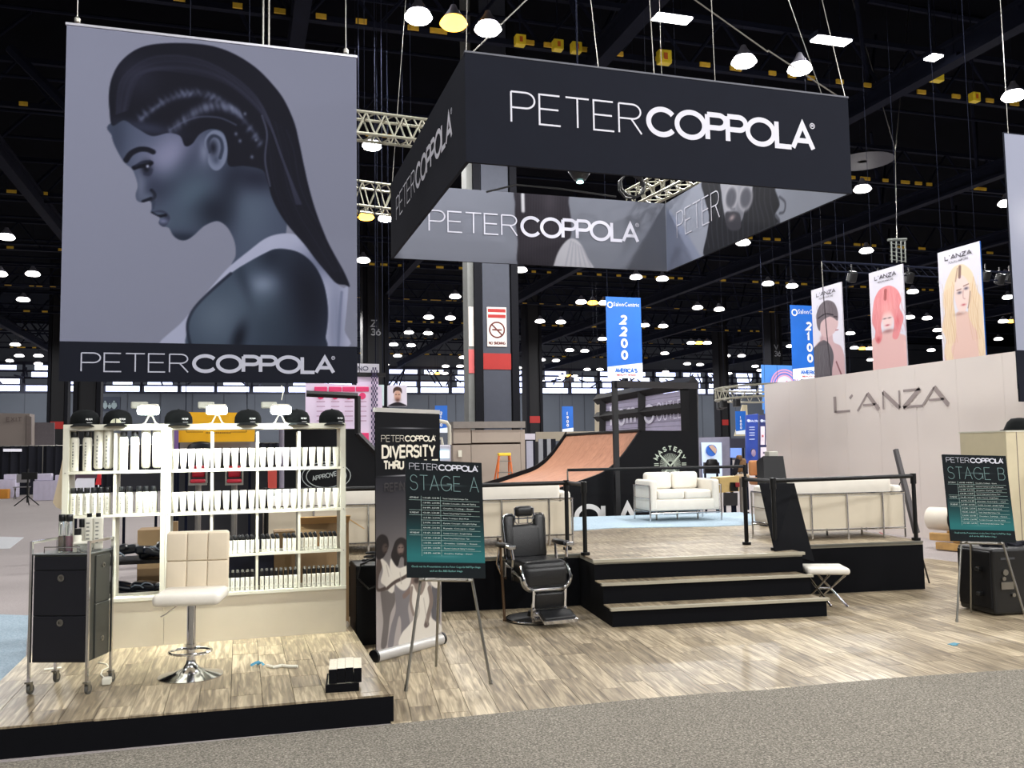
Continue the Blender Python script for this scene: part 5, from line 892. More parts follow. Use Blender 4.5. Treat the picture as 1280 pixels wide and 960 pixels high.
bl_, br_ = PZ(969, 689, STZ+.003), PZ(1018, 702, .425); tl_, tr_ = PY(950, 604, 8.95), PY(993, 604, 8.72)
single('leaning_board', MB().quad3(bl_, br_, tr_, tl_, .015), M_fascia, 'tall black board leaning on the stage rail with its corner on the white stool', 'board', bl_)
bl_, br_ = PY(957, 620, 11.0), PY(990, 620, 11.0); tl_, tr_ = PY(954, 570, 11.4), PY(979, 570, 11.4); bl_[2] = STZ+.01; br_[2] = STZ+.01
t = thing('propped_case', 'black tapered case standing behind the left end of the right-hand sofa', 'case', bl_); part('body', MB().quad3(bl_, br_, tr_, tl_, .2), M_black, t, world=True)
a_, b_ = PY(1119, 561, 9.8), PY(1123, 561, 9.8); c_, d2 = PY(1150, 662, 9.4), PY(1144, 662, 9.4); c_[2] = d2[2] = STZ
single('charcoal_board', MB().quad3(d2, c_, b_, a_, .05), mat('charcoal_panel', (66, 62, 64), .6), 'narrow charcoal panel seen edge-on leaning behind the right stage corner post', 'panel', c_)
a_ = PY(1130, 594, 9.6); single('panel_strut', MB().cyl(a_, PY(1123, 608, 9.9), .008, n=6), M_rail, 'thin black strut bracing the charcoal panel above the right sofa', 'strut', a_)
# ================================================================ skate ramp
RY0, RY1 = 14.51, 18.3
prof = [(lambda q: (q[0], q[2]))(PY(x, y, RY0)) for x, y in ((800, 539.5), (789, 556), (778, 571), (765, 584), (750, 593.5), (725, 602.5))]
prof = prof+[(prof[-1][0]-.45, prof[-1][1]-.13), (prof[-1][0]-1.0, prof[-1][1]-.27)]
pc = [tuple(p) for p in crom(prof, 4, False)]
rp_ = thing('skate_ramp', 'quarter-pipe skate ramp with brown plywood curve and black side walls', 'ramp', (pc[0][0], RY0, 0))
M_ply = wood_mat('ramp_plywood', (150, 96, 68), (184, 128, 98), (206, 150, 118), 'X', .6, .25)
mb = MB(); n = len(pc)
ns = 6; tn = []
for k in range(ns):
    ya, yb = RY0+.06+(RY1-RY0-.12)*k/ns+.004, RY0+.06+(RY1-RY0-.12)*(k+1)/ns-.002
    mb = MB(); vs = []
    for (x, z) in pc: vs += [(x, ya, z), (x, yb, z), (x, ya, z-.02), (x, yb, z-.02)]
    mb.add(vs, [(4*i, 4*i+1, 4*i+5, 4*i+4) for i in range(n-1)]+[(4*i+2, 4*i+6, 4*i+7, 4*i+3) for i in range(n-1)]+[(4*i, 4*i+4, 4*i+6, 4*i+2) for i in range(n-1)]); o = part('plywood_sheet', mb, M_ply, rp_, True, world=True); add_tone(o.data, [(k/ns, .5, .3, 1)]*len(o.data.vertices))
xr = PY(872, 541, RY0)[0]; out = [(x, z+.02) for x, z in pc][::-1]+[(xr, pc[0][1]+.0), (xr, 0), (pc[-1][0], 0)]
M_rampb = mat('ramp_black', (6, 7, 12), .7, spec=.2, var=.06, scale=3)
sd_ = part('side_wall', MB().prism(out, .06, 'XZ', RY0), M_rampb, rp_, world=True)
off = [(x-.0, z+.05) for x, z in pc]; mb = MB(); vs = []
for (x, z) in pc: vs += [(x, RY1-.06, z+.09), (x, RY1+.0, z+.09), (x, RY1-.06, z-.25), (x, RY1, z-.25)]
mb.add(vs, [(4*i, 4*i+1, 4*i+5, 4*i+4) for i in range(n-1)]+[(4*i, 4*i+4, 4*i+6, 4*i+2) for i in range(n-1)]+[(4*i+1, 4*i+3, 4*i+7, 4*i+5) for i in range(n-1)]); part('far_side_wall', mb, M_rampb, rp_, world=True)
part('coping', MB().cyl((pc[0][0], RY0, pc[0][1]+.02), (pc[0][0], RY1, pc[0][1]+.02), .03, n=8), M_rail, rp_, True, world=True); part('deck', MB().box(((pc[0][0]+xr)/2, (RY0+RY1)/2, pc[0][1]-.02), (xr-pc[0][0], RY1-RY0-.1, .05)), M_rampb, rp_, world=True)
fr = ((0, RY0-.004, 0), (1, 0, 0), (0, 0, 1), (0, -1, 0)); hL = PY(720, 630.5, RY0)[2]-PY(720, 661, RY0)[2]; zb_ = PY(720, 661, RY0)[2]; xo = PY(720.5, 640, RY0)[0]; mb = MB()
letters(mb, 'OLA', xo, zb_, hL, PY(797, 640, RY0)[0]-xo, .085, .05, fr); letters(mb, 'COPP', xo-1.62*hL/.36*.95, zb_, hL, 1.42*hL/.36*.95, .085, .05, fr); part('lettering', mb, M_letw, sd_, world=True)
# badge
c = PY(838, 581, RY0-.01); R_ = (PY(858, 581, RY0)[0]-PY(818, 581, RY0)[0])/2; mb = MB()
def wr(pts, t, m=mb): 
    rb = ribbon(pts, t); m.add([(c[0]+a[0], RY0-.008, c[2]+a[1]) for ab in rb for a in ab], [(2*i, 2*i+1, 2*i+3, 2*i+2) for i in range(len(rb)-1)])
for k in range(48):
    a = math.radians(k*7.5); 
    if abs(math.sin(a)) < .99 or True: wr([(.2*R_*math.cos(a), .2*R_*math.sin(a)), (.66*R_*math.cos(a), .66*R_*math.sin(a))], .006)
for s in (-1, 1): wr([(-s*.62*R_, .55*R_), (s*.35*R_, -.42*R_)], .028); wr(arc(s*.5*R_, -.52*R_, .14*R_, .12*R_, 0, 360, 12), .02); wr([(s*.72*R_, .08*R_), (s*1.0*R_, .08*R_)], .014); wr([(s*.72*R_, -.02*R_), (s*1.0*R_, -.02*R_)], .014)
for i, ch in enumerate('MASTERY'):
    a = math.radians(90+63-21*i); gw, sts = G[ch]; h = .27*R_; ex_ = Vector((math.sin(a), 0, -math.cos(a))); ey_ = Vector((math.cos(a), 0, math.sin(a))); o = Vector((c[0], RY0, c[2]))+ey_*.8*R_-ex_*gw*h*.45; letters(mb, ch, 0, 0, h, None, .017, .1, (o, ex_, ey_, (0, -1, 0)), .008)
part('round_badge', mb, mat('badge_print', (196, 206, 190), .6, var=0), sd_, world=True)
# tall frame and slatted screen behind the ramp
M_fr = mat('frame_dark', (12, 11, 16), .6, var=.05)
sw_ = thing('slatted_screen', 'lilac slatted screen wall in a dark frame above the skate ramp', 'screen', (10.2, 20, 0))
def PL(x, y): # screen plane from (752..) Y 23 to (862) Y 18.6
    a, b = PY(752, 520, 22.5), PY(862, 510, 18.8); d = b-a; nrm = np.array([d[1], -d[0], 0]); r_ = ray(x, y); return OC+r_*((a-OC)@nrm/(r_@nrm))
M_scr = mat('lilac_slat', (176, 170, 196), .7, var=.04); ns = 9
for x0_, x1_, t0, t1_, b0, b1_ in ((755, 797, 496.5, 490.5, 542, 540), (803, 859, 490, 481, 540, 538)):
    for k in range(ns):
        f0, f1 = (k+.03)/ns, (k+.95)/ns; q = [PL(x0_, b0+(t0-b0)*f0), PL(x1_, b1_+(t1_-b1_)*f0), PL(x1_, b1_+(t1_-b1_)*f1), PL(x0_, b0+(t0-b0)*f1)]; part('slat', MB().quad3(*q, .03), M_scr, sw_, world=True)
def bar(x0_, y0_, x1_, y1_, th, par, dY=-.12, nm='frame_bar'):
    a, b = PL(x0_, y0_), PL(x1_, y1_); a[1] += dY; b[1] += dY; d = Vector(b-a).normalized(); return part(nm, MB().cyl(a, b, th, n=4), M_fr, par, world=True)
for a in ((744, 500, 864, 477.5, .14), (744, 521.5, 864, 509, .13), (752, 500, 750, 638, .12), (800, 490, 800, 638, .13), (863, 478, 864, 600, .16)): bar(*a, sw_)
o = PL(764, 528); e = Vector(PL(858, 514)-PL(764, 528)); e.normalize(); fr = (Vector(o)+Vector((-.03, -.05, -.12)), e, (0, 0, 1), (-.3, -.95, 0)); mb = MB(); letters(mb, 'hom', 0, 0, .56, 1.15, .08, .2, fr); o2 = PL(806, 524); fr = (Vector(o2)+Vector((-.03, -.05, -.12)), e, (0, 0, 1), (-.3, -.95, 0)); letters(mb, 'o', 0, .0, .62, .42, .08, .2, fr); letters(mb, 'OUTLE', .5, .02, .46, 1.0, .03, .2, fr); part('lettering', mb, mat('lilac_white', (226, 224, 240), .6, var=0), sw_, world=True)
fm = thing('post_frame', 'tall dark post with a beam over the skate ramp', 'frame', (PY(768, 560, 14.3)[0], 14.3, 0)); a, b = PY(768, 476, 14.3), PY(768, 640, 14.3)
part('post', MB().box((a[0], 14.3, a[2]/2), (.085, .085, a[2])), M_fr, fm, world=True); b = PY(868, 479, 16.5); part('beam', MB().quad3(a+(-.05, 0, -.0), (b[0], 16.5, b[2]-.0), (b[0], 16.5, b[2]-.12), a+(-.05, 0, -.12), .1), M_fr, fm, world=True)
a, b = PY(860.5, 485, 17.8), PY(870.5, 482, 17.8); t = thing('black_tower', 'tall black panel tower right of the slatted screen', 'panel', ((a[0]+b[0])/2, 18.0, 0)); part('panel', MB().box((0, 0, a[2]/2), (b[0]-a[0], .4, a[2])), M_rampb, t); part('cap', MB().box((0, 0, a[2]+.03), (b[0]-a[0]+.06, .46, .06)), M_fr, t)
# ================================================================ left black structure behind shelves (another ramp end)
lb = thing('black_stand_wall', 'black angled stand wall with an APPROVED badge behind the right end of the shelves', 'stand wall', (2.3, 12.9, 0)); Yl = 12.9
pts = [(lambda q: (q[0], q[2]))(PY(x, y, Yl)) for x, y in ((352, 536), (446, 536), (446, 543), (494, 592), (494, 605), (352, 605))]; xa, xb = pts[0][0], pts[3][0]
part('wall', MB().prism([pts[0], pts[1], pts[2], pts[3], (xb, .0), (xa, .0)], .12, 'XZ', Yl), M_rampb, lb, world=True)
fpt = [PY(x, y, Yl) for x, y in ((383, 492), (447, 495), (447, 542), (494, 590))]; mb = MB()
for p, q in zip(fpt[:-1], fpt[1:]): mb.cyl(p, q, .045, n=4)
part('frame_bar', mb, M_fr, lb, world=True); c = PY(408, 595, Yl-.01); mb = MB(); R_ = .42
for rr in (1., .82): rb = ribbon(arc(c[0], c[2], .34*rr, .2*rr, 0, 360, 30), .012); mb.add([(a[0], Yl-.012, a[1]) for ab in rb for a in ab], [(2*i, 2*i+1, 2*i+3, 2*i+2) for i in range(len(rb)-1)])
letters(mb, 'APPROVED', -.2, -.03, .07, .4, .012, .14, ((c[0], Yl-.01, c[2]), (.97, 0, .2), (-.2, 0, .97), (0, -1, 0))); part('badge_print', mb, mat('chalk_print', (150, 156, 156), .6, var=0), lb, world=True)
# pink price board
def board(nm, lab, cat, pts, Y, m, th=.05, to_floor=False):
    q = [PY(x, y, Y) for x, y in pts]; t = thing(nm, lab, cat, q[0]); part('panel', MB().quad3(*[tuple(v) for v in q], th), m, t, world=True); zb_ = min(v[2] for v in q); zt_ = max(v[2] for v in q)
    if zb_ > .05:
        xs_ = (q[0][0]*.9+q[1][0]*.1, q[0][0]*.1+q[1][0]*.9); mb = MB()
        for x in xs_: (mb.cyl((x, Y+th*.5, zt_-.05), (x, Y+th*.5, 15.4), .006, n=4) if (zb_ > 2.2 or 'hanging' in lab) else mb.box((x, Y+th*.5+.02, zb_/2+.05), (.04, .04, zb_+.1)))
        part('hanging_wire' if (zb_ > 2.2 or 'hanging' in lab) else 'support_post', mb, M_dark, t, world=True)
    return t, q
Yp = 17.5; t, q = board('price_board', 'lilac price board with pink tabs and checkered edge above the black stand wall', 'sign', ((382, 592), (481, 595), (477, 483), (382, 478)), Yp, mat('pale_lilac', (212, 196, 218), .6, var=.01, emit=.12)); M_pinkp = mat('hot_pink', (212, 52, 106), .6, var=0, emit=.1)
mb = MB(); tx = MB()
for x in (401, 419, 436, 453): a, b = PY(x-8, 489.5, Yp-.03), PY(x+8, 483.5, Yp-.03); mb.rbox(((a[0]+b[0])/2, Yp-.03, (a[2]+b[2])/2), (b[0]-a[0], .02, b[2]-a[2]), .03, 2); c = PY(x, 495, Yp-.03); mb.cyl((c[0], Yp-.02, c[2]), (c[0], Yp-.05, c[2]), .065, n=16)
a, b = PY(448, 551, Yp-.03), PY(461, 541, Yp-.03); mb.rbox(((a[0]+b[0])/2, Yp-.03, (a[2]+b[2])/2), (b[0]-a[0], .02, b[2]-a[2]), .02, 2); part('pink_tab', mb, M_pinkp, t, world=True)
for x in (401, 419, 436, 453):
    for y in (502, 508, 514, 520, 526): a = PY(x, y, Yp-.06); tx.box((a[0], Yp-.055, a[2]), (.16, .004, .016))
part('text_line', tx, mat('pink_grey_ink', (170, 130, 160), .6, var=0), t, world=True); mb = MB()
for i in range(5):
    for j in range(36):
        if (i+j) % 2: a = PY(464.5+i*1.6, 461+j*3.5, Yp-.03); mb.box((a[0], Yp-.055, a[2]), (.026, .004, .055))
part('checker_strip', mb, mat('checker_dark', (60, 50, 90), .6, var=0), t, world=True)
t, q = board('fascia_sign', 'white fascia sign ending in NO beside the foot of the portrait banner', 'sign', ((430, 465), (474, 465.5), (474, 455), (430, 454)), 17.6, mat('sign_white', (204, 202, 212), .6, var=0, emit=.1)); mb = MB(); a = PY(448, 463, 17.5); letters(mb, 'NO', a[0], a[2], .09, .2, .018, .2, ((0, 17.54, 0), (1, 0, 0), (0, 0, 1), (0, -1, 0))); part('lettering', mb, mat('slate_ink', (70, 70, 96), .6, var=0), t, world=True)
board('dark_fascia', 'dark fascia strip under the white NO sign', 'sign', ((446, 470.5), (482, 471), (482, 466), (446, 465.5)), 17.5, M_fr); board('fascia_sign', 'lower pale fascia panel between the dark strip and the price board', 'sign', ((446, 483), (473, 483), (473, 471.5), (446, 471)), 17.6, mat('pale_lilac', (212, 196, 218)))
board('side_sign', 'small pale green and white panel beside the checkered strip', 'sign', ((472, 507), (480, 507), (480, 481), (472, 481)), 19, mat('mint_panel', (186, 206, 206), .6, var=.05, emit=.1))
t, q = board('poster', 'small poster of a dark-haired bearded man above the roll-up banner', 'poster', ((484.5, 508), (508, 508), (508, 482), (484.5, 482)), 19, mat('sign_white', (204, 202, 212)))
o = q[0]; W_ = q[1][0]-q[0][0]; H_ = q[3][2]-q[0][2]; P = Print(W_, H_, 50, 56, (216, 212, 224)); P.fill(P.mask([(W_*.05, 0), (W_*.2, H_*.12), (W_*.5, H_*.2), (W_*.8, H_*.12), (W_*.95, 0)]), (38, 36, 42)); P.blob(W_*.5, H_*.52, W_*.19, H_*.3, (200, 160, 140), 1, None, 0, 4); P.fill(P.mask([(W_*.27, H_*.62), (W_*.3, H_*.85), (W_*.5, H_*.94), (W_*.7, H_*.85), (W_*.73, H_*.62), (W_*.6, H_*.74), (W_*.4, H_*.74)]), (70, 52, 48)); P.blob(W_*.5, H_*.3, W_*.14, H_*.1, (84, 62, 56), .9); P.blob(W_*.5, H_*.36, W_*.07, H_*.025, (170, 110, 100), .8)
for s in (-1, 1): P.blob(W_*(.5+s*.08), H_*.56, W_*.04, H_*.025, (50, 40, 40), .9)
P.build('poster_print', ((o[0], 18.93, o[2]), (1, 0, 0), (0, 0, 1), (0, -1, 0)), t)
# ================================================================ hanging number banners
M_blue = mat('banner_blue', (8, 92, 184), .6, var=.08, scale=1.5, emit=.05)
def numban(lab, x0_, x1_, y0_, y1_, Y, num, small=True, cap_='AMERICAS'):
    a, b = PY(x0_, y1_, Y), PY(x1_, y0_, Y); W_ = b[0]-a[0]; H_ = PY((x0_+x1_)/2, y0_, Y)[2]-PY((x0_+x1_)/2, y1_, Y)[2]; t = thing('aisle_banner', lab, 'banner', (a[0]+W_/2, Y, a[2]))
    part('banner_sheet', MB().box((0, 0, H_/2), (W_, .02, H_)), M_blue, t); part('white_foot', MB().prism([(-W_/2, 0), (W_/2, 0), (W_/2, H_*.19), (-W_/2, H_*.135)], .006, 'XZ', -.018), mat('banner_white', (214, 222, 230), .6, var=0, emit=.12), t)
    fr = ((-W_/2, -.02, 0), (1, 0, 0), (0, 0, 1), (0, -1, 0)); mb = MB(); h = H_*.118
    for i, ch in enumerate(num): gw = .62*h; letters(mb, ch, W_*.5-gw*.5, H_*(.66-.145*i), h, gw if ch != '1' else gw*.5, h*.24, .0, fr)
    part('number', mb, M_letw, t); 
    if small:
        mb = fonttext('SalonCentric', W_*.16, (Vector((-W_/2+W_*.2, -.022, H_*.885)), (1, 0, 0), (0, 0, 1), (0, -1, 0)), width=W_*.74); rb = ribbon(arc(W_*.11-W_/2, H_*.90, W_*.07, W_*.07, 0, 360, 16), W_*.03); mb.add([(a_[0], -.022, a_[1]) for ab in rb for a_ in ab], [(2*i, 2*i+1, 2*i+3, 2*i+2) for i in range(len(rb)-1)]); part('lettering', mb, M_letw, t)
        mb = MB(); letters(mb, "AMERICA'S", W_*.22, H_*.065, H_*.055, W_*.62, H_*.012, .1, fr); part('caption', mb, M_blue, t); mb = MB(); letters(mb, 'BEAUTY SHOW', W_*.26, H_*.028, H_*.02, W_*.54, H_*.006, .12, fr); part('caption', mb, mat('caption_red', (190, 90, 90), .6, var=0), t)
    part('hanging_wire', MB().cyl((-W_*.45, 0, H_), (-W_*.45, 0, 15.4-a[2]), .007, n=4).cyl((W_*.45, 0, H_), (W_*.45, 0, 15.4-a[2]), .007, n=4), M_dark, t); return t
numban('tall blue hanging aisle banner numbered 2200', 759.5, 800.5, 371.5, 472.5, 22, '2200'); numban('tall blue hanging aisle banner numbered 2100 behind the nearest-left portrait panel', 991, 1032, 382, 474, 24, '2100')
numban('small far teal aisle banner numbered 2100 right of the roll-up banner', 544, 559, 507, 541, 60, '2100', False); numban('small far blue aisle banner numbered 1900 above the skate ramp', 703, 716, 508, 541, 62, '1900', False); numban('small far teal aisle banner numbered 1800 under the circular truss', 920, 932, 514, 543, 56, '1800', False)
single('aisle_banner', MB().quad3(*[tuple(PY(x, y, 58)) for x, y in ((637.5, 529), (639.5, 529), (639.5, 508), (637.5, 508))], .05).cyl(PY(638.5, 508, 58), tuple(PY(638.5, 508, 58)[:2])+(15.4,), .008, n=4), M_blue, 'far blue banner seen edge-on beside the thick column', 'banner', PY(638, 529, 58))
# ================================================================ wall with raised name, photo banners above it
LX = 11.8; zT = 3.14; ya_, yb_ = 17.5, 4.5
lw_ = thing('stand_wall', "long cream stand wall with L'ANZA lettering on the right", 'stand wall', (LX, 11, 0)); M_lw = mat('cream_wall_panel', (222, 213, 207), .3, var=.03, scale=.8, coat=.3)
y = yb_
while y < ya_-.1: part('panel', MB().box((LX+.06, y+.485, zT/2), (.12, .972, zT)), M_lw, lw_, world=True); y += .975
mb = MB(); ys, ye = PX(1044, 500, LX)[1], PX(1189, 495, LX)[1]; zl, zh = PX(1186, 506, LX)[2], PX(1166, 484, LX)[2]; hL = zh-zl; L_ = ys-ye
def opt(pts, t): rb = ribbon(pts, t); mb.add([(LX-.012, ys-a[0], zl+a[1]) for ab in rb for a in ab], [(2*i, 2*i+1, 2*i+3, 2*i+2) for i in range(len(rb)-1)])
s = L_; opt([(.0, hL), (.0, 0)], .085); opt([(0, .015), (s*.15, .015)], .045); opt([(s*.15, hL*.8), (s*.18, hL*1.0)], .055)
for x0_ in (.22, .78): opt([(s*x0_, 0), (s*(x0_+.1), hL)], .042); opt([(s*(x0_+.1), hL), (s*(x0_+.2), 0)], .09); opt([(s*(x0_+.055), hL*.33), (s*(x0_+.17), hL*.33)], .04)
opt([(s*.46, 0), (s*.46, hL)], .042); opt([(s*.46, hL), (s*.6, 0)], .085); opt([(s*.6, 0), (s*.6, hL)], .042); opt([(s*.635, hL-.015), (s*.77, hL-.015)], .045); opt([(s*.77, hL), (s*.63, 0)], .085); opt([(s*.63, .015), (s*.78, .015)], .045)
part('lettering', mb, mat('taupe_letter', (150, 138, 136), .5, var=0), lw_, world=True)
BX = 12.3
def photoban(lab, y0_, y1_, zt, zb, painter, bk=None):
    t = thing('photo_banner', lab, 'banner', (BX, (y0_+y1_)/2, zb)); W_ = y0_-y1_; H_ = zt-zb; part('backing', MB().box((BX+.012, (y0_+y1_)/2, (zt+zb)/2), (.02, W_, H_)), bk or mat('banner_back', (170, 168, 180), .7), t, world=True)
    P = Print(W_, H_, 110, 210, (216, 214, 226)); painter(P, W_, H_); P.build('photo_print', (((BX, y0_, zb)), (0, -1, 0), (0, 0, 1), (-1, 0, 0)), t, True, .002)
    fr = ((BX-.006, y0_, zb), (0, -1, 0), (0, 0, 1), (-1, 0, 0)); mb = MB(); letters(mb, "L'ANZA", W_*.18, H_*.905, H_*.045, W_*.64, .018, .12, fr); q = fonttext('HEALING HAIRCARE', .06, (Vector((BX-.006, y0_-W_*.26, zb+H_*.87)), (0, -1, 0), (0, 0, 1), (-1, 0, 0)), width=W_*.46); mb.add(q.v, q.f); part('lettering', mb, mat('charcoal_ink', (70, 66, 76), .6, var=0), t, world=True)
    part('hanging_wire', MB().cyl((BX, y0_-.1, zt), (BX, y0_-.1, 15.4), .005, n=4).cyl((BX, y1_+.1, zt), (BX, y1_+.1, 15.4), .005, n=4), M_dark, t, world=True)
def S(W_, H_, pts): return [(x*W_, (1-y)*H_) for x, y in pts]
def pnt1(P, W, H):
    P.fill(P.mask(S(W, H, [(.0, 1.02), (-.05, .72), (.08, .62), (.28, .56), (.3, .44), (.62, .5), (.68, .62), (.9, .68), (1.0, .8), (1.03, 1.02)])), (196, 166, 170)); P.fill(P.mask(S(W, H, [(-.05, 1.05), (-.05, .7), (.12, .62), (.34, .58), (.55, .64), (.66, .76), (.6, .9), (.5, 1.05)])), (92, 88, 94))
    P.fill(P.mask(S(W, H, [(.22, .4), (.3, .52), (.5, .56), (.72, .52), (.84, .45), (.82, .36), (.6, .26), (.3, .3)])), (206, 178, 180)); P.fill(P.mask(S(W, H, [(.14, .34), (.16, .42), (.24, .47), (.3, .38), (.55, .34), (.7, .36), (.84, .4), (.85, .3), (.74, .2), (.5, .155), (.28, .19), (.16, .27)])), (106, 98, 104))
    P.line(S(W, H, [(.2, .33), (.45, .3), (.7, .33)]), .025, (40, 36, 42)); P.line(S(W, H, [(.72, .35), (.82, .36)]), .03, (60, 50, 56)); P.line(S(W, H, [(.76, .5), (.84, .5)]), .02, (150, 90, 100)); P.blob(W*.28, H*(1-.56), W*.05, H*.03, (176, 140, 144), .8); P.line(S(W, H, [(.4, .0), (.44, .3), (.5, .7), (.56, 1.0)]), .028, (46, 40, 46)); P.line(S(W, H, [(.74, .84), (.84, .94), (.9, 1.0)]), .04, (120, 80, 84))
    for i in range(12): P.line(S(W, H, [(.1+i*.04, .64), (.0+i*.05, .95)]), .008, (140, 136, 142), .5)
def pnt2(P, W, H):
    P.fill(P.mask(S(W, H, [(-.05, 1.03), (-.02, .72), (.2, .66), (.42, .62), (.64, .62), (.86, .68), (1.02, .74), (1.05, 1.03)])), (220, 180, 178)); P.fill(P.mask(S(W, H, [(.12, .3), (.06, .42), (.04, .52), (.12, .6), (.1, .68), (.2, .74), (.32, .68), (.3, .56), (.36, .5), (.5, .47), (.66, .5), (.68, .58), (.62, .7), (.76, .72), (.88, .62), (.96, .52), (.86, .42), (.92, .34), (.82, .24), (.6, .18), (.34, .19), (.2, .24)])), (222, 142, 146))
    P.blob(W*.5, H*(1-.52), W*.17, H*.1, (232, 204, 202), 1, None, 0, 3); P.blob(W*.5, H*(1-.4), W*.22, H*.06, (232, 160, 160), .9); P.line(S(W, H, [(.48, .22), (.46, .3)]), .08, (150, 74, 74), .8); P.blob(W*.5, H*(1-.63), W*.16, H*.02, (150, 110, 112), .8)
    for s in (.42, .56): P.blob(W*s, H*(1-.5), W*.05, H*.006, (90, 70, 76), .9)
    P.blob(W*.49, H*(1-.57), W*.06, H*.008, (176, 70, 86), .95); P.blob(W*.2, H*(1-.7), W*.07, H*.03, (196, 84, 92), .8); P.blob(W*.78, H*(1-.55), W*.06, H*.06, (206, 96, 106), .7)
def pnt3(P, W, H):
    nz = np.random.default_rng(4).random(60)
    P.fill(P.mask(S(W, H, [(.1, 1.03), (.12, .8), (.34, .68), (.4, .58), (.66, .6), (.74, .7), (.9, .8), (.95, 1.03)])), (222, 190, 180)); P.fill(P.mask(S(W, H, [(.3, .2), (.14, .32), (.08, .46), (.1, .58), (.02, .7), (.1, .82), (.04, .92), (.12, 1.02), (.26, 1.02), (.22, .9), (.34, .8), (.36, .62), (.32, .45), (.44, .3), (.62, .3), (.68, .45), (.66, .62), (.74, .72), (.84, .8), (.86, 1.02), (1.0, 1.02), (.98, .7), (1.0, .52), (.88, .42), (.8, .26), (.62, .17), (.44, .16)])), (226, 204, 176))
    P.fill(P.mask(S(W, H, [(.4, .3), (.36, .42), (.4, .54), (.5, .6), (.6, .58), (.7, .46), (.7, .34), (.56, .26)])), (230, 206, 200)); P.line(S(W, H, [(.52, .18), (.5, .27)]), .06, (110, 84, 84), .8); P.line(S(W, H, [(.46, .19), (.4, .3)]), .03, (150, 120, 112), .6); P.blob(W*.48, H*(1-.41), W*.05, H*.012, (80, 74, 92), .9); P.blob(W*.64, H*(1-.385), W*.05, H*.012, (80, 74, 92), .9); P.line(S(W, H, [(.42, .385), (.52, .38)]), .015, (120, 90, 80)); P.line(S(W, H, [(.58, .36), (.7, .35)]), .015, (120, 90, 80)); P.line(S(W, H, [(.57, .4), (.56, .46), (.6, .475)]), .015, (190, 150, 146)); P.blob(W*.56, H*(1-.525), W*.05, H*.009, (190, 96, 104), .95); P.blob(W*.46, H*(1-.6), W*.12, H*.015, (150, 116, 108), .6); P.line(S(W, H, [(.73, .42), (.7, .5), (.66, .56)]), .02, (120, 90, 90), .7)
    for i in range(16): x = .08+.055*i; (P.line(S(W, H, [(x, .3+.2*abs(x-.5)), (x*.9-.0, .6), (x*.95+.03, .85)]), .01, (196, 150, 104), .45) if not .36 < x < .72 else None)
def curls(P, W, H, xs, y0, y1, c1, c2, seed, wv=.03):
    r_ = np.random.default_rng(seed)
    for x in xs:
        ph = r_.random()*6; P.line(S(W, H, [(x+wv*math.sin(ph+k*1.3)+(x-.5)*.25*k/8, y0+(y1-y0)*k/8) for k in range(9)]), .012, c1 if r_.random() < .5 else c2, .35)
def p1b(P, W, H): pnt1(P, W, H); curls(P, W, H, [.2, .27, .34, .42, .5, .58, .66], .19, .33, (150, 142, 148), (70, 62, 68), 1, .015); curls(P, W, H, np.arange(.04, .56, .06), .68, 1., (120, 116, 122), (70, 66, 72), 2)
def p2b(P, W, H): pnt2(P, W, H); curls(P, W, H, [.14, .18, .22, .26, .74, .78, .82, .87, .92], .28, .66, (244, 176, 178), (196, 104, 112), 3); curls(P, W, H, np.arange(.34, .7, .05), .2, .42, (240, 178, 178), (204, 116, 122), 4, .01)
def p3b(P, W, H): pnt3(P, W, H); curls(P, W, H, [.12, .17, .22, .27, .31, .76, .8, .85, .9, .95], .3, 1., (238, 222, 196), (190, 146, 100), 5, .045)
photoban('leftmost cream hanging banner, model with cropped brown hair seen from behind', PX(1014, 363, BX)[1], PX(1051.5, 353, BX)[1], 5.18, 3.16, p1b)
photoban('middle cream hanging banner, model with pink fringed hair', PX(1086, 342, BX)[1], PX(1128, 329, BX)[1], 5.19, 3.2, p2b)
photoban('rightmost cream hanging banner, model with long wavy blonde hair', PX(1172, 317, BX)[1], PX(1224.5, 301, BX)[1], 5.2, 3.2, p3b, M_blue)
# dark lighting truss behind the banners
tr = thing('lighting_truss', 'dark lighting truss bar with hanging fixtures behind the cream photo banners', 'truss', PY(1027, 327, 20)); mb = MB(); a, b = PY(1027, 327, 20), PY(1282, 342, 20)
mb.cyl(a, b, .03, n=6).cyl(a+(0, 0, -.25), b+(0, 0, -.25), .02, n=6)
for k in range(26): p = a+(b-a)*k/26; q = a+(b-a)*(k+1)/26; mb.cyl(p, q+(0, 0, -.25), .012, n=4)
part('bar', mb, M_dark, tr, world=True); mb = MB()
for x in (1065, 1098, 1136, 1180, 1208, 1232, 1250, 1262):
    p = PY(x, 345+(x % 7), 20); part('fixture', MB().rbox(p, (.22, .2, .3), .04, 2, rx=.4).cyl(p, p+(0, 0, .35), .02, n=5), M_blackp, tr, world=True)
mb = MB(); a, b = PY(1113, 296, 20), PY(1131, 330, 20)
for x in (1114, 1120, 1126, 1131): mb.cyl(PY(x, 298, 20), PY(x+1, 328, 20), .02, n=5)
for k in range(6): mb.cyl(PY(1113, 299+k*5, 20), PY(1131, 302+k*5, 20), .015, n=4)
mb.cyl(PY(1110, 300, 20), PY(1133, 299, 20), .04, n=6); part('chain_motor', mb, mat('motor_grey', (92, 96, 92), .5, .4), tr, world=True); part('hanging_wire', MB().cyl(PY(1119, 187, 20), PY(1121, 298, 20), .009, n=5).cyl(PY(1119, 187, 20), PY(1146, 118, 20)+(0, 0, 3.2), .012, n=5).cyl(PY(1119, 187, 20), PY(1080, 168, 20)+(-.8, 0, 6), .012, n=5).cyl(PY(1027, 327, 20), PY(1031, 400, 20), .015, n=5), M_steel, tr, world=True)
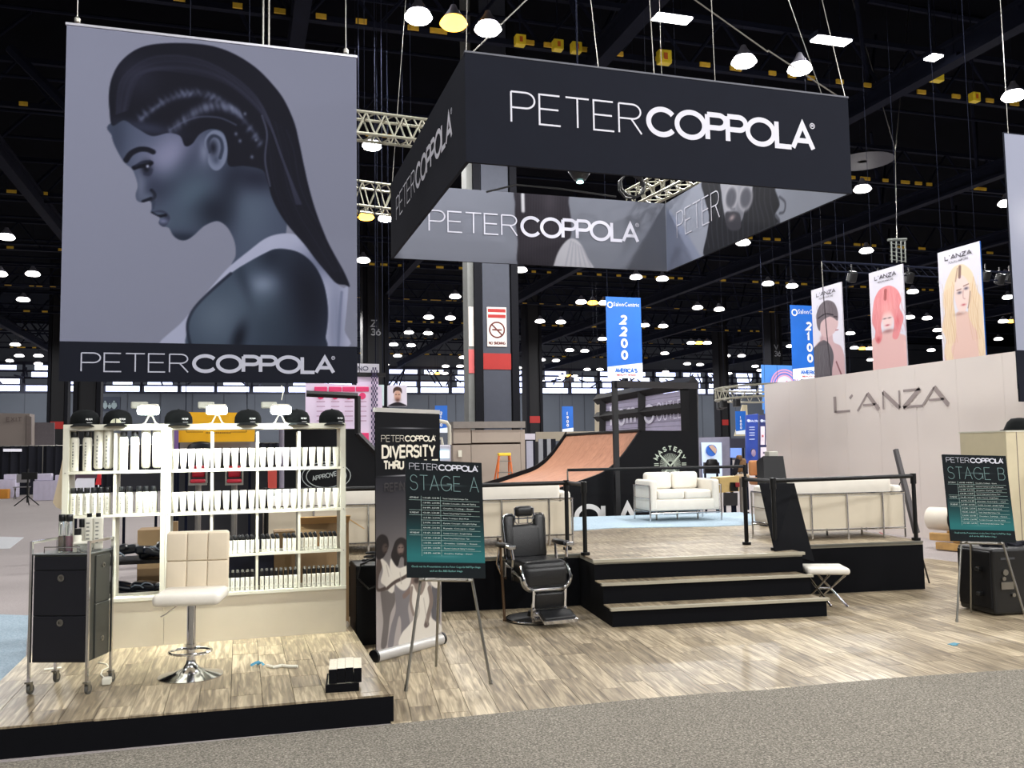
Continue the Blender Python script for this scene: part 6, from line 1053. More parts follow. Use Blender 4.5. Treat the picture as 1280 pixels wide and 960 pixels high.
# big oblique steel members and bright guy wires near the roof
for p, q, r_, lab in (((12, 60), (85, 135), .12, 'dark oblique roof strut at the upper left corner'), ((1085, 0), (1290, 38), .1, 'dark oblique roof strut at the upper right corner'), ((590, 66), (668, -10), .02, 'pale guy wire rising right from the left corner of the square sign'), ((866, -2), (960, 65), .02, 'pale guy wire crossing above the square sign'), ((960, 63), (1050, 122), .02, 'pale guy wire running down to the right corner of the square sign')):
    single('roof_strut' if r_ > .05 else 'guy_wire', MB().cyl(PY(*p, 12.5 if r_ < .05 else 22), PY(*q, 12.5 if r_ < .05 else 22), r_ if r_ > .05 else .012, n=6), M_dark if r_ > .05 else M_steel, lab, 'strut' if r_ > .05 else 'wire', PY(*p, 12.5 if r_ < .05 else 22))
# ================================================================ right side things
q = PY(1257, 540, 9.5); ctr = thing('white_counter', 'tall cream counter block cut by the right edge, with a black bag on top', 'counter', (q[0]+.9, 9.9, 0)); part('body', MB().box((0, 0, q[2]/2), (1.8, .8, q[2])), mat('counter_cream', (200, 190, 160), .5, var=.03), ctr); part('seam', MB().box((-.72, -.402, q[2]/2), (.01, .004, q[2])).box((-.5, -.402, q[2]/2), (.01, .004, q[2])), M_tan, ctr); part('top', MB().box((0, 0, q[2]+.01), (1.82, .82, .02)), M_wframe, ctr)
b = PY(1270, 534, 9.7); t = thing('black_bag', 'crumpled black bag or hat on top of the cream counter', 'bag', (b[0]+.12, 9.75, q[2]+.02)); part('body', MB().lathe([(.2, 0), (.19, .03), (.15, .12), (.1, .17), (.02, .18)], n=20, sx=1.1), M_capf, t, True); part('brim', MB().lathe([(.24, 0), (.25, .012), (.1, .03)], n=20, sx=1.0), M_capf, t, True)
single('hanging_board', MB().quad3(*[tuple(PY(x, y, 9.2)) for x, y in ((1275.5, 502), (1300, 502), (1298, 480), (1274, 480))], .03), M_signblack, 'corner of a dark hanging panel at the right edge under the grey banner', 'panel', PY(1276, 502, 9.2))
q = PZ(1252, 773); cs = thing('equipment_case', 'black ribbed equipment case with knobs and side latches at the lower right edge', 'case', (q[0]+.30, q[1]+.26, .012), -.1); part('body', MB().rbox((0, 0, .33), (.62, .5, .64), .03, 3), M_blackp, cs); part('rear_lid', MB().rbox((-.30, 0, .34), (.05, .46, .56), .015, 2), M_black, cs)
part('latch', MB().rbox((-.345, -.1, .44), (.06, .05, .04), .01, 2).rbox((-.345, -.1, .2), (.06, .05, .04), .01, 2), M_blackp, cs); part('knob', MB().cyl((-.18, -.25, .42), (-.18, -.27, .42), .03, n=12).cyl((-.2, -.25, .36), (-.2, -.27, .36), .02, n=12).cyl((-.1, -.25, .2), (-.1, -.27, .2), .02, n=12).box((-.16, -.255, .29), (.14, .01, .07)), M_steel, cs); part('badge_plate', MB().box((-.14, -.252, .55), (.16, .006, .02)), mat('plate_grey', (60, 62, 66), .5), cs)
single('black_cloth', MB().tube([(q[0]+.05+.04*i, q[1]+.2+.08*math.sin(i*1.3), .67+.015*math.sin(i*2.1)) for i in range(14)], .035, 7), M_drape, 'heap of black cloth lying on the equipment case', 'cloth', (q[0]+.3, q[1]+.2, .652), True)
pa, pb = PZ(1169, 688), PZ(1247, 695); e = Vector(pb-pa); ang = math.atan2(e.y, e.x); pl = thing('timber_stack', 'two stacked timber skids lying on the carpet behind the stage B board', 'timber', pa, ang); L_ = e.length+.15
for k in range(2):
    for j in (0, .5): part('plank', MB().rbox((L_/2-.1*k, .06+j, .075+.14*k), (L_, .1, .12), .01, 1), mat('yellow_timber', (190, 150, 92), .7, var=.15, scale=6), pl)
part('strap', MB().box((L_*.55, 0, .14), (.07, .01, .05)).box((L_*.55, 0, .08), (.07, .01, .03)), M_blackp, pl)
ra = pa+np.array([-.12, .1, .0]); rl = thing('carpet_roll', 'fat white roll tied with a dark band on the timber skids', 'roll', (pa[0], pa[1], .30), ang); part('roll', MB().cyl((-.12, .28, .17), (L_-.1, .28, .17), .15, n=24).cyl((-.22, .28, .18), (.16, .28, .18), .185, n=24), M_cloth if False else mat('roll_white', (222, 214, 200), .7, var=.04), rl, True); part('band', MB().cyl((.16, .28, .175), (.20, .28, .175), .17, n=24), M_rail, rl, True)
single('floor_cable', MB().tube([PZ(1085, 660), PZ(1100, 666), PZ(1112, 672), PZ(1090, 674)], .01, 5), M_red, 'red and dark cable on the carpet seen under the right sofa', 'cable', PZ(1085, 660), True)
single('stage_strut', MB().cyl(PZ(1162, 730), SF(4.17, 1.3, .35), .01, n=6), M_rail, 'thin black strut leaning on the right end of the stage', 'strut', PZ(1162, 730))
# circular truss
tc_ = thing('circular_truss', 'silver circular truss hanging above the far booths, left of the cream wall', 'truss', PY(950, 496, 26)); cc = PY(987, 494, 27.5); Rr = 2.62; mb = MB(); wb = MB(); n = 36
P_ = lambda i, r_, dz: (cc[0]+r_*math.cos(2*math.pi*i/n), cc[1]+r_*math.sin(2*math.pi*i/n), cc[2]+dz)
for r_ in (Rr, Rr-.28):
    for dz in (.28, -.12): mb.tube([P_(i, r_, dz) for i in range(n+1)], .028, 6)
for i in range(n): wb.cyl(P_(i, Rr, -.12), P_(i+.5, Rr, .28), .014, n=4).cyl(P_(i+.5, Rr, .28), P_(i+1, Rr, -.12), .014, n=4).cyl(P_(i, Rr, .28), P_(i, Rr-.28, .28), .012, n=4).cyl(P_(i, Rr, -.12), P_(i, Rr-.28, -.12), .012, n=4)
part('ring_chord', mb, M_galv, tc_, True, world=True); part('web', wb, M_galv, tc_, world=True)
for i in (2, 5, 14, 17, 19, 24, 30): part('fixture', MB().rbox((P_(i, Rr-.14, -.3)), (.22, .22, .28), .04, 2), M_blackp, tc_, world=True)
mb = MB()
for i in (0, 12, 24): mb.cyl(P_(i, Rr, .28), P_(i, Rr, 15.4-cc[2]), .008, n=4)
part('hanging_wire', mb, M_dark, tc_, world=True)
# booths right of the tower
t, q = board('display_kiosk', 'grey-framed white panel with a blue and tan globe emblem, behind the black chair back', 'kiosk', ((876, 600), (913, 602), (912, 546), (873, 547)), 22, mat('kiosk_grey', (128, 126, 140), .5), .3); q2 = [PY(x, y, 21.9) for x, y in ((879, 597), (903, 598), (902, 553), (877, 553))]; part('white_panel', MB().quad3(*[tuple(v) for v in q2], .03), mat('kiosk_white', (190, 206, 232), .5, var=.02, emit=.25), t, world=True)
c = PY(889, 563, 21.85); mb = MB(); mb.cyl((c[0], 21.86, c[2]), (c[0], 21.82, c[2]), .16, n=24); part('globe_emblem', mb, mat('globe_blue', (40, 96, 186), .5, var=.02), t, world=True); mb = MB(); mb.prism([(c[0]-.1, c[2]+.12), (c[0]+.02, c[2]+.155), (c[0]+.15, c[2]+.03), (c[0]+.11, c[2]-.1), (c[0]+.02, c[2]-.02)], .01, 'XZ', 21.80); part('emblem_land', mb, mat('globe_tan', (186, 158, 140), .5), t, world=True)
t, q = board('office_chair_back', 'black quilted chair back in front of the globe kiosk', 'chair', ((881, 592), (900, 592), (899, 578), (881, 578)), 19.5, M_leatherb, .08); c = PY(890, 579, 19.5); part('headrest', MB().lathe([(.165, -.04), (.165, .03), (.13, .09), (.05, .11)], (c[0], 19.5, c[2]), 16, 1, .4), M_leatherb, t, True, world=True); mb = MB()
for j in range(3): p = PY(890, 582+j*3.5, 19.4); mb.box((p[0], 19.4, p[2]), (.28, .01, .008))
part('quilt_seam', mb, M_rail, t, world=True)
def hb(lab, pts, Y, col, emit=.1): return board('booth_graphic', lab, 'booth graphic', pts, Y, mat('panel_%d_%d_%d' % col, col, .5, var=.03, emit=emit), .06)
M_txt = mat('booth_white_ink', (206, 216, 240), .6, var=0)
for (x0_, x1_, lab, tx_) in ((933, 947.5, 'blue booth panel headed SALON with a portrait at its foot', 'SALON'), (949.5, 975, 'navy booth panel headed SALON with product pictures', 'SALON')):
    t, q = hb(lab, ((x0_, 579), (x1_, 580), (x1_, 517), (x0_, 519)), 21, (40, 66, 150) if x0_ < 940 else (44, 52, 104)); a, b = PY(x0_+4.5, 527.5, 20.9), PY(x1_-.5, 524, 20.9); mb = MB(); letters(mb, tx_, 0, 0, .055, b[0]-a[0], .012, .14, (a, (1, 0, 0), (0, 0, 1), (0, -1, 0))); c = PY(x0_+2.5, 526, 20.9); mb.cyl((c[0], 20.9, c[2]), (c[0], 20.88, c[2]), .04, n=14)
    if x0_ < 940:
        for y in (534, 537, 541, 544, 549): p = PY(940, y, 20.9); mb.box((p[0], 20.9, p[2]), (.16, .01, .018))
        part('lettering', mb, M_txt, t, world=True); p = PY(942, 566, 20.85); part('portrait', MB().lathe([(.02, -.1), (.06, -.06), (.07, 0), (.05, .07), (.01, .09)], p, 14, 1, .2), mat('portrait_tone', (150, 130, 160), .6), t, True, world=True); part('portrait_hair', MB().lathe([(.075, .0), (.08, .05), (.05, .1), (.01, .11)], p+(0, .01, 0), 14, 1, .2), mat('portrait_dark', (40, 34, 60), .6), t, True, world=True)
    else:
        part('lettering', mb, M_txt, t, world=True)
        for (u0, u1, w0, w1, cl) in ((951, 956, 533, 556, (220, 210, 220)), (957.5, 974, 532, 556, (216, 204, 214)), (951, 974, 559, 580, (220, 212, 222))): part('picture', MB().quad3(*[tuple(PY(x, y, 20.88)) for x, y in ((u0, w1), (u1, w1), (u1, w0), (u0, w0))], .01), mat('pic_%d' % u0, cl, .6, emit=.1), t, world=True)
        for (x, y, w_, h_, cl) in ((968, 548, .13, .09, (196, 96, 84)), (953.5, 545, .05, .06, (190, 90, 96)), (964, 537, .02, .1, (30, 30, 40)), (970, 538, .1, .05, (236, 236, 240)), (955, 566, .06, .05, (90, 80, 110))): p = PY(x, y, 20.84); part('picture_item', MB().rbox(p, (w_, .01, h_), .004, 1), mat('item_%d%d' % (x, y), cl, .6), t, world=True)
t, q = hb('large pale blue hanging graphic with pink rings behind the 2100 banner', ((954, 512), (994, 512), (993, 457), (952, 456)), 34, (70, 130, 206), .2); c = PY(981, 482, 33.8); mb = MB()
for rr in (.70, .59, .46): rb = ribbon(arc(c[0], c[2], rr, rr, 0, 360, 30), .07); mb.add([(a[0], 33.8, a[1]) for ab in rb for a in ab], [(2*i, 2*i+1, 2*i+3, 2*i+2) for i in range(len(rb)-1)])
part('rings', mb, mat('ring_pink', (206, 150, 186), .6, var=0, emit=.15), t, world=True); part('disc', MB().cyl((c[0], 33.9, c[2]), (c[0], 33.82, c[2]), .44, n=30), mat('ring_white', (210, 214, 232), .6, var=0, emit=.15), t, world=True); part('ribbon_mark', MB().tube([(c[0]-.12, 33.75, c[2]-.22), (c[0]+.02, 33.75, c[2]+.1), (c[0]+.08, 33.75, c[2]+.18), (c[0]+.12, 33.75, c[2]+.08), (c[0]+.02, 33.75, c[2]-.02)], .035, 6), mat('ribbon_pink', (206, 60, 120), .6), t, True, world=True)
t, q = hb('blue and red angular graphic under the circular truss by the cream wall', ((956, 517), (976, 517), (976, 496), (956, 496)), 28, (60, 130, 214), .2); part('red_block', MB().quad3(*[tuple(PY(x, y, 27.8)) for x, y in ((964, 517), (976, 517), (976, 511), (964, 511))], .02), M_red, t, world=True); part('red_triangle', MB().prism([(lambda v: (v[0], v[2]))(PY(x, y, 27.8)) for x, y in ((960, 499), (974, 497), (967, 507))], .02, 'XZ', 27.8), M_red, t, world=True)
hb('dark navy booth fascia with a faint ring mark behind the brown chair', ((911, 560), (932, 560), (932, 548), (911, 548)), 25, (36, 36, 50)); hb('small lit blue screen left of the SALON panels', ((914, 572), (927, 572), (927, 560), (914, 560)), 24, (110, 140, 210), .3)
hb('cream wall block seen behind the teal 1800 banner', ((918, 545), (936, 545), (934, 506), (928, 506)), 60, (176, 166, 138)); hb('tall tan wall panel right of the far grey bay', ((744, 541), (750, 541), (750, 500), (744, 500)), 40, (150, 140, 122)); hb('long tan booth header beyond the skate ramp', ((670, 552), (752, 549), (752, 539), (670, 540)), 38, (156, 146, 128), .0)
# salon chairs and clutter behind the railing
p = PY(945, 600, 17.5); t = thing('tan_chair', 'tan leather salon chair behind the railing, left of the black tapered case', 'chair', (p[0], 17.5, p[2]-.35)); part('backrest', MB().rbox((0, 0, .62), (.34, .1, .34), .05, 4), mat('tan_leather', (190, 132, 84), .5, var=.05), t, True); part('seat', MB().rbox((0, -.2, .33), (.4, .4, .16), .05, 4), mat('tan_leather', (190, 132, 84)), t, True); part('pedestal', MB().cyl((0, -.1, -p[2]+.35), (0, -.1, .3), .05, n=10), M_steel, t)
p = PY(926, 592, 19); t = thing('brown_chair', 'brown upholstered salon chair piled with coats behind the railing', 'chair', (p[0], 19, p[2])); M_br = mat('brown_fabric', (120, 90, 58), .8, var=.2, scale=20); part('backrest', MB().rbox((0, 0, .2), (.3, .14, .34), .08, 4).rbox((-.06, -.05, .38), (.14, .12, .14), .05, 4), M_br, t, True); part('coat', MB().rbox((-.16, -.06, .16), (.12, .12, .42), .05, 4, ry=.3), M_drape, t, True); part('cushion', MB().rbox((-.05, -.12, -.06), (.34, .2, .1), .04, 3), mat('pale_cushion', (196, 172, 140), .8), t, True); part('pedestal', MB().cyl((0, 0, -p[2]), (0, 0, .1), .05, n=8), M_steel, t)
t, q = board('beige_cabinet', 'small beige cabinet with red goods just right of the two-seat sofa', 'cabinet', ((900, 616), (924, 614), (924, 595), (900, 597)), 17, mat('beige_cabinet', (206, 178, 116), .6), .4); part('shelf_gap', MB().quad3(*[tuple(PY(x, y, 16.95)) for x, y in ((913, 614), (923, 614), (923, 603), (913, 603))], .01), M_rail, t, world=True); part('red_item', MB().rbox(PY(922, 606, 16.9), (.1, .04, .1), .02, 2), mat('dark_red', (130, 20, 30), .6), t, world=True)
hb('black low cabinet under the beige one right of the two-seat sofa', ((906, 632), (922, 632), (922, 616), (906, 616)), 16.5, (24, 24, 28), 0); single('grey_box_item', MB().rbox(PY(964, 567, 11.55)+(0, 0, -.01), (.16, .12, .09), .01, 1), mat('pale_grey_box', (176, 174, 164), .6), 'pale grey box on top of the black tapered case', 'box', PY(964, 570, 11.5))
# ================================================================ centre background: beige room, kiosk, ladder
bxw = thing('beige_booth', 'flat beige booth box with brown seams below the thick dark column', 'booth', PY(612, 600, 21)); M_bei = mat('beige_panel', (148, 136, 124), .7, var=.02)
for x0_, x1_, y0_, y1_ in ((567, 588.5, 535.5, 554.5), (567, 588.5, 556, 620), (590, 650.5, 537, 553.5), (590, 650.5, 555, 620), (652, 656, 537, 620)):
    a, b = PY(x0_, y1_, 21), PY(x1_, y0_, 21); a[2] = 0 if y1_ == 620 else a[2]; part('panel', MB().box(((a[0]+b[0])/2, 21.1, (a[2]+b[2])/2), (b[0]-a[0], .2, b[2]-a[2])), M_bei, bxw, world=True)
a, b = PY(566, 534, 21), PY(656, 530, 21); part('cornice', MB().box(((a[0]+b[0])/2, 21.15, (a[2]+b[2])/2+.02), (b[0]-a[0], .4, .16)), mat('grey_cornice', (116, 110, 104), .7), bxw, world=True); a, b = PY(567, 620, 21.2), PY(656, 537, 21.2); a[2] = 0; part('core', MB().box(((a[0]+b[0])/2, 21.3, (a[2]+b[2])/2), (b[0]-a[0], .2, b[2]-a[2])), mat('seam_brown', (96, 66, 54), .8), bxw, world=True); part('switch_plate', MB().box(PY(575, 567, 20.95), (.09, .02, .16)), M_wframe, bxw, world=True)
Lx, Ly = PY(631, 600, 20)[0], 20; base = PY(631, 640, 20)[2]; ld = thing('step_ladder', 'orange step ladder with yellow top standing before the beige booth', 'ladder', (Lx, Ly, 0)); zt_ = PY(631, 569, 20)[2]; M_or = mat('ladder_orange', (214, 110, 50), .5)
for s in (-1, 1): part('rail', MB().cyl((s*.28, -.1, 0), (s*.13, 0, zt_), .025, n=6), M_or, ld); part('rear_rail', MB().cyl((s*.28, .6, 0), (s*.12, .05, zt_), .02, n=6), M_or, ld)
for k in range(6): f = k/6+.08; part('rung', MB().box((0, -.1+.1*f, zt_*f), (.56-.3*f, .08, .02)), M_steel, ld)
part('top_cap', MB().rbox((0, .02, zt_+.02), (.3, .14, .07), .01, 1), mat('ladder_yellow', (232, 190, 50), .5), ld)
t = thing('photo_kiosk', 'white curved-arm photo kiosk with a lit screen right of the roll-up banner', 'kiosk', (PY(552, 600, 17)[0], 17, 0)); x0_ = PY(552, 600, 17)[0]; a, b = PY(538, 576, 17), PY(563, 556, 17); part('cabinet', MB().rbox(((a[0]+b[0])/2, 17.1, b[2]/2), (b[0]-a[0], .3, b[2]), .03, 3), mat('kiosk_pale', (186, 184, 196), .5), t, world=True); part('arch', MB().tube([PY(*p, 17.05) for p in ((536, 527), (550, 526.5), (558, 528), (561.5, 533), (562, 542), (562, 556))], .04, 8).tube([PY(*p, 17.05) for p in ((538, 556), (538, 549), (542, 548), (552, 548), (553, 556))], .03, 6), M_wframe, t, True, world=True); a, b = PY(542, 573, 16.94), PY(561, 563, 16.94); part('screen', MB().box(((a[0]+b[0])/2, 16.92, (a[2]+b[2])/2), (b[0]-a[0], .02, b[2]-a[2])), mat('kiosk_screen', (190, 236, 250), .3, var=0, emit=1.), t, world=True); part('screen_figure', MB().lathe([(.05, -.07), (.045, 0), (.02, .03), (.03, .05), (.01, .08)], PY(547, 569, 16.9), 10, 1, .3), mat('figure_navy', (50, 60, 110), .6), t, True, world=True)
hb('white counter block left of the ramp top, behind the far column', ((655, 590), (668, 590), (668, 551), (655, 551)), 30, (176, 176, 190), .05); hb('white notice with a dark dot fixed on the far column above the ramp', ((656, 549.5), (669, 549.5), (669, 542), (656, 542)), 29, (206, 200, 210), .1)
for i, x in enumerate((674, 679, 684, 690)): single('curtain_strip', MB().quad3(*[(PY(a, 570, 36)[0], 36, z) for a, z in ((x, 0), (x+5, 0), (x+5, 2.15), (x, 2.15))], .1), mat('grey_curtain', (150, 152, 158), .9) if i % 2 == 0 else M_drape, ('pale', 'dark')[i % 2]+' curtain strip just left of the ramp top, '+('first', 'second', 'third', 'fourth')[i]+' from the left', 'curtain', PY(x, 585, 36))
# ================================================================ left background
Yd = 46
dp = thing('pipe_and_drape', 'long black drape wall behind the white-clothed tables at left', 'drape', (-10, Yd, 0)); a, b = PY(-40, 606, Yd), PY(470, 606, Yd); n = 150; vs = []; zt_ = 2.25
for i in range(n+1): x = a[0]+(b[0]-a[0])*i/n; y = Yd+.08*math.sin(i*2.1)+.04*math.sin(i*5.3); vs += [(x, y, 0), (x, y, zt_)]
part('cloth', MB().add(vs, [(2*i, 2*i+2, 2*i+3, 2*i+1) for i in range(n)]), M_drape, dp, True, world=True); mb = MB(); mb.cyl((a[0], Yd, zt_), (b[0], Yd, zt_), .025, n=6)
for x in np.arange(a[0], b[0], 3.05): mb.cyl((x, Yd-.1, 0), (x, Yd-.1, zt_), .02, n=6)
part('pipe', mb, M_steel, dp, world=True)
q0 = [PY(x, y, 52) for x, y in ((-30, 558), (37, 557), (37, 517), (-30, 516))]; t = thing('exit_wall', 'tan wall block with faint EXIT lettering at the far left', 'wall block', q0[0]); part('block', MB().quad3(*[tuple(v) for v in q0], 1.2), M_tan, t, world=True); part('side', MB().quad3(*[tuple(PY(x, y, 51.9)) for x, y in ((33, 557), (39, 556), (39, 521), (33, 519))], .2), mat('tan_shadow_side', (104, 94, 90), .8), t, world=True); mb = MB(); a, b = PY(8, 527, 51.7), PY(27, 524, 51.7); letters(mb, 'EXIT', 0, 0, .24, b[0]-a[0], .045, .25, (a, (1, 0, 0), (0, 0, 1), (0, -1, 0))); part('lettering', mb, mat('faint_taupe', (96, 84, 80), .7, var=0), t, world=True)
single('partition', MB().quad3(*[tuple(PY(x, y, 54)) for x, y in ((40, 557), (68, 557), (68, 528), (40, 528))], .1), mat('dim_lilac_wall', (92, 86, 90), .8), 'dim grey wall panel right of the EXIT block', 'partition', PY(40, 557, 54)); single('bright_strip', MB().quad3(*[tuple(PY(x, y, 45.85)) for x, y in ((4, 564.5), (27, 564.5), (27, 561), (4, 561))], .05), mat('white_strip', (206, 204, 214), .6, emit=.3), 'bright white strip on top of the black drape at far left', 'sign', PY(4, 564, 45.8))
# restroom sign
t = thing('restroom_sign', 'grey restroom pictograms on the far wall above the second cap', 'sign', PY(138, 505, 100.08)); mb = MB()
for x, h, w_ in ((131.5, 10, .5), (137, 7, .35), (142.5, 10, .6)):
    a, b = PY(x, 511, 99.98), PY(x, 511-h, 99.98); hh_ = b[2]-a[2]; mb.cyl((a[0], 99.93, a[2]+hh_*.9), (a[0], 100.03, a[2]+hh_*.9), hh_*.12, n=12); mb.prism([(a[0]-w_*.35, a[2]+hh_*.75), (a[0]+w_*.35, a[2]+hh_*.75), (a[0]+w_*.5, a[2]+hh_*.35), (a[0]+w_*.15, a[2]), (a[0]-w_*.15, a[2]), (a[0]-w_*.5, a[2]+hh_*.35)], .1, 'XZ', 99.93)
part('pictogram', mb, mat('sign_pale', (126, 142, 148), .6, var=0), t, world=True); part('plate', MB().box((PY(137, 505, 100.08)[0], 100.1, PY(137, 505, 100.08)[2]), (2.0, .1, 1.5)), mat('sign_navy', (40, 48, 66), .7), t, world=True)
def table(lab, px, py, wd, items=True):
    q = PZ(px, py); t = thing('draped_table', lab, 'table', q); h = .76; mb = MB(); n = 60; vs = []
    for i in range(n+1):
        s = i/n*4; k = int(min(3, s)); f = s-k; c = [(-wd/2, -.4), (wd/2, -.4), (wd/2, .4), (-wd/2, .4), (-wd/2, -.4)]; x = c[k][0]+(c[k+1][0]-c[k][0])*f; y = c[k][1]+(c[k+1][1]-c[k][1])*f; g = 1+.04*math.sin(i*2.4); vs += [(x*g, y*g, .01), (x, y, h)]
    mb.add(vs, [(2*i, 2*i+2, 2*i+3, 2*i+1) for i in range(n)]); part('cloth_skirt', mb, M_cloth, t, True); part('table_top', MB().box((0, 0, h), (wd, .8, .02)), M_cloth, t); return q
q = table('white-draped table left of the product shelves, behind the aisle', 63, 625, 1.1); single('white_case', MB().rbox((q[0]-.25, q[1], .76+.16), (.6, .4, .28), .03, 2), M_cloth, 'white case on the draped table left of the shelves', 'case', (q[0]-.25, q[1], .77)); single('small_white_box', MB().rbox((q[0]+.3, q[1], .76+.12), (.25, .3, .22), .02, 2), M_cloth, 'small white box at the right on the draped table', 'box', (q[0]+.3, q[1], .77))
q = table('white-draped table with cartons at the far left edge', 2, 622, 1.2); single('white_case', MB().rbox((q[0]+.35, q[1], .76+.12), (.5, .4, .24), .03, 2), M_cloth, 'white case on the far left draped table', 'case', (q[0]+.35, q[1], .77)); single('amber_crate', MB().rbox((q[0]+.35, q[1]-1.2, .2), (.4, .4, .4), .02, 2), mat('amber_crate', (196, 130, 40), .6), 'amber crate on the floor at the far left edge', 'crate', (q[0]+.35, q[1]-1.2, 0))
q = PZ(27, 624); t = thing('folding_chair', 'grey folding chair between the two draped tables at left', 'chair', q); part('seat', MB().box((0, 0, .5), (.6, .4, .03)), mat('chair_grey', (120, 118, 120), .5), t); part('backrest', MB().box((0, .2, .85), (.5, .03, .35)), mat('chair_grey', (120, 118, 120)), t); 
for s in (-1, 1): part('leg', MB().cyl((s*.25, -.15, 0), (s*.25, .15, .5), .02, n=5).cyl((s*.25, .2, 0), (s*.25, -.15, .5), .02, n=5), M_steel, t)
q = PZ(34, 632); t = thing('black_easel', 'black folded stand with splayed feet between the draped tables', 'stand', q); part('pole', MB().cyl((0, 0, .1), (0, 0, 1.3), .03, n=6), M_rail, t); part('foot', MB().cyl((0, 0, .35), (-.4, -.1, 0), .02, n=5).cyl((0, 0, .35), (.4, -.1, 0), .02, n=5).cyl((0, 0, .35), (0, .3, 0), .02, n=5), M_rail, t); part('holder', MB().box((.05, 0, 1.05), (.5, .1, .25)), M_rail, t)
q = PZ(48, 622); single('tan_carton', MB().box((q[0], q[1], .3), (.3, .3, .6)), M_card, 'tan carton standing beside the left draped table', 'carton', (q[0], q[1], 0))
q = PZ(37, 616); single('black_figure_drape', MB().lathe([(.5, 0), (.45, .8), (.4, 1.6), (.2, 1.95), (.05, 2.0)], (q[0], q[1], .0), 16), M_drape, 'black-covered tall bundle standing against the drape at left', 'bundle', (q[0], q[1], 0), True)
# ================================================================ seen through the shelves
t, q = board('yellow_sign', 'yellow hanging sign behind the middle work lamp, seen over and through the shelves', 'sign', ((222, 553), (318, 552), (320, 516), (222, 515)), 14, mat('sign_yellow', (240, 178, 20), .6, var=.02, emit=.06)); mb = MB()
for k in range(18): q3 = PY(258+k*1.75, 541, 13.93); mb.box((q3[0], 13.93, q3[2]), (.013, .004, .022))
for (x0_, y0_, x1_, y1_) in ((233, 537, 233, 540), (233, 540, 254, 540), (308, 537, 308, 540), (288, 540, 308, 540)): mb.cyl(PY(x0_, y0_, 13.93), PY(x1_+.01, y1_, 13.93), .005, n=4)
part('lettering', mb, mat('sign_brown_ink', (120, 80, 20), .6, var=0), t, world=True); board('purple_post', 'purple-grey post at the left end of the yellow sign', 'post', ((218, 562), (223, 562), (223, 530), (218, 530)), 13.9, mat('mauve_post', (120, 90, 150), .6, emit=.05))
hb('grey graphic panel with a dark dome shape under the yellow sign', ((223, 566), (322, 566), (322, 553), (223, 553)), 14.2, (128, 130, 140), .02); mb = MB().lathe([(.2, 0), (.17, .06), (.1, .1), (.02, .11)], PY(251, 561, 14), 16, 1, .2); single('dome_dryer', mb, M_navy, 'dark dome shape under the yellow sign seen through the shelves', 'dome', PY(251, 562, 14), True)
def barb(lab, px, py, Y):
    p = PY(px, py, Y); t = thing('red_chair', lab, 'barber chair', (p[0], Y, p[2]-.3)); part('backrest', MB().rbox((0, 0, .33), (.17, .06, .16), .02, 3), mat('red_leather', (170, 28, 48), .4), t, True); part('seat', MB().rbox((0, -.1, .2), (.2, .2, .05), .02, 3), mat('red_leather', (170, 28, 48)), t, True); part('chrome_frame', MB().box((-.11, -.06, .28), (.02, .2, .22)).box((.11, -.06, .28), (.02, .2, .22)).box((0, -.16, .16), (.24, .02, .03)), M_steel, t); part('pedestal', MB().cyl((0, 0, -p[2]+.3), (0, 0, .2), .04, n=8), M_steel, t)
barb('left small red salon chair seen through the second bay of the wide shelf', 248, 592, 13); barb('right small red salon chair seen through the third bay of the wide shelf', 293, 592, 13)
hb('red and white striped display seen through the shelves right of the red chairs', ((335, 612), (346, 612), (346, 586), (335, 586)), 12.5, (170, 60, 50)); single('rack_pole', MB().cyl(PY(352, 700, 11), PY(352, 535, 11), .03, n=8), mat('mauve_grey', (110, 104, 120), .5), 'grey pole seen through the last two bays of the shelves', 'pole', PY(352, 700, 11)); hb('dark backdrop panels seen through the wide shelf', ((205, 700), (380, 700), (380, 566), (205, 566)), 15, (20, 22, 28), 0)
hb('white draped surface seen through the left shelf', ((88, 612), (130, 618), (118, 598), (96, 598)), 16, (226, 226, 236), .1); hb('red marker board seen through the left shelf', ((119, 606), (126, 606), (126, 592), (122, 592)), 15, (190, 30, 40)); hb('dark bundle panel seen through the left shelf second bay', ((150, 612), (200, 612), (200, 590), (150, 590)), 15.5, (28, 30, 40), 0); hb('dark patterned display seen through the left shelf first bay', ((92, 602), (122, 602), (122, 591), (92, 591)), 17, (80, 60, 76), 0)
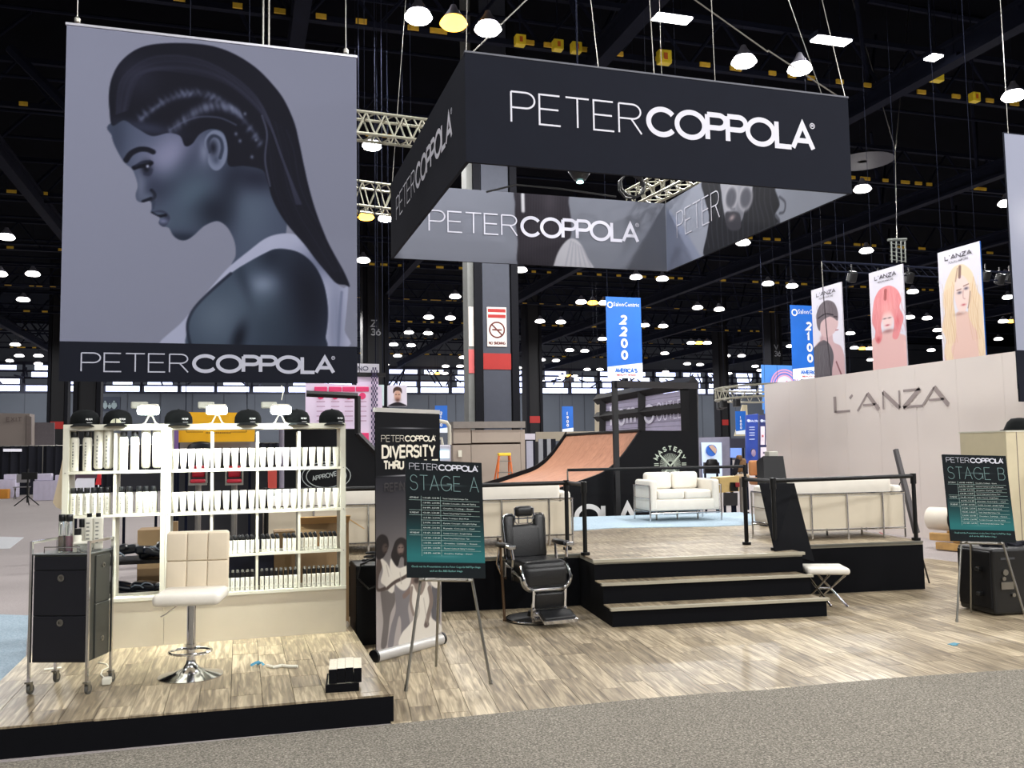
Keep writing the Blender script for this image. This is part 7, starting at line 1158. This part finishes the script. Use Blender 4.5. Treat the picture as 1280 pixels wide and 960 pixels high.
# cartons behind the shelves
def carton(lab, px0, py0, px1, py1, Y, dp=.3, open_=False):
    a, b = PY(px0, py1, Y), PY(px1, py0, Y); t = thing('carton', lab, 'carton', ((a[0]+b[0])/2, Y+dp/2, a[2])); w_, h_ = b[0]-a[0], b[2]-a[2]; part('box', MB().box((0, 0, h_/2), (w_, dp, h_)), M_card, t); part('tape', MB().box((0, -dp/2-.001, h_*.8), (w_*.3, .002, .03)), mat('tape', (150, 110, 66), .5), t)
    if open_: part('flap', MB().box((0, -dp/2-.08, h_+.03), (w_, .2, .01), rx=-.4).box((w_/2+.08, 0, h_-.0), (.2, dp, .01), ry=.5), mat('flap_card', (206, 170, 120), .8), t)
    return t
def floorcarton(lab, px0, px1, ytop, Y, dp=.35, open_=False): 
    a, b = PY(px0, ytop, Y), PY(px1, ytop, Y); t = thing('carton', lab, 'carton', ((a[0]+b[0])/2, Y+dp/2, .0)); w_, h_ = b[0]-a[0], b[2]; part('box', MB().box((0, 0, h_/2), (w_, dp, h_)), M_card, t); part('tape', MB().box((0, -dp/2-.001, h_*.8), (w_*.3, .002, .03)), mat('tape', (150, 110, 66)), t)
    if open_: part('flap', MB().box((0, -dp/2-.07, h_+.03), (w_, .18, .01), rx=-.45).box((w_/2+.07, 0, h_-.02), (.2, dp, .01), ry=.6), mat('flap_card', (206, 170, 120), .8), t)
floorcarton('upright brown carton under the black jackets behind the left shelf', 172, 200, 662, 9.1); floorcarton('open brown carton behind the last bay of the wide shelf', 374, 436, 652, 8.9, .4, True); floorcarton('brown carton behind the third bay of the wide shelf', 343, 369, 664, 8.45, .3); 
floorcarton('small tan carton seen at the left of the wide shelf under the second tier', 213, 222, 652, 9.2, .1)
single('blue_display_panel', MB().box((PY(326, 715, 8.55)[0], 8.55, 1.0/2+.0), (.62, .03, .83)), mat('midnight_panel', (22, 26, 50), .6), 'midnight blue panel standing behind the lower tiers of the wide shelf', 'panel', (PY(326, 715, 8.55)[0], 8.55, 0))
def garment(lab, px, py, Y, w_, seed):
    r_ = np.random.default_rng(seed); c = PY(px, py, Y); t = thing('folded_jackets', lab, 'garments', c); mb = MB()
    for i in range(9): o = Vector((r_.uniform(-w_/2, w_/2), r_.uniform(-.08, .08), r_.uniform(-.03, .05))); mb.rbox(o, (r_.uniform(.14, .26), r_.uniform(.12, .2), r_.uniform(.04, .08)), .025, 3, rz=r_.uniform(-.5, .5), ry=r_.uniform(-.35, .35))
    part('jacket_heap', mb, mat('black_nylon', (22, 28, 40), .28, var=.1), t, True); mb = MB()
    for i in range(3): x = r_.uniform(-w_/2, w_/2-.1); z = r_.uniform(-.02, .05); mb.tube([(x, -.12, z), (x+.03, -.15, z+.02), (x+.07, -.15, z+.015), (x+.1, -.14, z-.01)], .006, 5)
    part('strap', mb, mat('pale_trim', (150, 166, 186), .3), t, True)
garment('heap of glossy black jackets on the carton behind the left shelf', 176, 690, 8.65, .5, 3); garment('second heap of black jackets low behind the left shelf', 180, 735, 8.66, .45, 5)
t = thing('jacket_table', 'low folding table carrying the heaps of black jackets', 'table', (PY(176, 700, 8.7)[0]-.05, 8.72, 0)); zt_ = PY(176, 697, 8.6)[2]-.03; part('table_top', MB().box((0, 0, zt_), (.85, .45, .03)), M_rail, t)
for sx_ in (-1, 1): part('leg', MB().cyl((sx_*.38, -.18, 0), (sx_*.38, -.18, zt_), .014, n=6).cyl((sx_*.38, .18, 0), (sx_*.38, .18, zt_), .014, n=6), M_rail, t)
part('lower_shelf', MB().box((0, 0, PY(180, 741, 8.72)[2]-.03), (.8, .42, .02)), M_rail, t)
